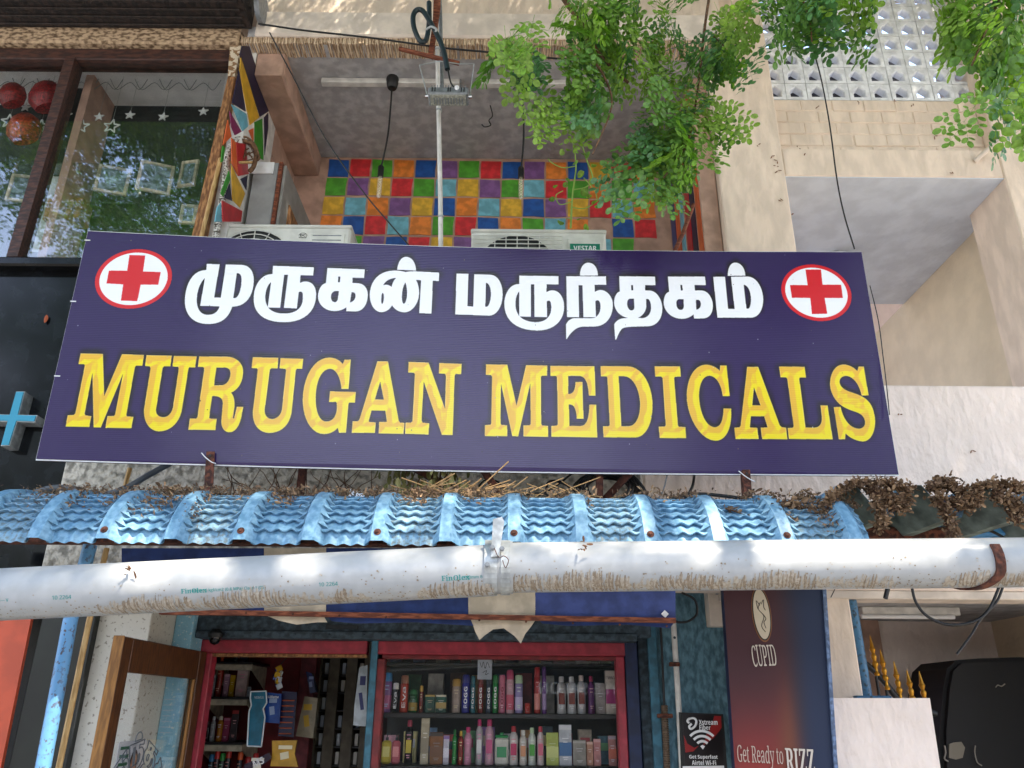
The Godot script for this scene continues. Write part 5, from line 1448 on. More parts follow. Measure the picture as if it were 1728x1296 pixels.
func roman_glyphs() -> Array:
	return [
		["M -1742 -71 L -1645 -71 L -1603 -268 L -1563 -70 L -1468 -71 L -1466 -123 L -1493 -123 L -1497 -129 L -1495 -349 L -1492 -357 L -1464 -359 L -1463 -410 L -1572 -411 L -1573 -358 L -1546 -357 L -1542 -350 L -1542 -161 L -1591 -410 L -1621 -410 L -1673 -161 L -1670 -349 L -1665 -357 L -1640 -360 L -1639 -409 L -1738 -409 L -1739 -358 L -1714 -356 L -1709 -348 L -1712 -129 L -1716 -122 L -1741 -122 Z"],
		["M -1457 -72 L -1347 -72 L -1345 -123 L -1372 -123 L -1377 -130 L -1374 -324 C -1371 -347 -1357 -358 -1336 -358 C -1315 -357 -1303 -334 -1304 -308 L -1307 -133 L -1311 -124 L -1336 -123 L -1338 -73 L -1238 -73 L -1237 -125 L -1263 -125 L -1265 -134 L -1264 -315 C -1263 -378 -1295 -421 -1346 -422 C -1388 -421 -1419 -377 -1425 -325 L -1429 -134 L -1434 -125 L -1455 -123 Z"],
		["M -1227 -73 L -1106 -71 C -1059 -72 -1029 -106 -1026 -145 C -1022 -195 -1039 -226 -1066 -240 C -1049 -257 -1046 -280 -1043 -302 L -1043 -356 L -1038 -358 L -1033 -304 L -1005 -304 L -1007 -335 C -1007 -383 -1021 -421 -1052 -420 C -1077 -418 -1091 -389 -1091 -363 L -1095 -288 C -1099 -266 -1113 -257 -1141 -257 L -1145 -258 L -1144 -357 L -1137 -360 L -1111 -360 L -1110 -411 L -1224 -412 L -1225 -361 L -1198 -361 L -1194 -354 L -1197 -130 L -1202 -123 L -1226 -123 Z M -1145 -124 L -1106 -123 C -1088 -125 -1080 -139 -1080 -158 C -1080 -185 -1092 -205 -1113 -206 L -1144 -207 Z"],
		["M -993 -71 L -881 -72 L -878 -123 L -906 -123 L -911 -129 L -912 -318 C -909 -344 -894 -357 -875 -357 C -853 -354 -839 -335 -839 -309 L -841 -131 L -844 -124 L -870 -122 L -871 -73 L -771 -74 L -771 -122 L -794 -122 L -798 -129 L -796 -312 C -795 -379 -826 -418 -882 -420 C -931 -419 -959 -375 -962 -323 L -964 -130 L -969 -124 L -992 -123 Z"],
		["M -655 -64 C -630 -65 -610 -77 -596 -94 L -590 -73 L -562 -72 L -561 -212 L -592 -212 C -600 -159 -623 -118 -650 -118 C -691 -122 -706 -187 -699 -260 C -693 -323 -672 -364 -643 -363 C -616 -362 -604 -337 -604 -305 L -606 -280 L -610 -273 L -641 -274 L -641 -224 L -528 -225 L -528 -275 L -553 -275 L -556 -282 L -556 -412 L -586 -413 L -593 -391 C -604 -408 -626 -420 -649 -420 C -707 -421 -747 -346 -755 -264 C -763 -156 -724 -65 -655 -64 Z"],
		["M -445 -77 L -398 -76 L -334 -353 L -328 -361 L -309 -362 L -310 -412 L -417 -412 L -418 -360 L -388 -359 L -385 -357 L -395 -309 L -454 -309 L -463 -358 L -459 -361 L -433 -362 L -432 -410 L -532 -412 L -532 -360 L -509 -359 L -503 -350 Z M -426 -173 L -405 -257 L -443 -257 Z"],
		["M -307 -76 L -218 -78 L -137 -294 L -139 -137 L -145 -130 L -171 -129 L -171 -79 L -71 -81 L -72 -131 L -96 -130 L -100 -138 L -99 -413 L -146 -413 L -235 -170 L -236 -349 L -231 -359 L -202 -362 L -203 -413 L -304 -411 L -305 -361 L -281 -360 L -275 -353 L -276 -135 L -281 -128 L -306 -127 Z"],
		["M 37 -81 L 132 -80 L 175 -273 L 216 -81 L 311 -80 L 310 -129 L 287 -130 L 282 -135 L 283 -355 L 288 -362 L 313 -363 L 313 -413 L 206 -413 L 205 -363 L 231 -362 L 237 -356 L 235 -167 L 183 -414 L 157 -413 L 105 -170 L 106 -356 L 111 -363 L 135 -364 L 136 -414 L 39 -415 L 38 -365 L 62 -363 L 65 -357 L 65 -139 L 60 -132 L 38 -131 Z"],
		["M 324 -81 L 523 -77 L 524 -218 L 494 -218 C 492 -161 483 -127 454 -126 L 404 -127 L 403 -213 C 424 -212 434 -197 436 -155 L 467 -154 L 468 -327 L 438 -327 C 437 -284 429 -263 410 -262 L 405 -262 L 406 -361 L 456 -360 C 481 -358 493 -323 495 -261 L 525 -260 L 526 -411 L 326 -412 L 326 -363 L 350 -361 L 355 -355 L 354 -135 L 350 -129 L 324 -130 Z"],
		["M 550 -76 L 671 -74 C 742 -73 781 -168 775 -263 C 768 -357 732 -407 691 -408 L 553 -410 L 552 -360 L 578 -358 L 582 -352 L 579 -132 L 575 -125 L 550 -125 Z M 630 -123 L 656 -123 C 694 -124 722 -183 720 -255 C 716 -321 693 -357 662 -357 L 633 -358 Z"],
		["M 794 -71 L 909 -69 L 910 -119 L 884 -120 L 879 -126 L 882 -349 L 886 -355 L 914 -356 L 914 -407 L 798 -408 L 797 -356 L 823 -355 L 828 -349 L 827 -126 L 821 -120 L 794 -121 Z"],
		["M 1028 -58 C 1056 -59 1076 -72 1088 -87 L 1092 -61 L 1121 -60 L 1123 -207 L 1091 -208 C 1090 -148 1067 -112 1039 -112 C 1011 -113 990 -150 985 -209 C 981 -292 1008 -355 1044 -354 C 1068 -352 1083 -328 1090 -266 L 1124 -266 C 1122 -359 1087 -416 1042 -416 C 973 -415 923 -306 930 -207 C 938 -118 978 -61 1028 -58 Z"],
		["M 1215 -64 L 1265 -63 L 1333 -339 L 1341 -347 L 1360 -350 L 1360 -403 L 1248 -404 L 1247 -352 L 1278 -350 L 1268 -299 L 1209 -300 L 1200 -348 L 1202 -352 L 1232 -353 L 1233 -404 L 1131 -406 L 1130 -354 L 1153 -352 L 1159 -345 Z M 1236 -163 L 1257 -248 L 1220 -248 Z"],
		["M 1361 -59 L 1479 -57 L 1479 -109 L 1451 -110 L 1447 -116 L 1448 -346 L 1488 -346 C 1513 -344 1525 -325 1527 -293 L 1528 -241 L 1560 -241 L 1562 -399 L 1367 -401 L 1367 -351 L 1390 -349 L 1395 -342 L 1392 -118 L 1387 -111 L 1362 -111 Z"],
		["M 1663 -41 C 1688 -42 1708 -57 1719 -72 L 1728 -50 L 1752 -49 L 1753 -189 L 1721 -190 C 1719 -133 1693 -96 1663 -97 C 1642 -99 1631 -112 1630 -129 C 1630 -152 1648 -166 1675 -175 C 1729 -192 1754 -211 1763 -253 C 1766 -275 1767 -301 1762 -323 C 1750 -377 1721 -406 1694 -406 C 1663 -404 1638 -389 1623 -371 L 1617 -397 L 1589 -398 L 1587 -248 L 1618 -246 C 1622 -311 1650 -348 1687 -347 C 1706 -345 1716 -332 1718 -316 C 1720 -292 1707 -277 1683 -269 C 1642 -256 1616 -240 1601 -214 C 1586 -189 1581 -156 1586 -130 C 1598 -73 1628 -40 1663 -41 Z"],
	]

const SIGN_W := 3.66
const SIGN_H := 1.0966

func to_px(p: PackedVector2Array, k: float) -> PackedVector2Array:
	var o := PackedVector2Array()
	for q in p:
		o.append(Vector2((q.x / 1000.0 + SIGN_W / 2) * k, (SIGN_H / 2 - q.y / 1000.0) * k))
	return o

func sign_print() -> ImageTexture:
	var W := 2048
	var H := int(round(W * SIGN_H / SIGN_W / 8.0)) * 8
	var k := 2.0 * W / SIGN_W
	var ky := k * (2.0 * H) / (SIGN_H * k)
	var tam := Image.create_empty(2 * W, 2 * H, false, Image.FORMAT_L8)
	var rom := Image.create_empty(2 * W, 2 * H, false, Image.FORMAT_L8)
	for g in tamil_glyphs():
		var o := outlines(g[0])
		for i in o.size():
			fill(tam, to_px(o[i], k), Color.WHITE if i == 0 else Color.BLACK)
	for g in roman_glyphs():
		var o := outlines(g[0])
		for i in o.size():
			fill(rom, to_px(o[i], k), Color.WHITE if i == 0 else Color.BLACK)
	tam.resize(W, H, Image.INTERPOLATE_BILINEAR)
	rom.resize(W, H, Image.INTERPOLATE_BILINEAR)
	# the two medical crosses
	var cross := Image.create_empty(2 * W, 2 * H, false, Image.FORMAT_RGB8)
	cross.fill(Color.BLACK)
	var cmask := Image.create_empty(2 * W, 2 * H, false, Image.FORMAT_L8)
	var ink_red := h("c8222c")
	var ink_white := h("e9ebee")
	var ink_bg := h("2f1f4e")
	for q in [[Vector2(-1.5782, 0.3054), 0.1715, 0.152, "M -1618 427 L -1546 426 L -1542 343 L -1462 342 L -1463 277 L -1541 275 L -1542 191 L -1615 192 L -1619 274 L -1695 277 L -1696 343 L -1614 345 Z"], [Vector2(1.5814, 0.3239), 0.1665, 0.148, "M 1544 444 L 1619 447 L 1616 366 L 1705 368 L 1704 298 L 1617 296 L 1619 214 L 1546 210 L 1549 294 L 1461 292 L 1460 359 L 1544 361 Z"]]:
		var c: Vector2 = q[0] * 1000.0
		var disc := to_px(circle_poly(c, q[1] * 1000.0, q[1] * 897.0), k)
		fill(cmask, disc, Color.WHITE)
		fill(cross, disc, ink_red)
		fill(cross, to_px(circle_poly(c, q[2] * 1000.0, q[2] * 890.0), k), ink_white)
		fill(cross, to_px(outlines(q[3])[0], k), ink_red)
	cross.resize(W, H, Image.INTERPOLATE_BILINEAR)
	cmask.resize(W, H, Image.INTERPOLATE_BILINEAR)
	var both: Image = tam.duplicate()
	for y in range(0, 1):
		pass
	var td := tam.get_data()
	var rd := rom.get_data()
	var bd := PackedByteArray()
	bd.resize(td.size())
	for i in td.size():
		bd[i] = maxi(td[i], rd[i])
	both = Image.create_from_data(W, H, false, Image.FORMAT_L8, bd)
	var soft := blurred(both, 16).get_data()      # printed dark halo
	var line := blurred(both, 4).get_data()       # printed dark outline
	var ridge := blurred(rom, 12).get_data()       # decides which side of a stroke is orange
	var crd := cross.get_data()
	var cmd := cmask.get_data()
	var out := PackedByteArray()
	out.resize(W * H * 3)
	var bg := [ink_bg.r8, ink_bg.g8, ink_bg.b8]
	var dk := [h("201a1c").r8, h("201a1c").g8, h("201a1c").b8]
	var yl := [h("e6d222").r8, h("e6d222").g8, h("e6d222").b8]
	var og := [h("deae36").r8, h("deae36").g8, h("deae36").b8]
	var cr := [h("ecd480").r8, h("ecd480").g8, h("ecd480").b8]
	var wh := [ink_white.r8, ink_white.g8, ink_white.b8]
	for y in H:
		var ys := mini(H - 1, y + 5)
		for x in W:
			var i := y * W + x
			var o := i * 3
			var a: float = soft[ys * W + x] / 255.0
			var l: float = line[i] / 255.0
			var halo := clampf(maxf(a * 1.7, l * 2.6), 0.0, 0.9)
			var cm: float = cmd[i] / 255.0
			var t: float = td[i] / 255.0
			var r: float = rd[i] / 255.0
			for c in 3:
				var v: float = lerpf(bg[c], dk[c], halo)
				v = lerpf(v, crd[o + c], cm)
				out[o + c] = int(lerpf(v, wh[c], t))
			if r > 0.0:
				var x1 := mini(W - 1, x + 6)
				var x0 := maxi(0, x - 6)
				var y1 := mini(H - 1, y + 6)
				var y0 := maxi(0, y - 6)
				var s: float = (ridge[y * W + x1] - ridge[y * W + x0]) + (ridge[y1 * W + x] - ridge[y0 * W + x])
				var m := clampf(s * 0.05 + 0.5, 0.0, 1.0)
				var edge := clampf((0.80 - l) * 5.0, 0.0, 1.0)
				for c in 3:
					var v: float = lerpf(yl[c], og[c], m)
					v = lerpf(v, cr[c], edge * 0.75)
					out[o + c] = int(lerpf(out[o + c], v, r))
	var im := Image.create_from_data(W, H, false, Image.FORMAT_RGB8, out)
	var r := RandomNumberGenerator.new()
	r.seed = 77
	for speck in 90:      # flecks of dirt and chipped ink
		im.fill_rect(Rect2i(r.randi_range(5, W - 8), r.randi_range(5, H - 8), r.randi_range(1, 2), r.randi_range(1, 3)), [h("8c88a0"), h("c9c4c4"), h("241a20"), h("6a5a4a")][r.randi() % 4])
	return ImageTexture.create_from_image(im)

func flex_ribs() -> ImageTexture:      # the woven ribs of the flex sheet, as a normal map
	var im := Image.create_empty(8, 640, false, Image.FORMAT_RGB8)
	for y in 640:
		var s := 0.5 * sin(TAU * y / 5.0)
		im.fill_rect(Rect2i(0, y, 8, 1), Color(0.5, 0.5 + 0.5 * s * 0.5, 1.0))
	return ImageTexture.create_from_image(im)

func build_sign() -> void:
	var sg := thing("sign_board", "large purple shop sign board with white and yellow lettering and two red crosses", "sign board")
	sg.transform = Transform3D(Basis(Vector3(0.9994, 0, -0.0349), Vector3(0.0011, 0.9995, 0.0305), Vector3(0.0349, -0.0305, 0.9989)), Vector3(-0.154, 3.1067, -3.239))
	# the board sags a little between its ends
	var top_at := func(u: float) -> float: return SIGN_H / 2 - 0.033 * sin(PI * u)
	var low_at := func(u: float) -> float: return -SIGN_H / 2 - 0.016 * sin(PI * u)
	var fm := Mb.new()
	var t := 0.02
	var hem := PackedVector2Array()
	for i in 25:
		hem.append(Vector2((i / 24.0 - 0.5) * (SIGN_W + 0.005), low_at.call(i / 24.0) - 0.005))
	for i in 25:
		hem.append(Vector2((0.5 - i / 24.0) * (SIGN_W + 0.005), top_at.call(1.0 - i / 24.0) + 0.0035))
	for i in 24:
		for e in [[top_at, -t / 2], [low_at, t / 2]]:
			var p0 := Vector2((i / 24.0 - 0.5) * SIGN_W, e[0].call(i / 24.0) + e[1])
			var p1 := Vector2(((i + 1) / 24.0 - 0.5) * SIGN_W, e[0].call((i + 1) / 24.0) + e[1])
			var dd := p1 - p0
			fm.box(Vector3((p0.x + p1.x) / 2, (p0.y + p1.y) / 2, -0.018), Vector3(dd.length(), t, 0.03), 0.0, Basis(Vector3(0, 0, 1), dd.angle()))
	for q in [-1.82, -1.2, -0.6, 0.0, 0.6, 1.2, 1.82]:
		var u: float = q / SIGN_W + 0.5
		var ya: float = top_at.call(u) - t - 0.001
		var yb: float = low_at.call(u) + t + 0.001
		fm.box(Vector3(q, (ya + yb) / 2, -0.02), Vector3(t, ya - yb, 0.025), 0.002)
	put("steel_frame", fm, M.rust, sg)
	var hb := Mb.new()
	hb.prism(hem, -0.003, 0.0)
	put("white_hem", hb, M.white, sg)
	var m := picture(sign_print(), 0.2)
	m.metallic_specular = 0.5
	m.normal_enabled = true
	m.normal_texture = flex_ribs()
	m.normal_scale = 0.5
	var fb := Mb.new()       # the sheet sags very slightly between its fixings
	var nx := 72
	var ny := 22
	var P := []
	for j in ny + 1:
		var row := []
		for i in nx + 1:
			var u := float(i) / nx
			var v := float(j) / ny
			row.append(Vector3((u - 0.5) * SIGN_W, lerpf(low_at.call(u), top_at.call(u), v), 0.0030 + 0.0016 * sin(PI * u) * sin(PI * v) + 0.0012 * sin(u * 23.0 + 1.0 + 2.0 * v) * sin(PI * v) + 0.0005 * sin(u * 61.0 - 4.0 * v)))
		P.append(row)
	for j in ny:
		for i in nx:
			var q := [[i, j], [i + 1, j], [i + 1, j + 1], [i, j + 1]]
			for tr in [[0, 2, 1], [0, 3, 2]]:
				for e in tr:
					var a: int = q[e][0]
					var b: int = q[e][1]
					var dx: Vector3 = P[b][mini(a + 1, nx)] - P[b][maxi(a - 1, 0)]
					var dy: Vector3 = P[mini(b + 1, ny)][a] - P[maxi(b - 1, 0)][a]
					fb.v(P[b][a], dx.cross(dy).normalized(), Vector2(float(a) / nx, 0.5 - P[b][a].y / SIGN_H))
	fb.st.generate_tangents()
	put("printed_sheet", fb.done(), m, sg)
	for q in [[Vector2(-1.8225, 0.4985), 0.026], [Vector2(-1.8243, 0.1833), 0.026], [Vector2(-1.8205, -0.1771), 0.026], [Vector2(1.2366, -0.472), 0.0], [Vector2(-1.1211, -0.5354), 0.0]]:
		if q[1] > 0.0:
			put("cable_tie", boxm(Vector3(q[0].x, q[0].y, 0.004), Vector3(0.026, 0.005, 0.003), 0.001).done(), M.white, sg)
	# posts that carry the board
	var zf := -3.2
	var posts := [[PackedVector2Array([Vector2(-1.2834, 2.6007), Vector2(-1.2487, 2.601), Vector2(-1.2248, 2.3786), Vector2(-1.2635, 2.3783)]), "rusty angle iron post tied to the left end of the purple sign's lower edge"], [PackedVector2Array([Vector2(0.9852, 2.5594), Vector2(1.0169, 2.5597), Vector2(1.0118, 2.3643), Vector2(0.9762, 2.364)]), "rusty angle iron post tied near the right end of the purple sign's lower edge"]]
	for i in 2:
		var p := thing("iron_post", posts[i][1], "post", "iron posts under the sign")
		var b := Mb.new()
		var zz: float = -3.2 if i == 0 else -3.262
		b.prism(posts[i][0], zz - 0.004, zz)
		put("flange", b.done(), M.rust, p)
		b = Mb.new()
		var q0: Vector2 = posts[i][0][0]
		var q3: Vector2 = posts[i][0][3]
		b.prism(PackedVector2Array([q0, q0 + Vector2(0.004, 0), q3 + Vector2(0.004, 0), q3]), zz - 0.04, zz - 0.0042)
		put("web", b.done(), M.rust, p)
		b = Mb.new()
		var hc: Vector2 = (posts[i][0][0] + posts[i][0][1]) / 2 - Vector2(0, 0.018)
		b.lathe([Vector2(0.0, 0.0015), Vector2(0.0055, 0.0015), Vector2(0.006, 0.0)], Transform3D(Basis(Vector3(1, 0, 0), PI / 2), Vector3(hc.x, hc.y, zz)), 10)
		put("bolt_hole", b.done(), M.black, p)
		b = Mb.new()
		b.tube(curve([Vector3(hc.x - 0.035, hc.y + 0.01, zz + 0.004), Vector3(hc.x - 0.012, hc.y - 0.012, zz + 0.007), Vector3(hc.x + 0.014, hc.y - 0.03, zz + 0.007), Vector3(hc.x + 0.03, hc.y - 0.034, zz - 0.002)], 5), 0.0022, 6)
		put("tie", b.done(), M.white, p)

func build_behind_sign() -> void:
	# struts under the board
	var list := [[Vector3(-0.8969, 2.5817, -3.3), Vector3(-0.9387, 2.4413, -3.45), "steel strut slanting down among dry twigs left of the dried leaf bunch"], [Vector3(-0.4418, 2.5803, -3.3), Vector3(-0.054, 2.4132, -3.55), "long brown strut running down to the right under the dried leaf bunch"], [Vector3(-0.1298, 2.5723, -3.3), Vector3(-0.0006, 2.4172, -3.45), "brown strut crossing the long one left of the cable coil"], [Vector3(0.3808, 2.5714, -3.3), Vector3(0.385, 2.4028, -3.42), "upright brown strut in front of the black cable coil"], [Vector3(0.5181, 2.5594, -3.3), Vector3(0.4035, 2.4648, -3.5), "short brown strut leaning against the upright one at the cable coil"]]
	for q in list:
		var b := Mb.new()
		var d: Vector3 = q[1] - q[0]
		var y := d.normalized()
		var x := y.cross(Vector3.BACK).normalized()
		b.box((q[0] + q[1]) / 2, Vector3(0.03, d.length(), 0.028), 0.002, Basis(x, y, x.cross(y)))
		solo("sign_strut", b, M.rust, q[2], "strut", "steel struts under the sign")
	# black cable coil
	var b := Mb.new()
	for k in 10:
		var c := Vector3(0.4212, 2.5172, -3.45) + Vector3(rng.randf_range(-0.02, 0.02), rng.randf_range(-0.012, 0.012), 0.009 * k - 0.04)
		var rx := 0.115 + rng.randf_range(-0.015, 0.012)
		var ry := 0.075 + rng.randf_range(-0.012, 0.012)
		var ring := []
		for i in 31:
			var a := TAU * i / 30.0
			ring.append(c + Vector3(cos(a) * rx, sin(a) * ry, 0.02 * sin(a * 2 + k)))
		b.tube(ring, 0.0058, 6)
	solo("cable_coil", b, M.cable, "coil of black cable hanging behind the upright strut", "cable coil")
	var cables := [
		[[Vector3(-0.0373, 2.4222, -3.45), Vector3(0.0201, 2.444, -3.45), Vector3(0.112, 2.4822, -3.45), Vector3(0.1915, 2.5261, -3.45), Vector3(0.2857, 2.6008, -3.45)], 0.005, "thin black cable rising rightward from litter to sign edge, left of the coil"],
		[[Vector3(-0.0116, 2.4704, -3.45), Vector3(0.0989, 2.4956, -3.45), Vector3(0.2042, 2.4884, -3.45), Vector3(0.2958, 2.465, -3.45), Vector3(0.36, 2.4202, -3.45)], 0.005, "thin black cable bowing over the straw left of the coil"],
		[[Vector3(0.2161, 2.4111, -3.45), Vector3(0.1621, 2.4907, -3.45), Vector3(0.1679, 2.5477, -3.45), Vector3(0.2315, 2.5455, -3.45), Vector3(0.3224, 2.4786, -3.45), Vector3(0.3862, 2.4204, -3.45)], 0.007, "thin black cable loop beside the coil's left rim"],
		[[Vector3(0.518, 2.5883, -3.4), Vector3(0.5797, 2.516, -3.4), Vector3(0.5897, 2.4629, -3.4), Vector3(0.5486, 2.4204, -3.4)], 0.007, "thin black cable dropping right beside the coil"],
		[[Vector3(0.5914, 2.4088, -3.35), Vector3(0.657, 2.4404, -3.35), Vector3(0.7871, 2.4728, -3.35), Vector3(0.9398, 2.4636, -3.35), Vector3(1.0904, 2.4388, -3.35), Vector3(1.1899, 2.4189, -3.35)], 0.008, "black cable arching over the pinkish wall toward the right iron post"],
		[[Vector3(0.8124, 2.5908, -3.4), Vector3(0.7962, 2.5178, -3.4), Vector3(0.7445, 2.4536, -3.4), Vector3(0.6791, 2.4425, -3.4), Vector3(0.603, 2.4683, -3.4), Vector3(0.542, 2.5425, -3.4), Vector3(0.5233, 2.5883, -3.4)], 0.006, "thin black cable loop hanging from the sign over the pinkish wall"],
		[[Vector3(0.6737, 2.5607, -3.3), Vector3(0.6448, 2.469, -3.3), Vector3(0.5901, 2.3967, -3.3), Vector3(0.5794, 2.3411, -3.3), Vector3(0.5831, 2.2787, -3.3)], 0.003, "pale grey thin wire falling from the sign across the awning"],
		[[Vector3(-0.1912, 2.4194, -3.5), Vector3(-0.136, 2.5561, -3.5), Vector3(-0.0663, 2.565, -3.5), Vector3(-0.0173, 2.5021, -3.5), Vector3(-0.0059, 2.429, -3.5)], 0.004, "thin dark cord looped over the brown struts"]]
	for q in cables:
		b = Mb.new()
		b.tube(curve(q[0], 6), q[1], 6)
		solo("loose_cable", b, M.greycable if "grey" in q[2] else M.cable, q[2], "cable")
	b = Mb.new()
	b.tube(curve([Vector3(-2.0998, 2.4615, -3.4), Vector3(-2.0205, 2.4888, -3.4), Vector3(-1.9297, 2.4895, -3.4), Vector3(-1.8474, 2.4689, -3.4), Vector3(-1.7687, 2.4643, -3.4), Vector3(-1.6842, 2.4969, -3.4), Vector3(-1.6031, 2.5513, -3.4), Vector3(-1.5088, 2.612, -3.4)], 6), 0.0135, 10)
	solo("grey_cable", b, M.greycable, "thick grey cable snaking below the sign's left end", "cable")
	b = Mb.new()
	b.prism(PackedVector2Array([Vector2(0.5617, 2.6318), Vector2(0.5852, 2.6495), Vector2(0.6538, 2.4724), Vector2(0.6033, 2.4607)]), -3.72, -3.66)
	solo("dark_drain", b, M.black, "dark slanting strip where the concrete meets the pinkish wall", "strip")
	# dry twigs
	b = Mb.new()
	for i in 26:
		var p := Vector3(-0.9361, 2.4413, -3.45) + Vector3(rng.randf_range(-0.35, 0.3), rng.randf_range(-0.02, 0.02), rng.randf_range(-0.1, 0.05))
		var pts := [p]
		var d := Vector3(rng.randf_range(-0.8, 0.6), rng.randf_range(0.3, 1.0), rng.randf_range(-0.2, 0.2)).normalized()
		for k in 6:
			d = (d + Vector3(rng.randf_range(-0.5, 0.5), rng.randf_range(-0.35, 0.3), rng.randf_range(-0.2, 0.2))).normalized()
			p += d * 0.035
			pts.append(p)
		b.tube(pts, 0.0035, 5, 0.0012)
	b.tube(curve([Vector3(-1.1575, 2.3974, -3.3), Vector3(-1.033, 2.4036, -3.3), Vector3(-0.9335, 2.4095, -3.3), Vector3(-0.8611, 2.4358, -3.3), Vector3(-0.7957, 2.4621, -3.3)], 5), 0.012, 7)
	b.tube(curve([Vector3(-1.4362, 2.4515, -3.35), Vector3(-1.3322, 2.4394, -3.35), Vector3(-1.1775, 2.4277, -3.35), Vector3(-1.0741, 2.4155, -3.35)], 5), 0.009, 7)
	solo("dry_twigs", b, M.twig, "tangle of dry brown twigs and sticks lying behind the awning crest", "twigs")
	b = Mb.new()
	b.lathe([Vector2(0.0, 0.0), Vector2(0.024, 0.001), Vector2(0.036, 0.085), Vector2(0.0385, 0.088), Vector2(0.036, 0.082), Vector2(0.022, 0.004)], Transform3D(Basis(Vector3(0, 0, 1), 1.45) * Basis(Vector3(1, 0, 0), 0.2), Vector3(-0.5798, 2.3902, -3.2)), 18)
	solo("plastic_cup", b, flat(h("d5d8de"), 0.4), "crumpled white plastic cup lying on the awning litter", "cup")
	b = Mb.new()
	var rp := PackedVector2Array()
	for k in 9:
		var a := TAU * k / 9.0
		rp.append(Vector2(cos(a) * 0.06, sin(a) * 0.022) * rng.randf_range(0.8, 1.1))
	b.prism(rp, -0.03, 0.03, Transform3D(Basis.IDENTITY, Vector3(-0.7655, 2.3616, -3.15)))
	solo("broken_stone", b, M.cream, "pale broken plaster lump on the awning near the dry twigs", "stone")
	# bunch of dried green leaves
	var lf := leaflet(0.026, 0.05, 0.4)
	var bunch := thing("dried_leaf_bunch", "drooping bunch of dried olive green leaves hung on the struts below the sign", "dried plant")
	for part in [[Vector3(-0.3299, 2.5533, -3.35), 120, 0.075], [Vector3(-0.4999, 2.5661, -3.4), 40, 0.05], [Vector3(-0.2545, 2.4537, -3.32), 60, 0.04]]:
		var mm := MultiMesh.new()
		mm.transform_format = MultiMesh.TRANSFORM_3D
		mm.use_colors = true
		mm.mesh = lf
		mm.instance_count = part[1]
		for i in int(part[1]):
			var o: Vector3 = part[0] + Vector3(rng.randfn(0, part[2]), rng.randf_range(-0.09, 0.05), rng.randfn(0, 0.04))
			var bs := Basis(Vector3(0, 1, 0), rng.randf() * TAU) * Basis(Vector3(1, 0, 0), rng.randf_range(1.1, 2.0))
			mm.set_instance_transform(i, Transform3D(bs.scaled(Vector3.ONE * rng.randf_range(0.5, 1.0)), o))
			var g := rng.randf()
			mm.set_instance_color(i, Color(0.13 + 0.16 * g, 0.13 + 0.12 * g, 0.04 + 0.05 * g))
		var o := MultiMeshInstance3D.new()
		o.multimesh = mm
		o.name = "leaves"
		o.material_override = leaf_material(0.75)
		o.set_meta("kind", "stuff")
		bunch.add_child(o, true)
	b = Mb.new()
	for i in 9:
		var p := Vector3(-0.3315, 2.5695, -3.36) + Vector3(rng.randf_range(-0.12, 0.1), 0.03, rng.randf_range(-0.03, 0.03))
		b.tube(curve([p, p + Vector3(rng.randf_range(-0.06, 0.06), -0.06, 0), p + Vector3(rng.randf_range(-0.1, 0.1), -0.13, 0.01)], 4), 0.003, 5, )
	put("stems", b.done(), M.twig, bunch)

func leaf_material(rough := 0.5) -> StandardMaterial3D:
	var m := flat(Color.WHITE, rough)
	m.vertex_color_use_as_albedo = true
	m.backlight_enabled = true
	m.backlight = Color(0.55, 0.6, 0.2)
	return m

# a single rounded leaf in its own xz plane, stalk at the origin, tip along +z
func leaflet(w: float, l: float, fold := 0.15) -> ArrayMesh:
	var b := Mb.new()
	leaf_into(b, Transform3D.IDENTITY, w, l, fold)
	return b.done()

func leaf_into(b: Mb, xf: Transform3D, w: float, l: float, fold: float) -> void:
	var rim := [Vector2(0.0, 0.0), Vector2(0.36, 0.2), Vector2(0.5, 0.52), Vector2(0.4, 0.82), Vector2(0.0, 1.0)]
	for sg in [-1.0, 1.0]:
		for i in 4:
			var p: Vector2 = rim[i]
			var q: Vector2 = rim[i + 1]
			var a := xf * Vector3(0, 0, p.y * l)
			var c := xf * Vector3(0, 0, q.y * l)
			var a2 := xf * Vector3(sg * p.x * w, p.x * w * fold, p.y * l)
			var c2 := xf * Vector3(sg * q.x * w, q.x * w * fold, q.y * l)
			if i == 0:
				if sg > 0:
					b.tri(a, c, c2)
				else:
					b.tri(a, c2, c)
			elif i == 3:
				if sg > 0:
					b.tri(a, c, a2)
				else:
					b.tri(a, a2, c)
			elif sg > 0:
				b.quad(a, c, c2, a2)
			else:
				b.quad(a, a2, c2, c)


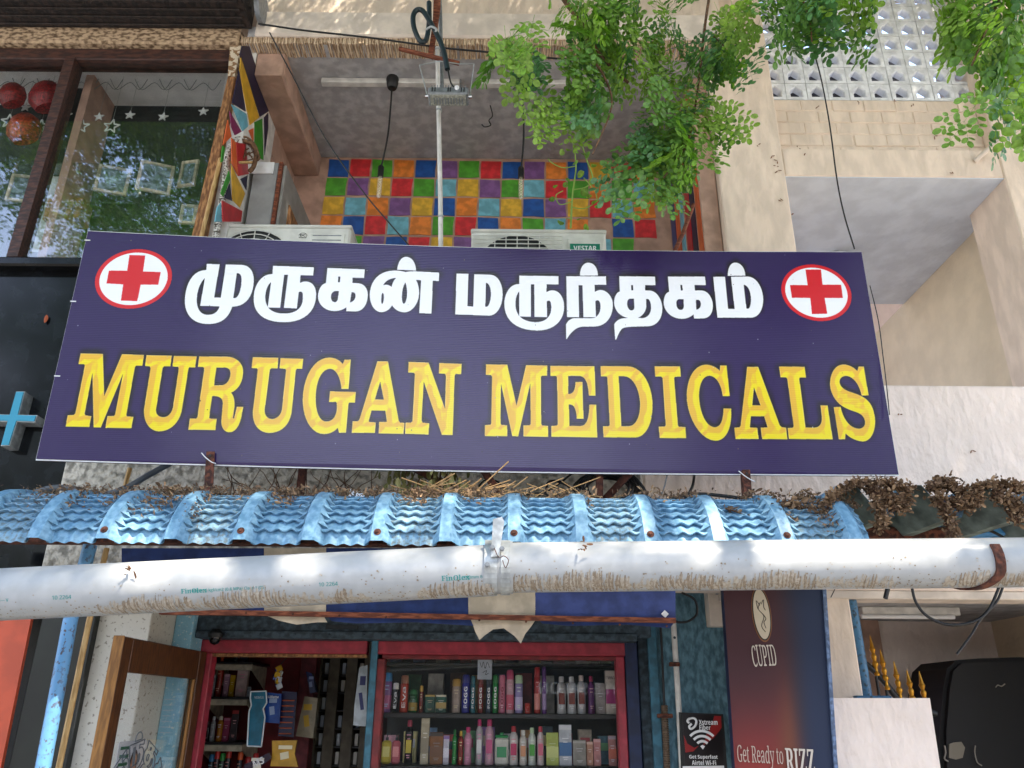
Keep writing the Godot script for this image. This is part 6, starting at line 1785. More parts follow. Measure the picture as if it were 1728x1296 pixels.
# shape kinds: can, bottle, pump, box, talc
func product(kind: String, base: Vector3, w: float, hgt: float, body: String, cap: String, label: String, cat: String, group: String, word := "", word_col := "f0f0f0", band := "") -> void:
	var t := thing({"can": "spray_can", "bottle": "bottle", "pump": "pump_bottle", "box": "product_box", "talc": "powder_tin"}[kind], label, cat, group, base)
	var bm := worn(h(body), 0.22, 3.0, 2, 0.9)
	var cm := flat(h(cap), 0.35)
	var b := Mb.new()
	var r := w / 2
	match kind:
		"can":
			b.lathe([Vector2(0, 0), Vector2(r * 0.92, 0), Vector2(r, 0.005), Vector2(r, hgt * 0.74), Vector2(r * 0.93, hgt * 0.77)], Transform3D.IDENTITY, 18)
			put("body", b.done(), bm, t)
			b = Mb.new()
			b.lathe([Vector2(r * 0.93, hgt * 0.772), Vector2(r * 0.95, hgt * 0.785), Vector2(r * 0.93, hgt * 0.95), Vector2(r * 0.75, hgt * 0.99), Vector2(0, hgt)], Transform3D.IDENTITY, 18)
			put("cap", b.done(), cm, t)
		"bottle":
			b.lathe([Vector2(0, 0), Vector2(r * 0.9, 0), Vector2(r, 0.006), Vector2(r * 0.9, hgt * 0.3), Vector2(r, hgt * 0.62), Vector2(r * 0.94, hgt * 0.74), Vector2(r * 0.7, hgt * 0.81), Vector2(r * 0.5, hgt * 0.84), Vector2(r * 0.48, hgt * 0.85)], Transform3D.IDENTITY, 18, 0.75)
			put("body", b.done(), bm, t)
			b = Mb.new()
			b.lathe([Vector2(r * 0.55, hgt * 0.852), Vector2(r * 0.56, hgt * 0.97), Vector2(r * 0.45, hgt), Vector2(0, hgt)], Transform3D.IDENTITY, 14)
			put("cap", b.done(), cm, t)
		"pump":
			b.box(Vector3(0, hgt * 0.38, 0), Vector3(w, hgt * 0.76, w * 0.6), w * 0.2)
			put("body", b.done(), bm, t)
			b = Mb.new()
			b.lathe([Vector2(r * 0.32, hgt * 0.762), Vector2(r * 0.32, hgt * 0.86), Vector2(r * 0.12, hgt * 0.87), Vector2(r * 0.12, hgt * 0.95), Vector2(0, hgt * 0.95)], Transform3D.IDENTITY, 12)
			b.box(Vector3(r * 0.2, hgt * 0.97, 0), Vector3(r * 0.9, hgt * 0.05, r * 0.3), 0.002)
			put("pump_head", b.done(), cm, t)
		"talc":
			b.box(Vector3(0, hgt * 0.42, 0), Vector3(w, hgt * 0.84, w * 0.6), w * 0.12)
			put("body", b.done(), bm, t)
			b = Mb.new()
			b.box(Vector3(0, hgt * 0.885, 0), Vector3(w * 0.98, hgt * 0.09, w * 0.58), w * 0.12)
			b.lathe([Vector2(r * 0.3, hgt * 0.931), Vector2(r * 0.28, hgt), Vector2(0, hgt)], Transform3D.IDENTITY, 12)
			put("lid", b.done(), cm, t)
		"box":
			b.box(Vector3(0, hgt / 2, 0), Vector3(w, hgt, w * 0.55), 0.0015)
			put("carton", b.done(), bm, t)
			b = Mb.new()
			b.box(Vector3(0, hgt * 0.93, w * 0.275 + 0.0004), Vector3(w * 0.96, hgt * 0.11, 0.001), 0)
			put("carton_top_print", b.done(), cm, t)
	if band:
		b = Mb.new()
		if kind == "can":
			b.lathe([Vector2(r * 1.008, hgt * 0.08), Vector2(r * 1.008, hgt * 0.42)], Transform3D.IDENTITY, 18)
		elif kind == "bottle":
			b.box(Vector3(0, hgt * 0.4, r * 0.735), Vector3(w * 0.66, hgt * 0.3, 0.003), 0.001)
		else:
			b.box(Vector3(0, hgt * 0.4, w * 0.3 + 0.0012 if kind != "box" else w * 0.275 + 0.0006), Vector3(w * 0.7 if kind != "box" else w * 0.99, hgt * 0.33, 0.0014), 0)
		put("print_band", b.done(), flat(h(band), 0.4), t)
	if kind == "can" or kind == "bottle" or kind == "box":      # small print lines
		b = Mb.new()
		var zf := (r * 0.9 if kind == "can" else r * 0.7) if kind != "box" else w * 0.275
		for e in [[0.66, 0.5], [0.57, 0.34], [0.2, 0.44], [0.15, 0.3]]:
			if word == "" or e[0] < 0.3:
				b.box(Vector3(0, hgt * e[0], zf + 0.002 + (r * 0.08 if kind != "box" else -0.001)), Vector3(w * e[1], hgt * 0.022, 0.002), 0)
		put("print_lines", b, flat(h(cap).lerp(Color.WHITE, 0.45), 0.4), t)
	if word:
		var wm := flat(h(word_col), 0.5)
		if kind == "box":
			sign_text(word, "Droid Sans", w * 0.72, w * 0.17, Vector3(0, hgt * 0.83, w * 0.275 + 0.001), wm, t)
		else:
			sign_text(word, "Droid Sans", hgt * 0.55, w * 0.42, Vector3(0, hgt * 0.4, r + 0.0005), wm, t, word != "Eva", Basis(Vector3(0, 0, 1), PI / 2))

func build_goods() -> void:
	var zt := -4.44
	var yt := 1.5895 + 0.001
	var yb := 1.3487 + 0.001
	var px := func(x: float) -> float: return lerpf(-0.6781, 0.5569, (x - 640.0) / 400.0)
	var pxl := func(x: float) -> float: return lerpf(-0.6601, 0.5462, (x - 640.0) / 400.0)
	var sc := 0.003105      # metres per unit of the measured widths
	# kind, left, right, height, body, cap, word, band, label, category
	var top := [
		["can", 630, 646.5, 66, "9fb52a", "97ad24", "", "", "tall lime green spray can at the left end of the upper window shelf", "b7c84a"],
		["can", 646.5, 662, 62, "8a5f96", "3d83b8", "", "a9547f", "blue capped spray can with pink lower half right of the lime one", ""],
		["can", 663, 674, 46, "16171b", "d8d8d8", "Eva", "", "short black spray can with white cap and script lettering", ""],
		["can", 676, 690, 58, "b8402d", "9a6a52", "Eva", "", "orange red spray can with brown cap and script lettering", ""],
		["can", 691, 706, 36, "1f5a33", "2a6b3e", "", "a88a3a", "squat dark green tin with golden band", ""],
		["can", 708.5, 715, 42, "7a2a22", "c9a24a", "", "", "thin red tube with yellow cap beside the dark green tin", ""],
		["box", 718, 735, 28, "1d5a48", "c3a55a", "", "", "low green box with gold top, left of the pair", ""],
		["box", 736, 754, 28, "1d5a48", "d8d0b8", "", "b59a52", "low green box with gold middle band, right of the pair", ""],
		["can", 763, 778, 53, "a9978b", "b58e42", "", "", "beige spray can with golden crumpled top", ""],
		["can", 779.5, 793, 60, "2b2f8f", "23277a", "FOGG", "", "dark blue spray can with white upright lettering", ""],
		["can", 794, 802.5, 58, "1d6a78", "1a5a68", "FOGG", "", "teal spray can with white upright lettering", ""],
		["can", 806.5, 816, 58, "7c241d", "6b201a", "FOGG", "", "dark red brown spray can with upright lettering", ""],
		["can", 820, 829.5, 58, "35485c", "2f4152", "FOGG", "", "slate grey spray can with upright lettering", ""],
		["can", 831, 840.5, 60, "1c8a3c", "187a34", "FOGG", "", "bright green spray can with white upright lettering", ""],
		["can", 841.5, 853, 60, "c7728a", "c46a84", "FOGG", "", "pink spray can with dark red upright lettering", ""],
		["can", 854, 867, 68, "d3a9b0", "c24a72", "", "c9576f", "tall white and pink spray can with pink cap", ""],
		["can", 868.5, 882, 60, "9a8fc4", "b9d6b0", "", "c5bde0", "lavender spray can with pale green cap", ""],
		["can", 885, 895, 16, "c23a30", "b8342c", "", "", "tiny red round pot between the tall cans", ""],
		["can", 901, 911.5, 73, "b03030", "a82a2a", "", "d88a80", "tallest red spray can near the window centre", ""],
		["can", 914, 922, 73, "6a3f86", "5f387a", "", "a08ab8", "slim purple spray can beside the tallest red one", ""],
		["bottle", 939, 955, 58, "cfd0d2", "d8d8d8", "", "7c3426", "white bottle with brown band, left of the three pack", ""],
		["bottle", 956, 972, 58, "cfd0d2", "d8d8d8", "", "7c3426", "white bottle with brown band, middle of the three pack", ""],
		["bottle", 973, 988, 60, "cfd0d2", "e0cfc8", "", "7c3426", "white bottle with brown band, right of the three pack", ""],
		["bottle", 991, 1003, 59, "6f3a78", "a82a5a", "", "", "purple bottle with magenta cap right of the three pack", ""],
		["box", 1004, 1021, 48, "9d938f", "8a807c", "", "", "tall grey carton left of the white and magenta one", ""],
		["box", 1021, 1050, 68, "dccfc4", "dccfc4", "VWash", "b02a7a", "large white carton with magenta band at the right end of the upper shelf", ""],
	]
	for q in top:
		var w: float = (q[2] - q[1]) * sc * 0.97
		product(q[0], Vector3(px.call((q[1] + q[2]) / 2.0), yt, zt + (0.02 if q[0] != "box" else 0.0)), w, q[3] * sc, q[4], q[5], q[8], {"can": "spray can", "box": "box", "bottle": "bottle"}[q[0]], "goods on the upper window shelf", q[6], "7a1f35" if q[1] == 841.5 else ("1c1c2a" if q[6] == "VWash" else "eef0f2"), q[7])
	var low := [
		["pump", 645, 661, 46, "c9b64a", "3a3a40", "d8cf80", "yellow pump bottle at the left of the lower window shelf"],
		["pump", 662, 676, 46, "c0606a", "2e2e34", "d98a8a", "pink pump bottle beside the yellow one"],
		["bottle", 683, 697, 66, "1e1c1a", "a02848", "b9a52a", "dark bottle with yellow label on the lower shelf"],
		["box", 710, 724, 70, "b8ad92", "b8ad92", "8a7f68", "tall beige checked carton on the lower shelf"],
		["box", 726, 748, 48, "8a5a34", "2a1c14", "6f4626", "wood brown carton with dark base on the lower shelf"],
		["box", 748.5, 758, 43, "cfcad6", "8a6aa8", "e0dde6", "narrow white and violet carton beside the wood brown one"],
		["bottle", 763, 771, 52, "2a8a3e", "1f7a34", "", "slim green bottle left of the red one"],
		["bottle", 773, 782, 50, "8f2a22", "c9a028", "", "slim red bottle with yellow cap"],
		["bottle", 783, 796, 56, "c98aa0", "c22a6a", "", "short pink bottle with magenta cap"],
		["bottle", 802.5, 814.5, 68, "b4b2b2", "c22a6a", "d0d0d0", "silver bottle with magenta cap"],
		["bottle", 818, 833, 68, "c9a0ac", "c22a6a", "b84a78", "pink patterned bottle with magenta cap, left of the powder tin"],
		["talc", 835, 858, 48, "cfcdc2", "1f8a4a", "2f8a55", "white powder tin with green lid"],
		["bottle", 859, 874, 58, "d6d0cc", "b0242e", "b82a5a", "white and crimson bottle with red cap"],
		["bottle", 876, 889, 52, "d6cfc4", "d8d4cc", "c98a62", "white and peach bottle with white cap"],
		["bottle", 891, 904, 56, "cfd6cc", "b8d0a8", "3f9a2a", "white and green bottle with pale cap"],
		["bottle", 906, 918, 58, "d8c9c9", "c23a4a", "d0607a", "white and rose bottle with red cap, right of the green one"],
		["box", 921.5, 942, 49, "b4c060", "9fae4a", "c9d080", "lime yellow carton on the lower shelf"],
		["box", 943, 964, 61, "c2c6cc", "d8dadc", "3a6a9c", "white and blue carton, tallest of the lower shelf boxes"],
		["box", 966, 988, 38, "9a958c", "a8a298", "", "wide grey beige carton on the lower shelf"],
		["box", 989, 1000, 36, "c9967c", "d8b09c", "", "small peach carton between grey and pink cartons"],
		["box", 1001, 1013, 40, "c98a86", "d0a09c", "", "narrow salmon pink carton right of the peach one"],
		["box", 1026, 1039, 45, "c08a86", "b0a0a8", "c96a52", "pink and orange carton near the right frame"],
		["bottle", 1042, 1048, 40, "d0a8a0", "b03040", "", "thin lipstick tube at the right end of the lower shelf"],
	]
	for q in low:
		product(q[0], Vector3(pxl.call((q[1] + q[2]) / 2.0), yb, zt + 0.01), (q[2] - q[1]) * sc * 0.97, q[3] * sc, q[4], q[5], q[7], {"pump": "bottle", "box": "box", "bottle": "bottle", "talc": "powder tin"}[q[0]], "goods on the lower window shelf", "", "eeeeee", q[6])
	# boxes standing on the high inner shelf
	var cs := ["3a3f78", "7a86b8", "b8b0a0", "a03a3a", "c9c2b8", "3f6a8a", "cfae6a", "8a3a5a", "c2c9d0", "5a7a4a"]
	for i in 10:
		var t := tag(put("back_box", boxm(Vector3(lerpf(-0.62, 0.52, i / 9.0), 1.8356 + 0.051, -4.6), Vector3(0.06 + 0.004 * (i % 3), 0.1, 0.06), 0.002).done(), worn(h(cs[i]), 0.5, 3.0, 1, 0.85)), "carton on the top shelf under the red window head, coloured " + ["navy", "periwinkle", "sand", "brick red", "ivory", "steel blue", "straw", "plum", "pale blue", "olive"][i], "box", "cartons on the top shelf")
	for i in 7:
		var t := tag(put("rear_box", boxm(Vector3(lerpf(-0.52, 0.2, i / 6.0), yt + 0.095, -4.62), Vector3(0.085, 0.19 + 0.012 * (i % 3), 0.05), 0.002).done(), worn(h(["2a5a3a", "c2bfb4", "4a3020", "b89a5a", "2f4a6a", "8a2a2a", "c9c9c2"][i]), 0.5, 3.0, 2, 0.85)), "carton standing behind the front row of cans, " + ["dark green", "off white", "dark brown", "tan", "dull blue", "maroon", "light grey"][i] + " one", "box", "cartons behind the cans")
	var tone := [["e8b0c0", "pale pink"], ["f2e6a0", "cream yellow"], ["8ab0d8", "sky blue"], ["d85a5a", "coral red"], ["7ac08a", "mint green"], ["b08ad0", "lilac"], ["e8e8e8", "bright white"], ["c08a4a", "caramel"], ["40586a", "slate"], ["a03050", "wine red"], ["d8c8b0", "oatmeal"], ["5a8a9a", "teal grey"]]
	for i in 12:
		var hh := 0.13 + 0.05 * fmod(i * 0.37, 1.0)
		var t := thing("stacked_carton", tone[i][1] + " carton in the back row of the lower window shelf", "box", "back row of the lower window shelf", Vector3(lerpf(-0.62, 0.5, i / 11.0), yb, -4.58))
		put("carton", boxm(Vector3(0, hh / 2, 0), Vector3(0.07, hh, 0.05), 0.002), worn(h(tone[i][0]), 0.45, 3.0, 1, 0.85), t)
		put("label_print", boxm(Vector3(0, hh * 0.62, 0.0255), Vector3(0.05, hh * 0.28, 0.001), 0), flat(h(tone[(i + 5) % 12][0]), 0.4), t)
	# paper stuck inside the glass
	var pp := thing("paper_note", "white paper note with black scribble stuck inside the shop window glass", "note", "", Vector3(-0.1261, 1.7994, -4.262))
	put("sheet", boxm(Vector3.ZERO, Vector3(0.072, 0.105, 0.001), 0).done(), flat(h("9fa6b0"), 0.6), pp)
	var b := Mb.new()
	b.tube(curve([Vector3(-0.025, 0.03, 0.001), Vector3(-0.015, 0.005, 0.001), Vector3(-0.008, 0.032, 0.001), Vector3(0.002, 0.0, 0.001), Vector3(0.012, 0.03, 0.001), Vector3(0.024, 0.004, 0.001)], 5), 0.0016, 4)
	b.tube(curve([Vector3(-0.01, -0.02, 0.001), Vector3(0.01, -0.01, 0.001), Vector3(0.004, -0.03, 0.001), Vector3(0.02, -0.022, 0.001)], 5), 0.0014, 4)
	put("scribble", b.done(), M.cable, pp)
	# hanging packs at the door
	var hang := [
		["razor_pack", PackedVector2Array([Vector2(-1.4031, 1.6882), Vector2(-1.32, 1.6919), Vector2(-1.3093, 1.6323), Vector2(-1.3247, 1.6026), Vector2(-1.31, 1.5615), Vector2(-1.3106, 1.417), Vector2(-1.3861, 1.4192), Vector2(-1.3996, 1.5902), Vector2(-1.3908, 1.6198), Vector2(-1.4019, 1.6554)]), "1f6f8c", "tall teal blister pack with white rim hanging in the doorway", "razor pack", "dfe6ea"],
		["razor_card", PackedVector2Array([Vector2(-1.3339, 1.6866), Vector2(-1.2454, 1.6782), Vector2(-1.2406, 1.5294), Vector2(-1.318, 1.5347)]), "1c4a9a", "blue razor card hanging right of the teal blister pack", "razor card", "8aa0c4"],
		["blade_strip", PackedVector2Array([Vector2(-1.2547, 1.6941), Vector2(-1.1723, 1.6887), Vector2(-1.1664, 1.4617), Vector2(-1.2503, 1.4669)]), "171a48", "navy strip card with rows of orange blades", "razor card", "b0522a"],
		["yellow_card", PackedVector2Array([Vector2(-1.2522, 1.4466), Vector2(-1.1212, 1.4505), Vector2(-1.1264, 1.3851), Vector2(-1.1009, 1.3235), Vector2(-1.2466, 1.3252), Vector2(-1.2435, 1.3757)]), "c9992c", "yellow razor card with white prints hanging low in the doorway", "razor card", "e8dcb8"],
		["dark_strip", PackedVector2Array([Vector2(-1.3688, 1.3355), Vector2(-1.2471, 1.392), Vector2(-1.2317, 1.367), Vector2(-1.3369, 1.2806), Vector2(-1.3674, 1.2804)]), "2a1a34", "dark strip pack with white lettering lying slanted at the door bottom", "strip pack", "e0d8c8"],
		["long_box", PackedVector2Array([Vector2(-1.1756, 1.6706), Vector2(-1.0998, 1.6617), Vector2(-1.1053, 1.4505), Vector2(-1.2033, 1.462)]), "a89c84", "long beige carton standing on end beside the red partition", "box", "c9a028"],
		["navy_box", PackedVector2Array([Vector2(-1.2072, 1.8092), Vector2(-1.1711, 1.7995), Vector2(-1.136, 1.6952), Vector2(-1.17, 1.6884)]), "23306a", "slim navy carton leaning above the long beige carton", "box", "8a9ac9"],
		["display_board", PackedVector2Array([Vector2(-0.8039, 1.8083), Vector2(-0.7607, 1.8236), Vector2(-0.7436, 1.5211), Vector2(-0.8119, 1.5262), Vector2(-0.8138, 1.6234)]), "b9c4cc", "white display board with dark blue figures behind the teal post", "display board", "232a6a"],
	]
	for q in hang:
		var t := thing(q[0], q[3], q[4])
		b = Mb.new()
		var z := {"razor_pack": -4.62, "razor_card": -4.66, "blade_strip": -4.7, "yellow_card": -4.6, "dark_strip": -4.55, "long_box": -4.9, "navy_box": -5.0, "display_board": -4.5}[q[0]] as float
		b.prism(q[1], z - (0.06 if "box" in q[0] else 0.012), z)
		put("pack", b.done(), worn(h(q[2]), 0.25, 2.0, 1, 0.88), t)
		var ins := Geometry2D.offset_polygon(q[1], -0.008)
		if q[0] == "razor_pack":
			b = Mb.new()
			var m: int = q[1].size()
			for i in m:
				b.tube([Vector3(q[1][i].x, q[1][i].y, z), Vector3(q[1][(i + 1) % m].x, q[1][(i + 1) % m].y, z)], 0.004, 6)
			put("rim", b.done(), flat(h(q[5]), 0.2), t)
			sign_text("VENUS", "Droid Serif", 0.05, 0.011, Vector3(-1.3499, 1.6585, -4.605), flat(h("b9c9cf"), 0.4), t)
		elif q[0] == "blade_strip":
			for k in 7:
				var c: Vector3 = (Vector3(-1.2106, 1.6458, -4.69)).lerp(Vector3(-1.2107, 1.4792, -4.69), k / 6.0)
				put("blade_row", boxm(c, Vector3(0.068, 0.006, 0.006), 0.002).done(), flat(h(q[5]), 0.4), t)
		elif ins.size() > 0:
			var bb := Rect2(ins[0][0], Vector2.ZERO)
			for p in ins[0]:
				bb = bb.expand(p)
			var c := bb.get_center()
			b = Mb.new()
			b.box(Vector3(c.x, c.y + bb.size.y * 0.26, z + 0.001), Vector3(bb.size.x * 0.55, bb.size.y * 0.16, 0.002), 0)
			b.box(Vector3(c.x, c.y - bb.size.y * 0.1, z + 0.001), Vector3(bb.size.x * 0.34, bb.size.y * 0.3, 0.002), 0, Basis(Vector3(0, 0, 1), 0.2))
			put("print", b.done(), flat(h(q[5]), 0.4), t)
			if q[0] == "razor_card" or q[0] == "dark_strip":
				if q[0] == "razor_card":
					sign_text("Gillette", "Droid Sans", 0.06, 0.013, Vector3(-1.2875, 1.6628, -4.655), M.white, t, true)
				else:
					sign_text("MS", "Droid Sans", 0.055, 0.034, Vector3(-1.2939, 1.3476, -4.54), M.white, t, true, Basis(Vector3(0, 0, 1), 0.45))
	var sq := thing("sachet_strip", "string of shiny gold and blue sachets hanging from the shop ceiling", "sachets")
	for i in 9:
		b = Mb.new()
		b.box(Vector3(-1.2883, 1.811, -4.7).lerp(Vector3(-1.2837, 1.7184, -4.7), i / 8.0) + Vector3(rng.randf_range(-0.015, 0.015), 0, rng.randf_range(-0.01, 0.01)), Vector3(0.035, 0.03, 0.006), 0.002, Basis(Vector3(0, 1, 0), rng.randf_range(-0.8, 0.8)) * Basis(Vector3(0, 0, 1), rng.randf_range(-0.6, 0.6)))
		put("sachet", b.done(), flat(h(["c9a02a", "23306a", "b8bcc4"][i % 3]), 0.2, 0.4), sq)
	b = Mb.new()
	b.tube(curve([Vector3(-1.2334, 1.8803, -4.7), Vector3(-1.2663, 1.8486, -4.7), Vector3(-1.2875, 1.8048, -4.7), Vector3(-1.2812, 1.697, -4.7)], 4), 0.0025, 5)
	put("cord", b.done(), M.cable, sq)
	# goods on the bracket shelves
	var shelf_y := [1.6642, 1.4288, 1.8503]
	var k := 0.00345
	var items := [
		["bottle", 0, 362, 11, 63, "8f2a1e", "d0501e", "orange capped dark spray bottle on the upper bracket shelf"], ["box", 0, 375, 9, 36, "b08aa0", "c9a0b0", "pink carton beside the orange capped bottle"],
		["box", 0, 385, 8, 34, "c9a02a", "b8921f", "yellow carton on the upper bracket shelf"], ["box", 0, 402, 18, 53, "c9b0ac", "b8285a", "large white and crimson carton on the upper bracket shelf"],
		["box", 0, 352, 7, 34, "9aa4ac", "b0b8c0", "silver grey carton at the left of the upper bracket shelf"], ["box", 0, 415, 6, 16, "8a8f98", "9aa0a8", "tiny grey carton at the right of the upper bracket shelf"],
		["box", 1, 344, 11, 48, "8f86a8", "2f6ab0", "mauve carton with blue top on the lower bracket shelf"], ["bottle", 1, 362, 9, 38, "a8acb0", "c9ccd0", "silver bottle on the lower bracket shelf"],
		["bottle", 1, 374, 10, 38, "c9822a", "d8d0c0", "amber bottle with white cap on the lower bracket shelf"], ["box", 1, 385, 10, 36, "a04a68", "b86a84", "rose carton on the lower bracket shelf"],
		["box", 1, 398, 11, 48, "4a4448", "a83a3a", "dark carton with red top on the lower bracket shelf"], ["bottle", 1, 354, 7, 30, "23252a", "303238", "small black bottle on the lower bracket shelf"],
		["bottle", 2, 385, 9, 20, "2a2a3a", "b8b8c0", "dark jar at the left of the top bracket shelf"], ["box", 2, 400, 14, 16, "3a3f58", "6a7090", "dark blue carton on the top bracket shelf"]]
	for q in items:
		product(q[0], Vector3(lerpf(-1.7446, -1.4735, (q[2] - 345.0) / 80.0), shelf_y[q[1]] + 0.001, -4.93), q[3] * k, q[4] * k, q[5], q[6], q[7], "bottle" if q[0] == "bottle" else "box", "goods on the bracket shelves")
	var cap := [[356, "1f6a9a", "blue"], [365, "b82a2a", "red"], [374, "2a8a3a", "green"], [384, "b8322a", "brick red"], [404, "d0582a", "orange"], [418, "a82424", "crimson"], [430, "b02a2a", "short scarlet"]]
	for i in cap.size():
		product("can", Vector3(lerpf(-1.7018, -1.4371, (cap[i][0] - 345.0) / 80.0), 1.2, -4.92), 9 * k, (0.33 + 0.012 * ((i * 3) % 5) - (0.02 if i > 4 else 0.0)) * 0.5, "2a2a30", cap[i][1], cap[i][2] + " capped canister in the row at the bottom of the doorway", "canister", "canisters at the bottom of the doorway")
	put("low_shelf_board", span(-1.725, -1.3709, 1.18, 1.199, -5.1, -4.84, 0.002).done(), M.darkshelf, get_node("wall_shelves"))

func cupid_print() -> ImageTexture:
	var W := 192
	var H := 384
	var im := Image.create_empty(W, H, false, Image.FORMAT_RGB8)
	for y in H:
		for x in W:
			var u := float(x) / W
			var v := float(y) / H
			var red := h("3a0e18")
			var navy := h("0e2040")
			var hot := h("8e261c")
			var amber := h("6a3a20")
			var s := smoothstep(0.42 + 0.14 * v, 0.78 + 0.05 * v, u)
			var c := red.lerp(hot, smoothstep(0.45, 1.0, v) * (1.0 - smoothstep(0.15, 0.7, absf(u - 0.3))))
			c = c.lerp(amber, smoothstep(0.35, 0.8, v) * exp(-pow((u - 0.55) / 0.13, 2.0)) * 0.8)
			c = c.lerp(navy, s)
			im.set_pixel(x, y, c)
	return ImageTexture.create_from_image(im)

func build_posters() -> void:
	# tall printed board right of the shop
	var D := 3.55
	var t := thing("poster_board", "tall maroon to navy advertising board with an oval emblem beside the right wall", "advertising board")
	var tl := Vector3(0.9342, 2.2014, -3.55)
	var tr := Vector3(1.3828, 2.205, -3.55)
	var br := Vector3(1.3143, 1.3044, -3.55)
	var bl := Vector3(0.9095, 1.3015, -3.55)
	var b := Mb.new()
	b.quad(bl, br, tr, tl)
	put("printed_face", b.done(), picture(cupid_print(), 0.6), t)
	b = Mb.new()
	var o := Vector3(0, 0, -0.003)
	var bk := Vector3(0, 0, -0.05)
	b.prism(PackedVector2Array([Vector2(bl.x, bl.y), Vector2(br.x, br.y), Vector2(tr.x, tr.y), Vector2(tl.x, tl.y)]), -3.6, -3.553)
	put("board_body", b.done(), M.navy, t)
	b = Mb.new()
	b.prism(PackedVector2Array([Vector2(1.371, 2.2032), Vector2(1.3867, 2.2034), Vector2(1.3177, 1.3053), Vector2(1.3035, 1.3052)]), -3.6, -3.54)
	put("edge_trim", b.done(), worn(h("6f86ac"), 0.4, 5.0, 2, 0.7), t)
	var ec := Vector3(1.0866, 1.9974, -3.549)
	for q in [[0.042, 0.116, "7a4a22", 0.0], [0.038, 0.110, "1a1410", 0.0012], [0.034, 0.104, "c2b49c", 0.0024]]:
		b = Mb.new()
		b.prism(circle_poly(Vector2(0, 0), q[0] , q[1] ), q[3], q[3] + 0.001, Transform3D(Basis(Vector3(0, 0, 1), 0.02), ec))
		put("oval_emblem", b.done(), flat(h(q[2]), 0.5), t)
	b = Mb.new()
	for s in [[[0.0, 0.05], [-0.012, 0.02], [0.008, -0.01], [-0.006, -0.05], [0.008, -0.075]], [[0.002, 0.04], [0.014, 0.06], [0.012, 0.03], [0.018, 0.015]], [[-0.004, 0.035], [-0.018, 0.055], [-0.014, 0.02]], [[0.004, 0.0], [0.016, -0.02], [0.006, -0.035], [0.012, -0.06]]]:
		var p := []
		for e in s:
			p.append(ec + Vector3(e[0], e[1], 0.0036))
		b.tube(curve(p, 5), 0.0016, 4)
	put("emblem_drawing", b.done(), flat(h("3a2f28"), 0.5), t)
	var ink := flat(h("c9bdb0"), 0.5)
	sign_text("CUPID", "Droid Serif", 1.1294 - 1.0289, 0.088, Vector3(1.0763, 1.827, -3.545), ink, t, false, Basis(Vector3(0, 0, 1), 0.05))
	sign_text("Get Ready to", "Droid Serif", 1.1102 - 0.9255, 0.085, Vector3(1.0178, 1.4375, -3.545), flat(h("b9a294"), 0.5), t, false, Basis(Vector3(0, 0, 1), -0.04))
	sign_text("RIZZ", "Droid Serif", 1.2349 - 1.1198, 0.09, Vector3(1.1768, 1.4235, -3.545), ink, t, true, Basis(Vector3(0, 0, 1), -0.04))
	# internet sign
	t = thing("internet_sign", "small black and red internet service sign with a white wireless symbol on the teal wall", "sign")
	b = Mb.new()
	var q4 := PackedVector2Array([Vector2(0.8124, 1.6017), Vector2(1.0173, 1.5955), Vector2(1.0139, 1.3546), Vector2(0.8044, 1.3432)])
	b.prism(q4, -4.13, -4.085)
	put("sign_case", b.done(), M.black, t)
	b = Mb.new()
	b.prism(PackedVector2Array([Vector2(0.8229, 1.5914), Vector2(1.0053, 1.5876), Vector2(0.9995, 1.3768), Vector2(0.8176, 1.373)]), -4.0845, -4.083)
	put("sign_face", b.done(), flat(h("191314"), 0.3), t)
	b = Mb.new()
	b.prism(PackedVector2Array([Vector2(0.9744, 1.5873), Vector2(1.0052, 1.5863), Vector2(1.0033, 1.536), Vector2(0.9631, 1.4922), Vector2(0.9101, 1.4588), Vector2(0.9279, 1.5047), Vector2(0.9536, 1.5433)]), -4.083, -4.0822)
	b.prism(PackedVector2Array([Vector2(0.8219, 1.5039), Vector2(0.8358, 1.4659), Vector2(0.8677, 1.4484), Vector2(0.8907, 1.4587), Vector2(0.8609, 1.4333), Vector2(0.8246, 1.428)]), -4.083, -4.0822)
	put("red_sweep", b.done(), flat(h("8f2222"), 0.3), t)
	b = Mb.new()
	b.prism(PackedVector2Array([Vector2(0.8064, 1.3704), Vector2(0.9993, 1.3743), Vector2(0.9997, 1.3496), Vector2(0.8046, 1.3456)]), -4.0845, -4.083)
	put("white_foot", b.done(), M.white, t)
	b = Mb.new()
	b.tube(curve([Vector3(0.851, 1.5554, -4.08), Vector3(0.8432, 1.5631, -4.08), Vector3(0.8524, 1.5735, -4.08), Vector3(0.8751, 1.5762, -4.08), Vector3(0.8853, 1.5634, -4.08), Vector3(0.878, 1.5427, -4.08), Vector3(0.8574, 1.5297, -4.08), Vector3(0.8498, 1.5399, -4.08), Vector3(0.862, 1.5529, -4.08)], 6), 0.0055, 6)
	put("swirl_mark", b.done(), M.white, t)
	for q in [["Xstream", Vector3(0.941, 1.5586, -4.08), 0.088, 0.022], ["Fiber", Vector3(0.9237, 1.5366, -4.08), 0.052, 0.021], ["Get Superfast", Vector3(0.9059, 1.4085, -4.08), 0.132, 0.021], ["Airtel Wi-Fi", Vector3(0.9068, 1.3861, -4.08), 0.112, 0.02]]:
		sign_text(q[0], "Droid Sans", q[2], q[3], q[1], M.white, t, true)
	var wc := Vector3(0.9061, 1.4437, -4.08)
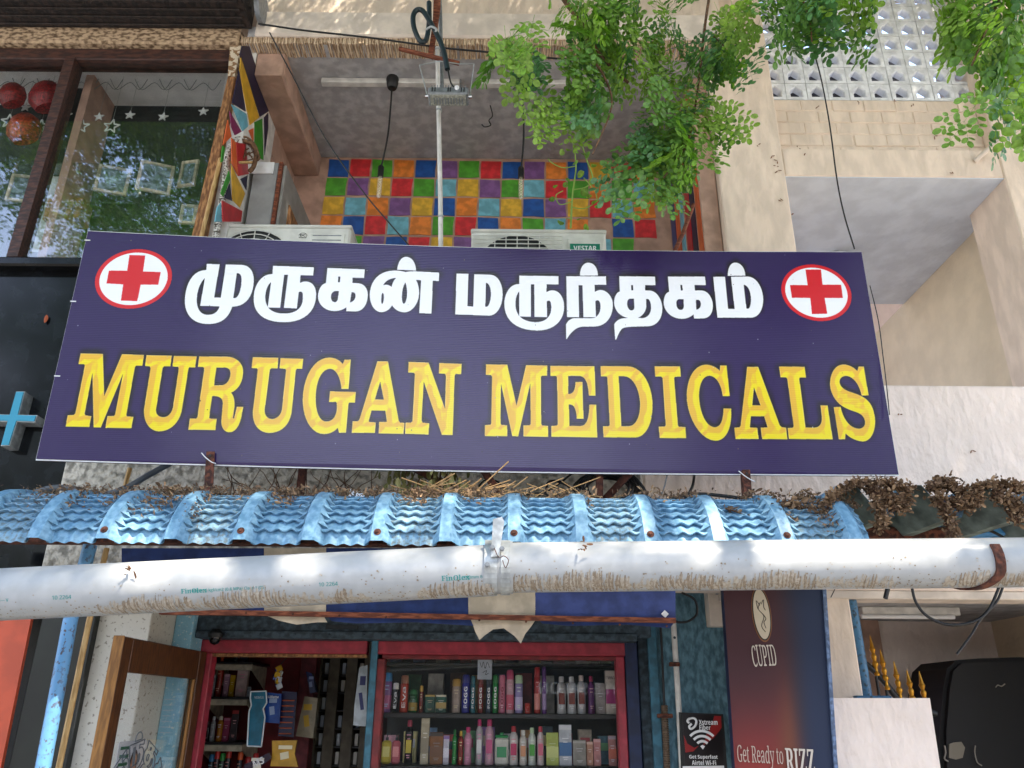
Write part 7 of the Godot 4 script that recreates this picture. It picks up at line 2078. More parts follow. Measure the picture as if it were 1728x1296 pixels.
	for k in 3:
		var arc := []
		for i in 15:
			var a := deg_to_rad(45 + 90 * i / 14.0)
			arc.append(wc + Vector3(cos(a), sin(a), 0) * (0.028 + 0.022 * k))
		b = Mb.new()
		for i in 14:
			var m0: Vector3 = arc[i] - wc
			var m1: Vector3 = arc[i + 1] - wc
			b.quad(arc[i] + Vector3(0, 0, 0.001), wc + m0 * (1.0 + 0.011 / m0.length()) + Vector3(0, 0, 0.001), wc + m1 * (1.0 + 0.011 / m1.length()) + Vector3(0, 0, 0.001), arc[i + 1] + Vector3(0, 0, 0.001))
		put("wave", b.done(), M.white, t)
	b = Mb.new()
	b.prism(PackedVector2Array([Vector2(0, -0.002), Vector2(0.011, 0.012), Vector2(0, 0.018), Vector2(-0.011, 0.012)]), 0, 0.001, Transform3D(Basis.IDENTITY, wc))
	put("wave_dot", b.done(), M.white, t)
	# lettering and poster on the door glass
	var dl := thing("door_lettering", "grey curved outline lettering stuck on the glass of the open door", "window lettering")
	var g := tamil_glyphs()
	var order := [5, 6, 7, 8, 9, 10, 11, 12]
	var turn := Basis(Vector3(0, 0, -1), Vector3(0, 1, 0), Vector3(1, 0, 0))
	var centre := Vector3(-1.528, 1.155, -3.63)
	for idx in order:
		var os := outlines(g[idx][0])
		b = Mb.new()
		for oi in os.size():
			var pts: PackedVector2Array = os[oi]
			var ring := []
			for p in pts:
				var u := (p.x - 560.0) / 560.0           # along the word
				var a := PI / 2 - u * 1.25
				var rr := 0.265 + (p.y - 235.0) / 1000.0 * 0.42
				ring.append(centre + turn * Vector3(cos(a) * rr, sin(a) * rr, 0.0))
			ring.append(ring[0])
			b.tube(ring, 0.0028, 4)
		put("letter", b.done(), flat(h("5a5f66"), 0.5), dl)
	b = Mb.new()
	for rr in [0.10, 0.118]:
		var ring := []
		for i in 29:
			var a := TAU * i / 28.0
			ring.append(centre + turn * Vector3(cos(a) * rr, -0.06 + sin(a) * rr, 0.0))
		b.tube(ring, 0.006, 5)
	put("ring_emblem", b.done(), flat(h("70757c"), 0.5), dl)
	var po := thing("door_poster", "white printed sheet with a woman's portrait behind the door glass", "poster")
	var pc := Vector3(-1.56, 1.38, -3.62)
	put("sheet", boxm(pc, Vector3(0.002, 0.19, 0.26), 0).done(), flat(h("c9c9cc"), 0.6), po)
	for q in [[0.034, 0.046, 0.012, "241a16", -0.006], [0.026, 0.036, 0.004, "b8876a", -0.01], [0.075, 0.035, 0.0, "5a2a34", -0.09]]:
		b = Mb.new()
		b.prism(circle_poly(Vector2.ZERO, q[0] , q[1] ), 0.0, 0.0008, Transform3D(turn, pc + Vector3(0.0012 + (0.001 if q[3] == "b8876a" else 0.0), q[4] + 0.02, -0.03)))
		put("portrait", b.done(), flat(h(q[3]), 0.6), po)
	b = Mb.new()
	for i in 3:
		b.box(pc + Vector3(0.0014, 0.07 - 0.03 * i, 0.07), Vector3(0.001, 0.012, 0.08), 0)
	put("print_lines", b.done(), flat(h("2f6a4a"), 0.6), po)


func build_right_lower() -> void:
	var b := Mb.new()
	b.prism(PackedVector2Array([Vector2(1.3566, 1.6618), Vector2(1.775, 1.665), Vector2(1.7652, 1.3034), Vector2(1.3472, 1.3004)]), -3.85, -3.6)
	solo("low_wall", b, M.pinkwall, "low cream wall in front of the golden spiked gate", "wall")
	var gt := thing("spiked_gate", "dark steel gate topped with golden spear points behind the low cream wall", "gate")
	var tops := [[1421, 1055, 1106], [1468, 1073, 1132], [1485, 1096, 1158], [1508, 1116, 1178], [1530, 1130, 1186], [1551, 1133, 1196]]
	for q in tops:
		var p: Vector3 = {1421: Vector3(1.6903, 2.0181, -4.2), 1468: Vector3(1.8238, 1.9672, -4.2), 1485: Vector3(1.8638, 1.9018, -4.2), 1508: Vector3(1.9226, 1.8459, -4.2), 1530: Vector3(1.9808, 1.8072, -4.2), 1551: Vector3(2.0414, 1.7993, -4.2)}[q[0]]
		b = Mb.new()
		b.lathe([Vector2(0.012, -0.19), Vector2(0.014, -0.18), Vector2(0.008, -0.17), Vector2(0.008, -0.15), Vector2(0.016, -0.14), Vector2(0.016, -0.13), Vector2(0.009, -0.12), Vector2(0.014, -0.105), Vector2(0.014, -0.095), Vector2(0.008, -0.085), Vector2(0.016, -0.065), Vector2(0.011, -0.055), Vector2(0.002, 0.0)], Transform3D(Basis(Vector3(0, 0, 1), 0.03), p), 10)
		put("spear_point", b.done(), M.gold, gt)
		b = Mb.new()
		b.tube([p - Vector3(0, 0.19, 0), p - Vector3(0, 1.2, 0)], 0.008, 6)
		put("bar", b.done(), M.cable, gt)
	b = Mb.new()
	b.tube(curve([Vector3(1.6249, 1.8751, -4.21), Vector3(1.6983, 1.8672, -4.21), Vector3(1.7823, 1.8341, -4.21), Vector3(1.8583, 1.7567, -4.21), Vector3(1.9302, 1.6641, -4.21), Vector3(2.0936, 1.6032, -4.21)], 4), 0.016, 6)
	put("top_bar", b.done(), M.cable, gt)
	put("gate_ledge", span(1.5735, 1.7365, 1.6533, 1.6785, -3.95, -3.87, 0.004).done(), M.polecolumn, gt)
	b = Mb.new()
	b.lathe([Vector2(0.0, 0), Vector2(0.018, 0.004), Vector2(0.02, 0.03), Vector2(0.012, 0.04), Vector2(0.0, 0.042)], Transform3D(Basis.IDENTITY, Vector3(1.6359, 1.7057, -4.1)), 12)
	put("brass_knob", b.done(), M.gold, gt)
	var tl := thing("tube_light", "unlit white tube light fitting on the passage ceiling", "tube light")
	put("batten", span(1.9331, 2.4727, 2.105, 2.149, -4.56, -4.5, 0.004).done(), M.whitepaint, tl)
	b = Mb.new()
	b.tube([Vector3(1.9239, 2.095, -4.5), Vector3(2.4325, 2.095, -4.5)], 0.012, 10)
	put("tube", b.done(), M.white, tl)
	# dark covered machine in the passage
	var m := thing("covered_machine", "bulky black covered machine filling the right of the passage", "covered machine")
	b = Mb.new()
	var out := PackedVector2Array([Vector2(2.3647, 1.8298), Vector2(2.4249, 1.8753), Vector2(2.548, 1.8853), Vector2(2.7665, 1.893), Vector2(2.9965, 1.8948), Vector2(2.8325, 1.2607), Vector2(2.2179, 1.2562), Vector2(2.2671, 1.5324), Vector2(2.3265, 1.7347)])
	b.prism(out, -4.95, -4.55)
	var ins := Geometry2D.offset_polygon(out, -0.02)
	b.prism(ins[0], -4.549, -4.52)
	put("cover", b.done(), flat(h("0d0c0c"), 0.75), m)
	b = Mb.new()
	b.prism(PackedVector2Array([Vector2(2.2832, 1.4595), Vector2(2.3095, 1.468), Vector2(2.35, 1.4711), Vector2(2.3626, 1.4433), Vector2(2.3404, 1.396), Vector2(2.3051, 1.3875), Vector2(2.2702, 1.3955)]), -4.519, -4.514)
	put("pale_badge", b.done(), flat(h("6f6656"), 0.5), m)
	b = Mb.new()
	b.tube(curve([Vector3(2.2514, 1.4536, -4.5), Vector3(2.2508, 1.4203, -4.5), Vector3(2.2392, 1.3925, -4.5), Vector3(2.2547, 1.3789, -4.5)], 4), 0.004, 5)
	b.tube(curve([Vector3(2.4109, 1.4548, -4.5), Vector3(2.4007, 1.4214, -4.5), Vector3(2.4034, 1.3772, -4.5), Vector3(2.4242, 1.3609, -4.5)], 4), 0.003, 5)
	b.tube(curve([Vector3(2.5784, 1.7367, -4.5), Vector3(2.5936, 1.7485, -4.5), Vector3(2.6112, 1.7428, -4.5), Vector3(2.6328, 1.7547, -4.5)], 4), 0.003, 5)
	put("trim", b.done(), flat(h("8a8378"), 0.4), m)

func build_wires() -> void:
	var list := [
		[[Vector3(-1.5541, 5.4388, -3.62), Vector3(-1.4294, 5.4163, -3.62), Vector3(-1.2469, 5.385, -3.62), Vector3(-0.8858, 5.3371, -3.62), Vector3(-0.5983, 5.2888, -3.62), Vector3(-0.3842, 5.2539, -3.62), Vector3(-0.0655, 5.2204, -3.62), Vector3(0.3217, 5.1786, -3.62), Vector3(0.6734, 5.1824, -3.62)], 0.006, "black cable strung along the slab edge behind the flood lamp pole", "cable"],
		[[Vector3(-1.4282, 5.2434, -3.5), Vector3(-1.2313, 4.8695, -3.5), Vector3(-1.0262, 4.4779, -3.5), Vector3(-0.8059, 4.1494, -3.5), Vector3(-0.6345, 3.929, -3.5), Vector3(-0.5027, 3.7694, -3.5)], 0.004, "thin dark wire slanting across the painted tiles to the sign's top edge", "wire"],
		[[Vector3(1.6199, 5.0031, -3.3), Vector3(1.6398, 4.7528, -3.3), Vector3(1.6415, 4.4354, -3.3), Vector3(1.6286, 4.0992, -3.3), Vector3(1.6322, 3.8865, -3.3), Vector3(1.6529, 3.6824, -3.3)], 0.004, "thin dark wire falling from the leaves to the sign's top right corner", "wire"],
		[[Vector3(0.8223, 5.2367, -3.65), Vector3(1.0431, 5.3371, -3.65), Vector3(1.3545, 5.4066, -3.65), Vector3(1.5975, 5.481, -3.65), Vector3(1.9324, 5.5427, -3.65)], 0.003, "faint pale wire passing right in front of the pierced screen", "wire"],
		[[Vector3(1.684, 3.4686, -3.28), Vector3(1.6926, 3.2874, -3.28), Vector3(1.6838, 3.1066, -3.28), Vector3(1.6749, 2.961, -3.28), Vector3(1.6636, 2.8199, -3.28)], 0.0025, "thin wire dangling off the right edge of the sign", "wire"],
		[[Vector3(1.5863, 2.0786, -3.2), Vector3(1.59, 2.0103, -3.2), Vector3(1.6258, 1.9545, -3.2), Vector3(1.7004, 1.924, -3.2), Vector3(1.7945, 1.9336, -3.2), Vector3(1.8689, 1.9788, -3.2), Vector3(1.9385, 2.0814, -3.2)], 0.006, "black cable loop hanging under the right end of the drain pipe", "cable"],
		[[Vector3(1.9526, 2.0815, -3.2), Vector3(1.909, 2.0128, -3.2), Vector3(1.8315, 1.945, -3.2), Vector3(1.785, 1.8894, -3.2), Vector3(1.7125, 1.815, -3.2)], 0.005, "black cable with bare end dangling beside the cable loop", "cable"],
		[[Vector3(1.3667, 2.1427, -3.4), Vector3(1.3712, 2.106, -3.4), Vector3(1.3509, 2.0694, -3.4), Vector3(1.3382, 2.05, -3.4)], 0.002, "tiny hair of wire beside the advertising board's top corner", "wire"],
		[[Vector3(0.8211, 2.1326, -3.9), Vector3(0.881, 2.0999, -3.9), Vector3(0.8872, 2.0369, -3.9), Vector3(0.8451, 2.0014, -3.9), Vector3(0.797, 1.9956, -3.9), Vector3(0.7698, 2.0089, -3.9)], 0.006, "black cable loop at the end of the striped canvas", "cable"],
		[[Vector3(1.3886, 2.3119, -3.25), Vector3(1.5431, 2.3577, -3.25), Vector3(1.7183, 2.3741, -3.25), Vector3(1.8836, 2.3407, -3.25), Vector3(2.0171, 2.2803, -3.25), Vector3(2.0566, 2.22, -3.25)], 0.006, "black cable sagging below the corrugated sheet", "cable"],
		[[Vector3(1.5787, 2.3449, -3.28), Vector3(1.775, 2.3365, -3.28), Vector3(1.9798, 2.3682, -3.28), Vector3(2.1349, 2.3947, -3.28)], 0.006, "second black cable lying along the blue rail", "cable"]]
	for q in list:
		var b := Mb.new()
		b.tube(curve(q[0], 6), q[1], 6)
		solo("hanging_" + q[3], b, M.greycable if "pale" in q[2] else M.cable, q[2], q[3])
	var b := Mb.new()
	b.tube([Vector3(1.4971, 2.0779, -3.2), Vector3(1.4732, 2.0207, -3.2)], 0.009, 6)
	solo("cable_stub", b, M.cable, "short cut cable stub hanging below the drain pipe", "cable")
	b = Mb.new()
	b.tube([Vector3(0.9193, 4.0023, -3.4), Vector3(0.839, 3.7913, -3.35), Vector3(0.7836, 3.6699, -3.32)], 0.011, 6)
	solo("brown_rod", b, M.batten, "brown rod slanting down out of the leaves to the sign's top edge", "rod")

func scatter(called: String, label: String, mesh: Mesh, xfs: Array, tints: Array, m: Material, cat: String) -> void:
	var mm := MultiMesh.new()
	mm.transform_format = MultiMesh.TRANSFORM_3D
	mm.use_colors = true
	mm.mesh = mesh
	mm.instance_count = xfs.size()
	for i in xfs.size():
		mm.set_instance_transform(i, xfs[i])
		mm.set_instance_color(i, tints[i])
	var o := MultiMeshInstance3D.new()
	o.multimesh = mm
	o.name = numbered(called)
	o.material_override = m
	add_child(o)
	tag(o, label, cat, "", "stuff")

func dry_tint() -> Color:
	var g := rng.randf()
	return Color(0.13, 0.075, 0.042).lerp(Color(0.42, 0.27, 0.15), g * g) * rng.randf_range(0.7, 1.1)

func rnd_basis(k := 1.0) -> Basis:
	return Basis(Vector3(rng.randfn(), rng.randfn(), rng.randfn()).normalized(), rng.randf() * TAU).scaled(Vector3.ONE * k)

func build_litter() -> void:
	var m := flat(Color.WHITE, 0.85)
	m.vertex_color_use_as_albedo = true
	var dl := leaflet(0.008, 0.02, 0.5)
	var st := Mb.new()
	st.tube([Vector3(0, 0, -0.5), Vector3(0.02, 0.01, 0), Vector3(0, 0, 0.5)], 0.012, 5)
	var stick := st.done()
	# on the awning crest: heaps given as (x, spread, amount, how far down the sheet it slips)
	var heaps := [[-1.78, 0.10, 40, 0.22], [-1.62, 0.12, 150, 0.26], [-1.44, 0.10, 90, 0.26], [-1.28, 0.14, 240, 0.3], [-1.13, 0.05, 140, 0.36], [-1.0, 0.09, 90, 0.16], [-0.84, 0.08, 170, 0.24], [-0.68, 0.12, 130, 0.16], [-0.5, 0.12, 150, 0.14], [-0.33, 0.1, 200, 0.2], [-0.15, 0.1, 150, 0.16], [0.02, 0.1, 70, 0.16], [0.22, 0.1, 90, 0.1], [0.28, 0.02, 20, 0.3], [0.5, 0.12, 60, 0.12], [0.66, 0.14, 90, 0.12], [0.95, 0.12, 120, 0.14], [1.12, 0.05, 190, 0.36], [1.24, 0.07, 120, 0.2]]
	var xl := []
	var tl := []
	var xs := []
	var ts := []
	for q in heaps:
		for i in int(q[2] * 1.9):
			var x: float = q[0] + rng.randfn(0, q[1] * 0.42)
			var s: float = 0.335 - q[3] * 0.85 * pow(rng.randf(), 1.6) + rng.randf_range(0.0, 0.07)
			var lift := 0.012 + 0.035 * pow(rng.randf(), 1.5) * (1.0 if s > 0.25 else 0.25)
			xl.append(Transform3D(rnd_basis(rng.randf_range(0.4, 1.15) * (1.6 if rng.randf() < 0.07 else 1.0)), roof_at(s, x, lift + 0.006)))
			tl.append(dry_tint())
			if rng.randf() < 0.16:
				var bs := Basis(Vector3(0, 1, 0), rng.randf() * TAU) * Basis(Vector3(1, 0, 0), rng.randf_range(-0.3, 0.3))
				xs.append(Transform3D(bs.scaled(Vector3(0.10, 0.10, 1.0) * rng.randf_range(0.04, 0.12)), roof_at(maxf(s, 0.28), x, lift + 0.012)))
				ts.append(dry_tint())
	# straw sheaf below the sign's middle
	for i in 70:
		var c := Vector3(-0.2303, 2.3899, -3.1) + Vector3(rng.randfn(0, 0.13), rng.randf_range(-0.035, 0.035), rng.randf_range(-0.12, 0.06))
		var bs := Basis(Vector3(0, 0, 1), rng.randf_range(-0.3, 0.75)) * Basis(Vector3(0, 1, 0), PI / 2 + rng.randf_range(-0.6, 0.6))
		xs.append(Transform3D(bs * Basis.from_scale(Vector3(0.22, 0.22, rng.randf_range(0.12, 0.34))), c))
		ts.append(Color(0.5, 0.3, 0.13) * rng.randf_range(0.6, 1.15))
	for i in 34:
		var c := Vector3(0.208, 2.3793, -3.12) + Vector3(rng.randfn(0, 0.16), rng.randf_range(-0.03, 0.05), rng.randf_range(-0.1, 0.05))
		var bs := Basis(Vector3(0, 0, 1), rng.randf_range(-0.6, 0.6)) * Basis(Vector3(0, 1, 0), PI / 2 + rng.randf_range(-0.6, 0.6))
		xs.append(Transform3D(bs * Basis.from_scale(Vector3(0.2, 0.2, rng.randf_range(0.08, 0.26))), c))
		ts.append(Color(0.5, 0.3, 0.13) * rng.randf_range(0.6, 1.1))
	scatter("dry_leaf_litter", "brown dry leaf litter heaped along the crest of the blue tiled awning", dl, xl, tl, m, "leaf litter")
	scatter("straw_litter", "orange brown straw stalks lying on the awning below the sign's middle", stick, xs, ts, m, "straw")
	# clumps draped over the corrugated sheet
	xl = []
	tl = []
	xs = []
	ts = []
	var lines := [[[Vector3(0.9391, 2.2782, -2.83), Vector3(1.0069, 2.3049, -2.83), Vector3(1.0698, 2.2923, -2.83), Vector3(1.1312, 2.2711, -2.83)], 0.022, 160], [[Vector3(1.1484, 2.2712, -2.83), Vector3(1.1594, 2.3172, -2.83), Vector3(1.1967, 2.3506, -2.83), Vector3(1.2783, 2.387, -2.83), Vector3(1.3662, 2.3922, -2.83), Vector3(1.4285, 2.3749, -2.83), Vector3(1.4712, 2.3708, -2.83)], 0.017, 420], [[Vector3(1.3301, 2.358, -2.82), Vector3(1.3731, 2.3319, -2.82), Vector3(1.4108, 2.3015, -2.82), Vector3(1.4363, 2.3236, -2.82)], 0.032, 330], [[Vector3(1.3317, 2.3161, -2.82), Vector3(1.3439, 2.2618, -2.82), Vector3(1.3281, 2.2187, -2.82)], 0.016, 140], [[Vector3(1.5473, 2.3714, -2.83), Vector3(1.6062, 2.3943, -2.83), Vector3(1.6632, 2.3546, -2.83), Vector3(1.7028, 2.3372, -2.83)], 0.024, 340], [[Vector3(1.5578, 2.34, -2.82), Vector3(1.5826, 2.2812, -2.82), Vector3(1.5872, 2.1996, -2.82), Vector3(1.5876, 2.1197, -2.82)], 0.014, 260], [[Vector3(1.613, 2.3251, -2.82), Vector3(1.6696, 2.308, -2.82), Vector3(1.6906, 2.3257, -2.82)], 0.024, 180], [[Vector3(1.6996, 2.3727, -2.83), Vector3(1.8016, 2.3914, -2.83), Vector3(1.9053, 2.37, -2.83)], 0.016, 220], [[Vector3(1.7862, 2.3486, -2.82), Vector3(1.8309, 2.3094, -2.82), Vector3(1.8417, 2.2552, -2.82)], 0.028, 240], [[Vector3(0.9706, 2.2627, -2.8), Vector3(1.0185, 2.2225, -2.8), Vector3(1.0269, 2.174, -2.8)], 0.012, 80], [[Vector3(0.7777, 2.2848, -2.8), Vector3(0.8909, 2.2321, -2.8), Vector3(0.9038, 2.1793, -2.8)], 0.006, 26], [[Vector3(0.2341, 2.1331, -2.7), Vector3(0.2533, 2.0992, -2.7), Vector3(0.2617, 2.1133, -2.7)], 0.006, 20]]
	for q in lines:
		var c := curve(q[0], 8)
		var hp := Mb.new()
		for k in 2:
			var pts := []
			for p in c:
				pts.append(p + Vector3(rng.randfn(0, q[1] * 0.25), rng.randfn(0, q[1] * 0.25), -0.02 - 0.02 * k))
			hp.tube(pts, q[1] * 0.6, 7, q[1] * 0.35)
		var ho := put("packed_litter", hp, patchy(h("2f211a"), h("6a4a36"), 0.95, 14.0, 45, 0.35, 0.65, 0.8))
		tag(ho, "packed brown leaf mould under the loose dry leaves at the awning end", "leaf litter", "", "stuff")
		for i in int(q[2] * 2.6):
			var p: Vector3 = c[rng.randi() % c.size()]
			var e: float = q[1] * 0.52
			p += Vector3(rng.randfn(0, e), rng.randfn(0, e * 0.8), rng.randf_range(-0.05, 0.012))
			xl.append(Transform3D(rnd_basis(rng.randf_range(0.5, 1.3) * (1.7 if rng.randf() < 0.08 else 1.0)), p))
			tl.append(dry_tint())
			if rng.randf() < 0.22:
				xs.append(Transform3D(rnd_basis() * Basis.from_scale(Vector3(0.09, 0.09, 1.0) * rng.randf_range(0.03, 0.09)), p))
				ts.append(dry_tint())
	scatter("dry_leaf_clump", "thick clumps of dry leaves draped over the corrugated sheet and the awning end", leaflet(0.009, 0.018, 0.4), xl, tl, m, "leaf litter")
	scatter("dry_stalk_clump", "dry stalks poking from the leaf clumps on the corrugated sheet", stick, xs, ts, m, "leaf litter")
	# small scraps on the drain pipe
	for q in [[Vector3(-1.0668, 1.9595, -2.27), "dry leaf scrap stuck on the pipe near its left end"], [Vector3(0.2057, 2.0346, -2.26), "dry leaf scrap stuck on the pipe right of the strap"]]:
		var b := Mb.new()
		for i in 7:
			leaf_into(b, Transform3D(rnd_basis(rng.randf_range(0.6, 1.1)), q[0] + Vector3(rng.randfn(0, 0.006), rng.randfn(0, 0.01), 0.004)), 0.008, 0.024, 0.4)
		solo("leaf_scrap", b, flat(h("6a4a33"), 0.85), q[1], "dry leaf", "leaf scraps on the pipe")
	# scraps of dry leaf caught on the plaster
	var wl := Mb.new()
	for p in [Vector3(1.5595, 4.709, -3.893), Vector3(1.5839, 4.6743, -3.893), Vector3(1.568, 4.6307, -3.893), Vector3(1.5776, 4.592, -3.893), Vector3(1.7237, 4.7635, -3.893), Vector3(1.7513, 4.7285, -3.893), Vector3(1.4758, 4.792, -3.893), Vector3(1.5805, 4.3848, -3.893), Vector3(1.6133, 4.2861, -3.893), Vector3(2.6276, 4.5896, -3.893), Vector3(1.5698, 5.2326, -3.985), Vector3(1.6314, 5.2092, -3.985), Vector3(2.195, 5.1912, -3.985), Vector3(2.5323, 5.1804, -3.985), Vector3(2.63, 4.9474, -3.985), Vector3(2.4351, 5.2272, -3.985), Vector3(1.9311, 5.1646, -3.985), Vector3(2.0236, 3.0413, -3.874), Vector3(2.3529, 2.8507, -3.874)]:
		for k in 2:
			leaf_into(wl, Transform3D(Basis(Vector3(0, 0, 1), rng.randf() * TAU) * Basis(Vector3(1, 0, 0), -PI / 2 + rng.randf_range(-0.3, 0.3)), p + Vector3(rng.randfn(0, 0.005), rng.randfn(0, 0.006), 0.002)), 0.007, rng.randf_range(0.012, 0.03), 0.4)
	var wo := solo("leaf_scraps", wl, flat(h("7a5236"), 0.9), "tiny brown dry leaf scraps caught on the peach plaster", "leaf litter")
	wo.set_meta("kind", "stuff")
	var b := Mb.new()
	leaf_into(b, Transform3D(Basis(Vector3(1, 0, 0), -PI / 2), Vector3(-2.4606, 3.4688, -3.745)), 0.022, 0.05, 0.3)
	solo("stuck_leaf", b, flat(h("9a4a26"), 0.8), "single orange brown dry leaf stuck to the black stone wall", "dry leaf")


# a feathered leaf: side stalks with paired round leaflets; rachis along +z, upper face +y
func frond(seed_: int, light: bool) -> ArrayMesh:
	var r := RandomNumberGenerator.new()
	r.seed = seed_
	var b := Mb.new()
	var L := 0.31 * r.randf_range(0.9, 1.1)
	var bend := func(p: Vector3) -> Vector3: return Vector3(p.x, p.y - 0.9 * (p.z * p.z + p.x * p.x), p.z)
	var sidestalks := [[0.3, 0.13], [0.62, 0.155], [0.9, 0.12]]
	var spine := []
	for i in 6:
		spine.append(bend.call(Vector3(0, 0, L * i / 5.0)))
	b.tube(spine, 0.0018, 4, 0.0008)
	var arms := []
	for s in sidestalks:
		for sg in [-1.0, 1.0]:
			arms.append([Vector3(0, 0, L * s[0]), Vector3(sg * 0.75, 0, 0.66).normalized(), s[1] * r.randf_range(0.85, 1.12)])
	arms.append([Vector3(0, 0, L), Vector3(r.randf_range(-0.15, 0.15), 0, 1).normalized(), 0.1])
	for a in arms:
		var d: Vector3 = a[1]
		var side := Vector3(d.z, 0, -d.x)
		var n := 3 if not light else 5
		b.tube([bend.call(a[0]), bend.call(a[0] + d * a[2])], 0.0009, 3)
		for i in n:
			var t := (i + 0.6) / n
			for sg in [-1.0, 1.0]:
				var p: Vector3 = a[0] + d * (a[2] * t)
				var dir: Vector3 = (d * 0.45 + side * sg).normalized()
				var k := r.randf_range(0.8, 1.15) * (0.75 + 0.35 * sin(PI * t))
				_leaf(b, bend.call(p), dir, k, r, light)
		_leaf(b, bend.call(a[0] + d * a[2]), d, 1.15, r, light)
	return b.done()

func _leaf(b: Mb, p: Vector3, dir: Vector3, k: float, r: RandomNumberGenerator, light: bool) -> void:
	var up := Vector3(r.randf_range(-0.45, 0.45), 1, r.randf_range(-0.45, 0.45)).normalized()
	var z := (dir + Vector3(0, r.randf_range(-0.5, 0.1), 0)).normalized()
	var x := up.cross(z).normalized()
	var xf := Transform3D(Basis(x, z.cross(x), z), p)
	if light:
		b.quad(xf * Vector3(0, 0, 0), xf * Vector3(-0.009 * k, 0.001, 0.013 * k), xf * Vector3(0, 0, 0.026 * k), xf * Vector3(0.009 * k, 0.001, 0.013 * k))
	else:
		leaf_into(b, xf, 0.041 * k, 0.056 * k, 0.12)

func green(c: String, back: Color, rough := 0.42) -> StandardMaterial3D:
	var m := worn(h(c), rough, 6.0, 1, 0.75)
	m.backlight_enabled = true
	m.backlight = back
	return m

func frond_basis(d: Vector3, facing: Vector3) -> Basis:
	var z := d.normalized()
	var x := facing.cross(z).normalized()
	return Basis(x, z.cross(x), z)

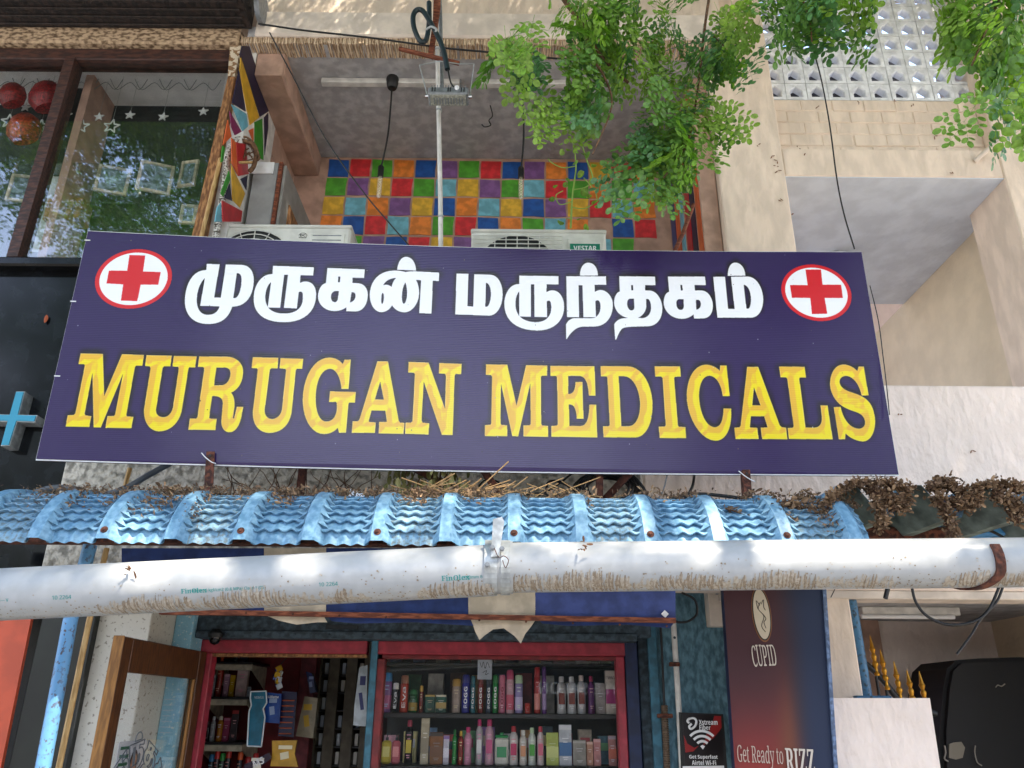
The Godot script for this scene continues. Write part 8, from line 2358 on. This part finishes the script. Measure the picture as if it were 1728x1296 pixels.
func build_tree() -> void:
	var tr := thing("street_tree", "feathery green street tree whose sprays hang over the tiled balcony and pierced screen", "tree", "", Vector3(3.4, 0, 2.2))
	var off := tr.position
	var b := Mb.new()
	b.tube(curve([Vector3(0, -0.1, 0), Vector3(0.05, 1.5, -0.05), Vector3(-0.1, 3.0, -0.2), Vector3(-0.2, 4.6, -0.3)], 5), 0.22, 14, 0.15)
	put("trunk", b.done(), M.bark, tr)
	var fork := Vector3(-0.2, 4.55, -0.3)
	var ends := [Vector3(-3.3, 7.2, -3.6), Vector3(-5.6, 7.3, -1.0), Vector3(-1.2, 7.6, -4.2), Vector3(1.8, 7.4, -3.0), Vector3(-3.0, 7.8, 2.0), Vector3(2.6, 7.2, 1.0), Vector3(-6.5, 7.0, 2.6)]
	for e in ends:
		b = Mb.new()
		b.tube(curve([fork, fork.lerp(e, 0.35) + Vector3(0, 0.5, 0), fork.lerp(e, 0.7) + Vector3(0.1, 0.35, 0), e], 5), 0.09, 9, 0.025)
		put("limb", b.done(), M.bark, tr)
	# branches that reach down into the picture
	var twigs := [
		[[Vector3(0.35, 7.0, -1.9), Vector3(0.0934, 4.8528, -2.55), Vector3(0.1863, 4.5822, -2.6), Vector3(0.3049, 4.4084, -2.65), Vector3(0.3773, 4.298, -2.7), Vector3(0.505, 4.1844, -2.75)], 0.016],
		[[Vector3(0.3049, 4.4084, -2.65), Vector3(0.3266, 4.2543, -2.65), Vector3(0.3936, 4.1695, -2.7), Vector3(0.4212, 4.0238, -2.72), Vector3(0.3312, 3.7707, -2.72)], 0.007],
		[[Vector3(1.0, 6.9, -2.0), Vector3(1.0097, 5.0996, -2.8), Vector3(0.9231, 4.7428, -2.8), Vector3(0.8675, 4.4301, -2.82), Vector3(0.8344, 4.2121, -2.85), Vector3(0.7705, 3.9434, -2.85), Vector3(0.6526, 3.7509, -2.85)], 0.0085],
		[[Vector3(0.8901, 4.5552, -2.8), Vector3(0.9278, 4.5117, -2.8), Vector3(0.9693, 4.4542, -2.8)], 0.004],
		[[Vector3(1.2, 6.6, -1.8), Vector3(1.2164, 4.8394, -2.5), Vector3(1.214, 4.5139, -2.5), Vector3(1.2375, 4.3095, -2.5), Vector3(1.2321, 4.1781, -2.5)], 0.007],
		[[Vector3(2.3, 6.6, -1.6), Vector3(2.0222, 4.5907, -2.3), Vector3(1.9222, 4.2578, -2.3), Vector3(1.7975, 4.0089, -2.3), Vector3(1.7205, 3.8609, -2.3)], 0.008],
		[[Vector3(2.5, 6.5, -1.4), Vector3(2.1188, 4.3896, -2.3), Vector3(1.9879, 3.9514, -2.3), Vector3(1.8854, 3.6654, -2.3)], 0.007]]
	for q in twigs:
		var pts := []
		for p in q[0]:
			pts.append(p - off)
		b = Mb.new()
		b.tube(curve(pts, 6), q[1], 7, q[1] * 0.45)
		put("branch", b.done(), M.twig, tr)
	var meshes := []
	for i in 6:
		meshes.append(frond(100 + i, false))
	var mats := [green("73a04c", Color(0.6, 0.75, 0.16)), green("5f9157", Color(0.5, 0.65, 0.18)), green("8cb650", Color(0.75, 0.9, 0.2)), green("a9cb62", Color(0.85, 1.0, 0.25))]
	# where sprays hang: spot, spread, how many, droop, size
	var spots := [
		[Vector3(0.0656, 4.1353, -2.55), 0.05, 4, 0.95], [Vector3(-0.0251, 4.0311, -2.5), 0.03, 4, 0.9], [Vector3(0.1537, 4.4673, -2.5), 0.06, 3, 0.9], [Vector3(0.0521, 4.4661, -2.5), 0.04, 2, 0.7],
		[Vector3(0.3421, 4.4949, -2.6), 0.08, 9, 0.9], [Vector3(0.5071, 4.5165, -2.65), 0.08, 8, 0.9], [Vector3(0.3016, 4.2879, -2.65), 0.07, 8, 0.9], [Vector3(0.2233, 4.1487, -2.68), 0.05, 7, 0.9], [Vector3(0.2729, 4.0044, -2.7), 0.05, 7, 0.85], [Vector3(0.4498, 4.2714, -2.7), 0.06, 6, 0.9], [Vector3(0.3446, 4.1398, -2.74), 0.05, 5, 0.85], [Vector3(0.2079, 3.924, -2.7), 0.03, 3, 0.8],
		[Vector3(0.6496, 4.3929, -2.75), 0.06, 6, 0.85], [Vector3(0.7157, 4.5734, -2.75), 0.05, 3, 0.7], [Vector3(0.6482, 4.2328, -2.8), 0.04, 5, 0.8], [Vector3(0.7594, 4.2858, -2.8), 0.05, 6, 0.8], [Vector3(0.9204, 4.4285, -2.8), 0.05, 8, 0.7], [Vector3(0.989, 4.5746, -2.8), 0.04, 4, 0.65], [Vector3(0.9586, 4.3403, -2.8), 0.03, 4, 0.7],
		[Vector3(0.6982, 4.0414, -2.85), 0.05, 8, 0.85], [Vector3(0.7953, 4.0926, -2.85), 0.04, 6, 0.8], [Vector3(0.5973, 3.9092, -2.85), 0.04, 5, 0.85], [Vector3(0.7469, 3.9269, -2.87), 0.05, 9, 0.85], [Vector3(0.6472, 3.8133, -2.87), 0.04, 6, 0.85], [Vector3(0.7803, 3.8465, -2.87), 0.035, 5, 0.85], [Vector3(0.708, 3.7508, -2.87), 0.03, 4, 0.8], [Vector3(0.9098, 4.0172, -2.8), 0.02, 3, 0.85],
		[Vector3(0.9966, 4.3909, -2.5), 0.06, 5, 0.7], [Vector3(1.1627, 4.4098, -2.5), 0.08, 9, 0.8], [Vector3(1.2773, 4.3266, -2.5), 0.07, 9, 0.8], [Vector3(1.1666, 4.2426, -2.5), 0.05, 5, 0.8], [Vector3(1.4103, 4.3786, -2.5), 0.06, 7, 0.8], [Vector3(1.4545, 4.2622, -2.5), 0.03, 2, 0.7], [Vector3(1.0265, 4.2084, -2.5), 0.03, 3, 0.7],
		[Vector3(1.7563, 4.1926, -2.3), 0.05, 5, 0.85], [Vector3(1.8392, 4.1467, -2.3), 0.06, 7, 0.95], [Vector3(1.9587, 4.1636, -2.3), 0.07, 10, 0.95], [Vector3(1.67, 4.0528, -2.3), 0.03, 3, 0.9], [Vector3(1.8782, 3.965, -2.3), 0.04, 5, 0.95], [Vector3(1.9107, 3.8919, -2.3), 0.03, 4, 0.95], [Vector3(1.7867, 3.5492, -2.2), 0.04, 4, 0.9]]
	for q in spots:
		for i in int(ceil(q[2] * 0.78)):
			var p: Vector3 = q[0] + Vector3(rng.randfn(0, q[1] * 0.8), rng.randfn(0, q[1] * 0.6) + 0.15 * q[3], rng.randfn(0, q[1] * 1.1))
			var d := Vector3(rng.randfn(0, 0.38), -0.8 + rng.randfn(0, 0.25), rng.randfn(0, 0.45)).normalized()
			var f := Vector3(rng.randfn(0, 0.5), 0.7 + rng.randfn(0, 0.3), 0.6 + rng.randfn(0, 0.5)).normalized()
			var o := put("leaf_spray", meshes[rng.randi() % 6], mats[[0, 0, 1, 1, 2, 2, 3, 3][rng.randi() % 8]], tr)
			o.transform = Transform3D(frond_basis(d, f).scaled(Vector3.ONE * q[3] * rng.randf_range(0.5, 0.8)), p - off)
	# the crown overhead, beyond the frame: it shades the front and shows in the panes
	var lit := []
	for q in sun_spots():
		lit.append([q[0], q[1] + (0.14 if q[0].y < 2.6 else 0.0)])
	var up := []
	for i in 3:
		up.append(frond(300 + i, true))
	var sun_dir := SUN_TO.normalized()
	var xf := [[], [], []]
	var tries := 0
	var clumps := []
	for i in 260:
		clumps.append([Vector3(rng.randf_range(-5.5, 6.4), rng.randf_range(6.5, 8.4), rng.randf_range(-2.9, 0.9)), rng.randf_range(0.3, 0.55)])
	for i in 80:      # thickest above the sign
		clumps.append([Vector3(rng.randf_range(-0.6, 3.9), rng.randf_range(6.45, 7.7), rng.randf_range(-2.1, -0.7)), rng.randf_range(0.25, 0.4)])
	for i in 46:      # loose far edge of the crown, with sky between its clumps
		clumps.append([Vector3(rng.randf_range(-6.5, 6.0), rng.randf_range(6.4, 8.6), rng.randf_range(0.8, 4.0)), rng.randf_range(0.25, 0.45)])
	for i in 40:      # close to the wall, above the pierced screen
		clumps.append([Vector3(rng.randf_range(0.6, 6.4), rng.randf_range(6.5, 7.8), rng.randf_range(-3.6, -2.6)), rng.randf_range(0.25, 0.4)])
	for c in clumps:
		for i in 24:
			var p: Vector3 = c[0] + Vector3(rng.randfn(0, c[1]), rng.randfn(0, c[1] * 0.5), rng.randfn(0, c[1]))
			if p.z < (-3.75 if p.x > 1.3 else -3.55) or p.y < 6.35 or (p.x < -1.3 and p.z > -0.7 and p.z < 0.9 and rng.randf() < 0.8):
				continue
			var open := false
			for s in lit:
				var v: Vector3 = p - s[0]
				var t := v.dot(sun_dir)
				if (v - sun_dir * t).length() < s[1]:
					open = true
					break
			if open:
				continue
			var d := Vector3(rng.randfn(), -0.25 + rng.randfn(0, 0.25), rng.randfn()).normalized()
			var f := Vector3(rng.randfn(0, 0.3), 1, rng.randfn(0, 0.3)).normalized()
			xf[rng.randi() % 3].append(Transform3D(frond_basis(d, f).scaled(Vector3.ONE * rng.randf_range(1.3, 2.0)), p - off))
	# the crown is closed above the board: a spray wherever the sun would still get through to it
	var near := []
	for k in 3:
		for t in xf[k]:
			var p: Vector3 = t.origin + off
			var f := (p.y - 3.1) / sun_dir.y
			var q := p - sun_dir * f          # followed down to the board's height
			if absf(q.z + 3.24) < 0.7 and q.x > -2.6 and q.x < 2.3:
				near.append(p)
	for iy in 13:
		for ix in 39:
			var s := Vector3(-2.05 + 0.1 * ix, 2.5 + 0.1 * iy, -3.24 + 0.03 * (iy - 6))
			var best := 9.0
			for p in near:
				var v: Vector3 = p - s
				best = minf(best, (v - sun_dir * v.dot(sun_dir)).length())
				if best < 0.13:
					break
			if best >= 0.13:
				var p := s + sun_dir * ((rng.randf_range(6.6, 7.4) - s.y) / sun_dir.y)
				near.append(p)
				var d := Vector3(rng.randfn(), -0.1, rng.randfn()).normalized()
				var o := p - d * 0.2
				xf[rng.randi() % 3].append(Transform3D(frond_basis(d, sun_dir).scaled(Vector3.ONE * 1.7), o - off))
	for k in 3:
		var mm := MultiMesh.new()
		mm.transform_format = MultiMesh.TRANSFORM_3D
		mm.mesh = up[k]
		mm.instance_count = xf[k].size()
		for i in xf[k].size():
			mm.set_instance_transform(i, xf[k][i])
		var o := MultiMeshInstance3D.new()
		o.multimesh = mm
		o.name = "crown"
		o.material_override = mats[k]
		o.set_meta("kind", "stuff")
		tr.add_child(o, true)
	# creeper growing up from behind the right outdoor unit
	var cr := thing("creeper", "thin light green creeper climbing above the right outdoor unit", "creeper")
	b = Mb.new()
	b.tube(curve([Vector3(0.3216, 4.1055, -3.78), Vector3(0.3309, 4.2813, -3.72), Vector3(0.3441, 4.3916, -3.6), Vector3(0.3192, 4.4915, -3.5)], 6), 0.006, 6, 0.003)
	b.tube(curve([Vector3(0.3441, 4.3916, -3.6), Vector3(0.2703, 4.3634, -3.58), Vector3(0.2114, 4.3868, -3.57), Vector3(0.1884, 4.4066, -3.56)], 5), 0.003, 5)
	b.tube(curve([Vector3(0.3366, 4.3068, -3.7), Vector3(0.4081, 4.3128, -3.68), Vector3(0.4406, 4.3582, -3.66), Vector3(0.4042, 4.4323, -3.6), Vector3(0.364, 4.472, -3.5)], 5), 0.004, 5)
	b.tube(curve([Vector3(0.3267, 4.2415, -3.72), Vector3(0.2586, 4.207, -3.7), Vector3(0.2364, 4.266, -3.7), Vector3(0.2766, 4.2982, -3.7)], 5), 0.003, 5)
	b.tube(curve([Vector3(0.331, 4.216, -3.74), Vector3(0.3918, 4.1948, -3.72), Vector3(0.4411, 4.2158, -3.71)], 5), 0.003, 5)
	b.tube(curve([Vector3(0.391, 4.3578, -3.66), Vector3(0.4511, 4.2708, -3.66), Vector3(0.4619, 4.2003, -3.66)], 5), 0.003, 5)
	put("stem", b.done(), flat(h("86a84a"), 0.5), cr)
	var spotsc := [Vector3(0.2546, 4.4392, -3.57), Vector3(0.2935, 4.4598, -3.56), Vector3(0.2264, 4.3064, -3.69), Vector3(0.3029, 4.3191, -3.69), Vector3(0.2259, 4.2263, -3.7), Vector3(0.4379, 4.3959, -3.62), Vector3(0.4526, 4.3184, -3.66), Vector3(0.408, 4.2479, -3.7), Vector3(0.4432, 4.2088, -3.7), Vector3(0.3559, 4.3424, -3.64), Vector3(0.3865, 4.4485, -3.58), Vector3(0.3409, 4.4562, -3.54), Vector3(0.3296, 4.3958, -3.58), Vector3(0.3744, 4.2926, -3.68), Vector3(0.2917, 4.3568, -3.66), Vector3(0.3607, 4.1434, -3.76), Vector3(0.4109, 4.1271, -3.77), Vector3(0.2614, 4.1178, -3.77), Vector3(0.3179, 4.1587, -3.76), Vector3(0.4653, 4.1815, -3.7), Vector3(0.2409, 4.4508, -3.5), Vector3(0.4178, 4.461, -3.56)]
	for p in spotsc:
		b = Mb.new()
		leaf_into(b, Transform3D.IDENTITY, 0.05, 0.05, 0.25)
		var o := put("leaf", b.done(), mats[3] if rng.randf() < 0.6 else mats[2], cr)
		o.transform = Transform3D(rnd_basis(rng.randf_range(0.6, 1.0)), p)

# places on the front that sunlight reaches, each with the width of the gap in the crown
func sun_spots() -> Array:
	return [
		[Vector3(-1.4559, 5.5037, -3.68), 0.16], [Vector3(-1.2893, 5.4813, -3.68), 0.16], [Vector3(-0.9828, 5.5186, -3.68), 0.14], [Vector3(-0.2882, 5.5068, -3.68), 0.2], [Vector3(-0.0693, 5.5092, -3.68), 0.22], [Vector3(0.8806, 5.5195, -3.68), 0.24], [Vector3(1.1354, 5.5077, -3.68), 0.26], [Vector3(1.3022, 5.5338, -3.68), 0.2],
		[Vector3(-1.3492, 1.9405, -2.3), 0.26], [Vector3(-1.2903, 1.941, -2.3), 0.26], [Vector3(-0.999, 1.9599, -2.3), 0.26], [Vector3(-0.8986, 1.9657, -2.3), 0.26], [Vector3(-0.8061, 1.9698, -2.3), 0.22], [Vector3(-0.6136, 1.9881, -2.3), 0.24],
		[Vector3(0.168, 2.0283, -2.3), 0.2], [Vector3(0.2707, 2.0325, -2.3), 0.26], [Vector3(0.3906, 2.0369, -2.3), 0.3], [Vector3(0.5105, 2.0379, -2.3), 0.3], [Vector3(0.6475, 2.039, -2.3), 0.26], [Vector3(0.7842, 2.0367, -2.3), 0.24], [Vector3(0.9131, 2.0412, -2.3), 0.22],
		[Vector3(-1.531, 2.2449, -2.85), 0.26], [Vector3(-1.0522, 2.2056, -2.85), 0.3], [Vector3(-0.8222, 2.2508, -2.85), 0.3], [Vector3(0.0599, 2.2364, -2.85), 0.16], [Vector3(0.3384, 2.217, -2.85), 0.36], [Vector3(0.5956, 2.2192, -2.85), 0.42], [Vector3(0.7028, 2.22, -2.85), 0.38],
		[Vector3(-0.3358, 2.3722, -3.1), 0.3], [Vector3(-0.1943, 2.3734, -3.1), 0.18], [Vector3(1.1349, 2.322, -2.85), 0.2], [Vector3(1.2859, 2.3835, -2.85), 0.2], [Vector3(1.4694, 2.3694, -2.85), 0.2], [Vector3(1.6336, 2.3707, -2.85), 0.2], [Vector3(1.7868, 2.372, -2.85), 0.2],
		[Vector3(0.8475, 4.3744, -2.8), 0.3], [Vector3(0.6963, 4.2887, -2.75), 0.2], [Vector3(0.9838, 4.5196, -2.8), 0.25], [Vector3(0.4472, 4.3579, -2.65), 0.15], [Vector3(0.9805, 4.3569, -2.5), 0.25]]

func build_across() -> void:
	# the other side of the street, which the glass panes mirror
	struct("street_wall", span(-14, 14, 0.0, 2.9, 12.0, 12.3, 0.02), worn(h("3c3833"), 0.9, 0.5, 2, 0.8))
	var m := green("5f9150", Color(0.45, 0.6, 0.16))
	for q in [[Vector3(-10.2, 0, 9.2), "first"], [Vector3(-6.6, 0, 8.8), "second"], [Vector3(5.4, 0, 9.0), "third"], [Vector3(9.0, 0, 9.4), "fourth"]]:
		var tr := thing("far_side_tree", q[1] + " bushy tree from the left across the street, mirrored in the panes", "tree", "trees across the street", q[0])
		var b := Mb.new()
		b.tube(curve([Vector3(0, 0, 0), Vector3(0.1, 1.6, 0), Vector3(0, 3.4, 0.1), Vector3(0.1, 9.0, 0)], 4), 0.2, 10, 0.05)
		for k in 6:
			var a := TAU * k / 6.0
			b.tube(curve([Vector3(0, 2.6 + 0.3 * k, 0), Vector3(cos(a) * 1.0, 4.0 + 0.35 * k, sin(a) * 1.0), Vector3(cos(a) * 1.9, 4.9 + 0.4 * k, sin(a) * 1.9)], 4), 0.07, 7, 0.02)
		put("trunk", b, M.bark, tr)
		var mm := MultiMesh.new()
		mm.transform_format = MultiMesh.TRANSFORM_3D
		mm.mesh = frond(400, true)
		var xs := []
		for c in 60:
			var cc := Vector3(rng.randfn(0, 1.15), rng.randf_range(3.0, 11.0), rng.randfn(0, 1.0))
			for i in 16:
				xs.append(Transform3D(frond_basis(Vector3(rng.randfn(), -0.3 + rng.randfn(0, 0.4), rng.randfn()).normalized(), Vector3(rng.randfn(0, 0.5), 1, rng.randfn(0, 0.5)).normalized()).scaled(Vector3.ONE * rng.randf_range(1.6, 2.6)), cc + Vector3(rng.randfn(0, 0.4), rng.randfn(0, 0.3), rng.randfn(0, 0.4))))
		mm.instance_count = xs.size()
		for i in xs.size():
			mm.set_instance_transform(i, xs[i])
		var o := MultiMeshInstance3D.new()
		o.multimesh = mm
		o.name = "crown"
		o.material_override = m
		o.set_meta("kind", "stuff")
		tr.add_child(o, true)
	var t := thing("street_sign", "white lettered dark shop sign across the street, mirrored in the shop window", "sign", "", Vector3(1.85, 2.12, 11.9))
	put("sign_panel", boxm(Vector3.ZERO, Vector3(3.4, 0.7, 0.08), 0.01), M.dark, t)
	sign_text("STYLE SALON", "Droid Sans", 2.3, 0.25, Vector3(0, 0, -0.045), M.white, t, false, Basis(Vector3(0, 1, 0), PI))
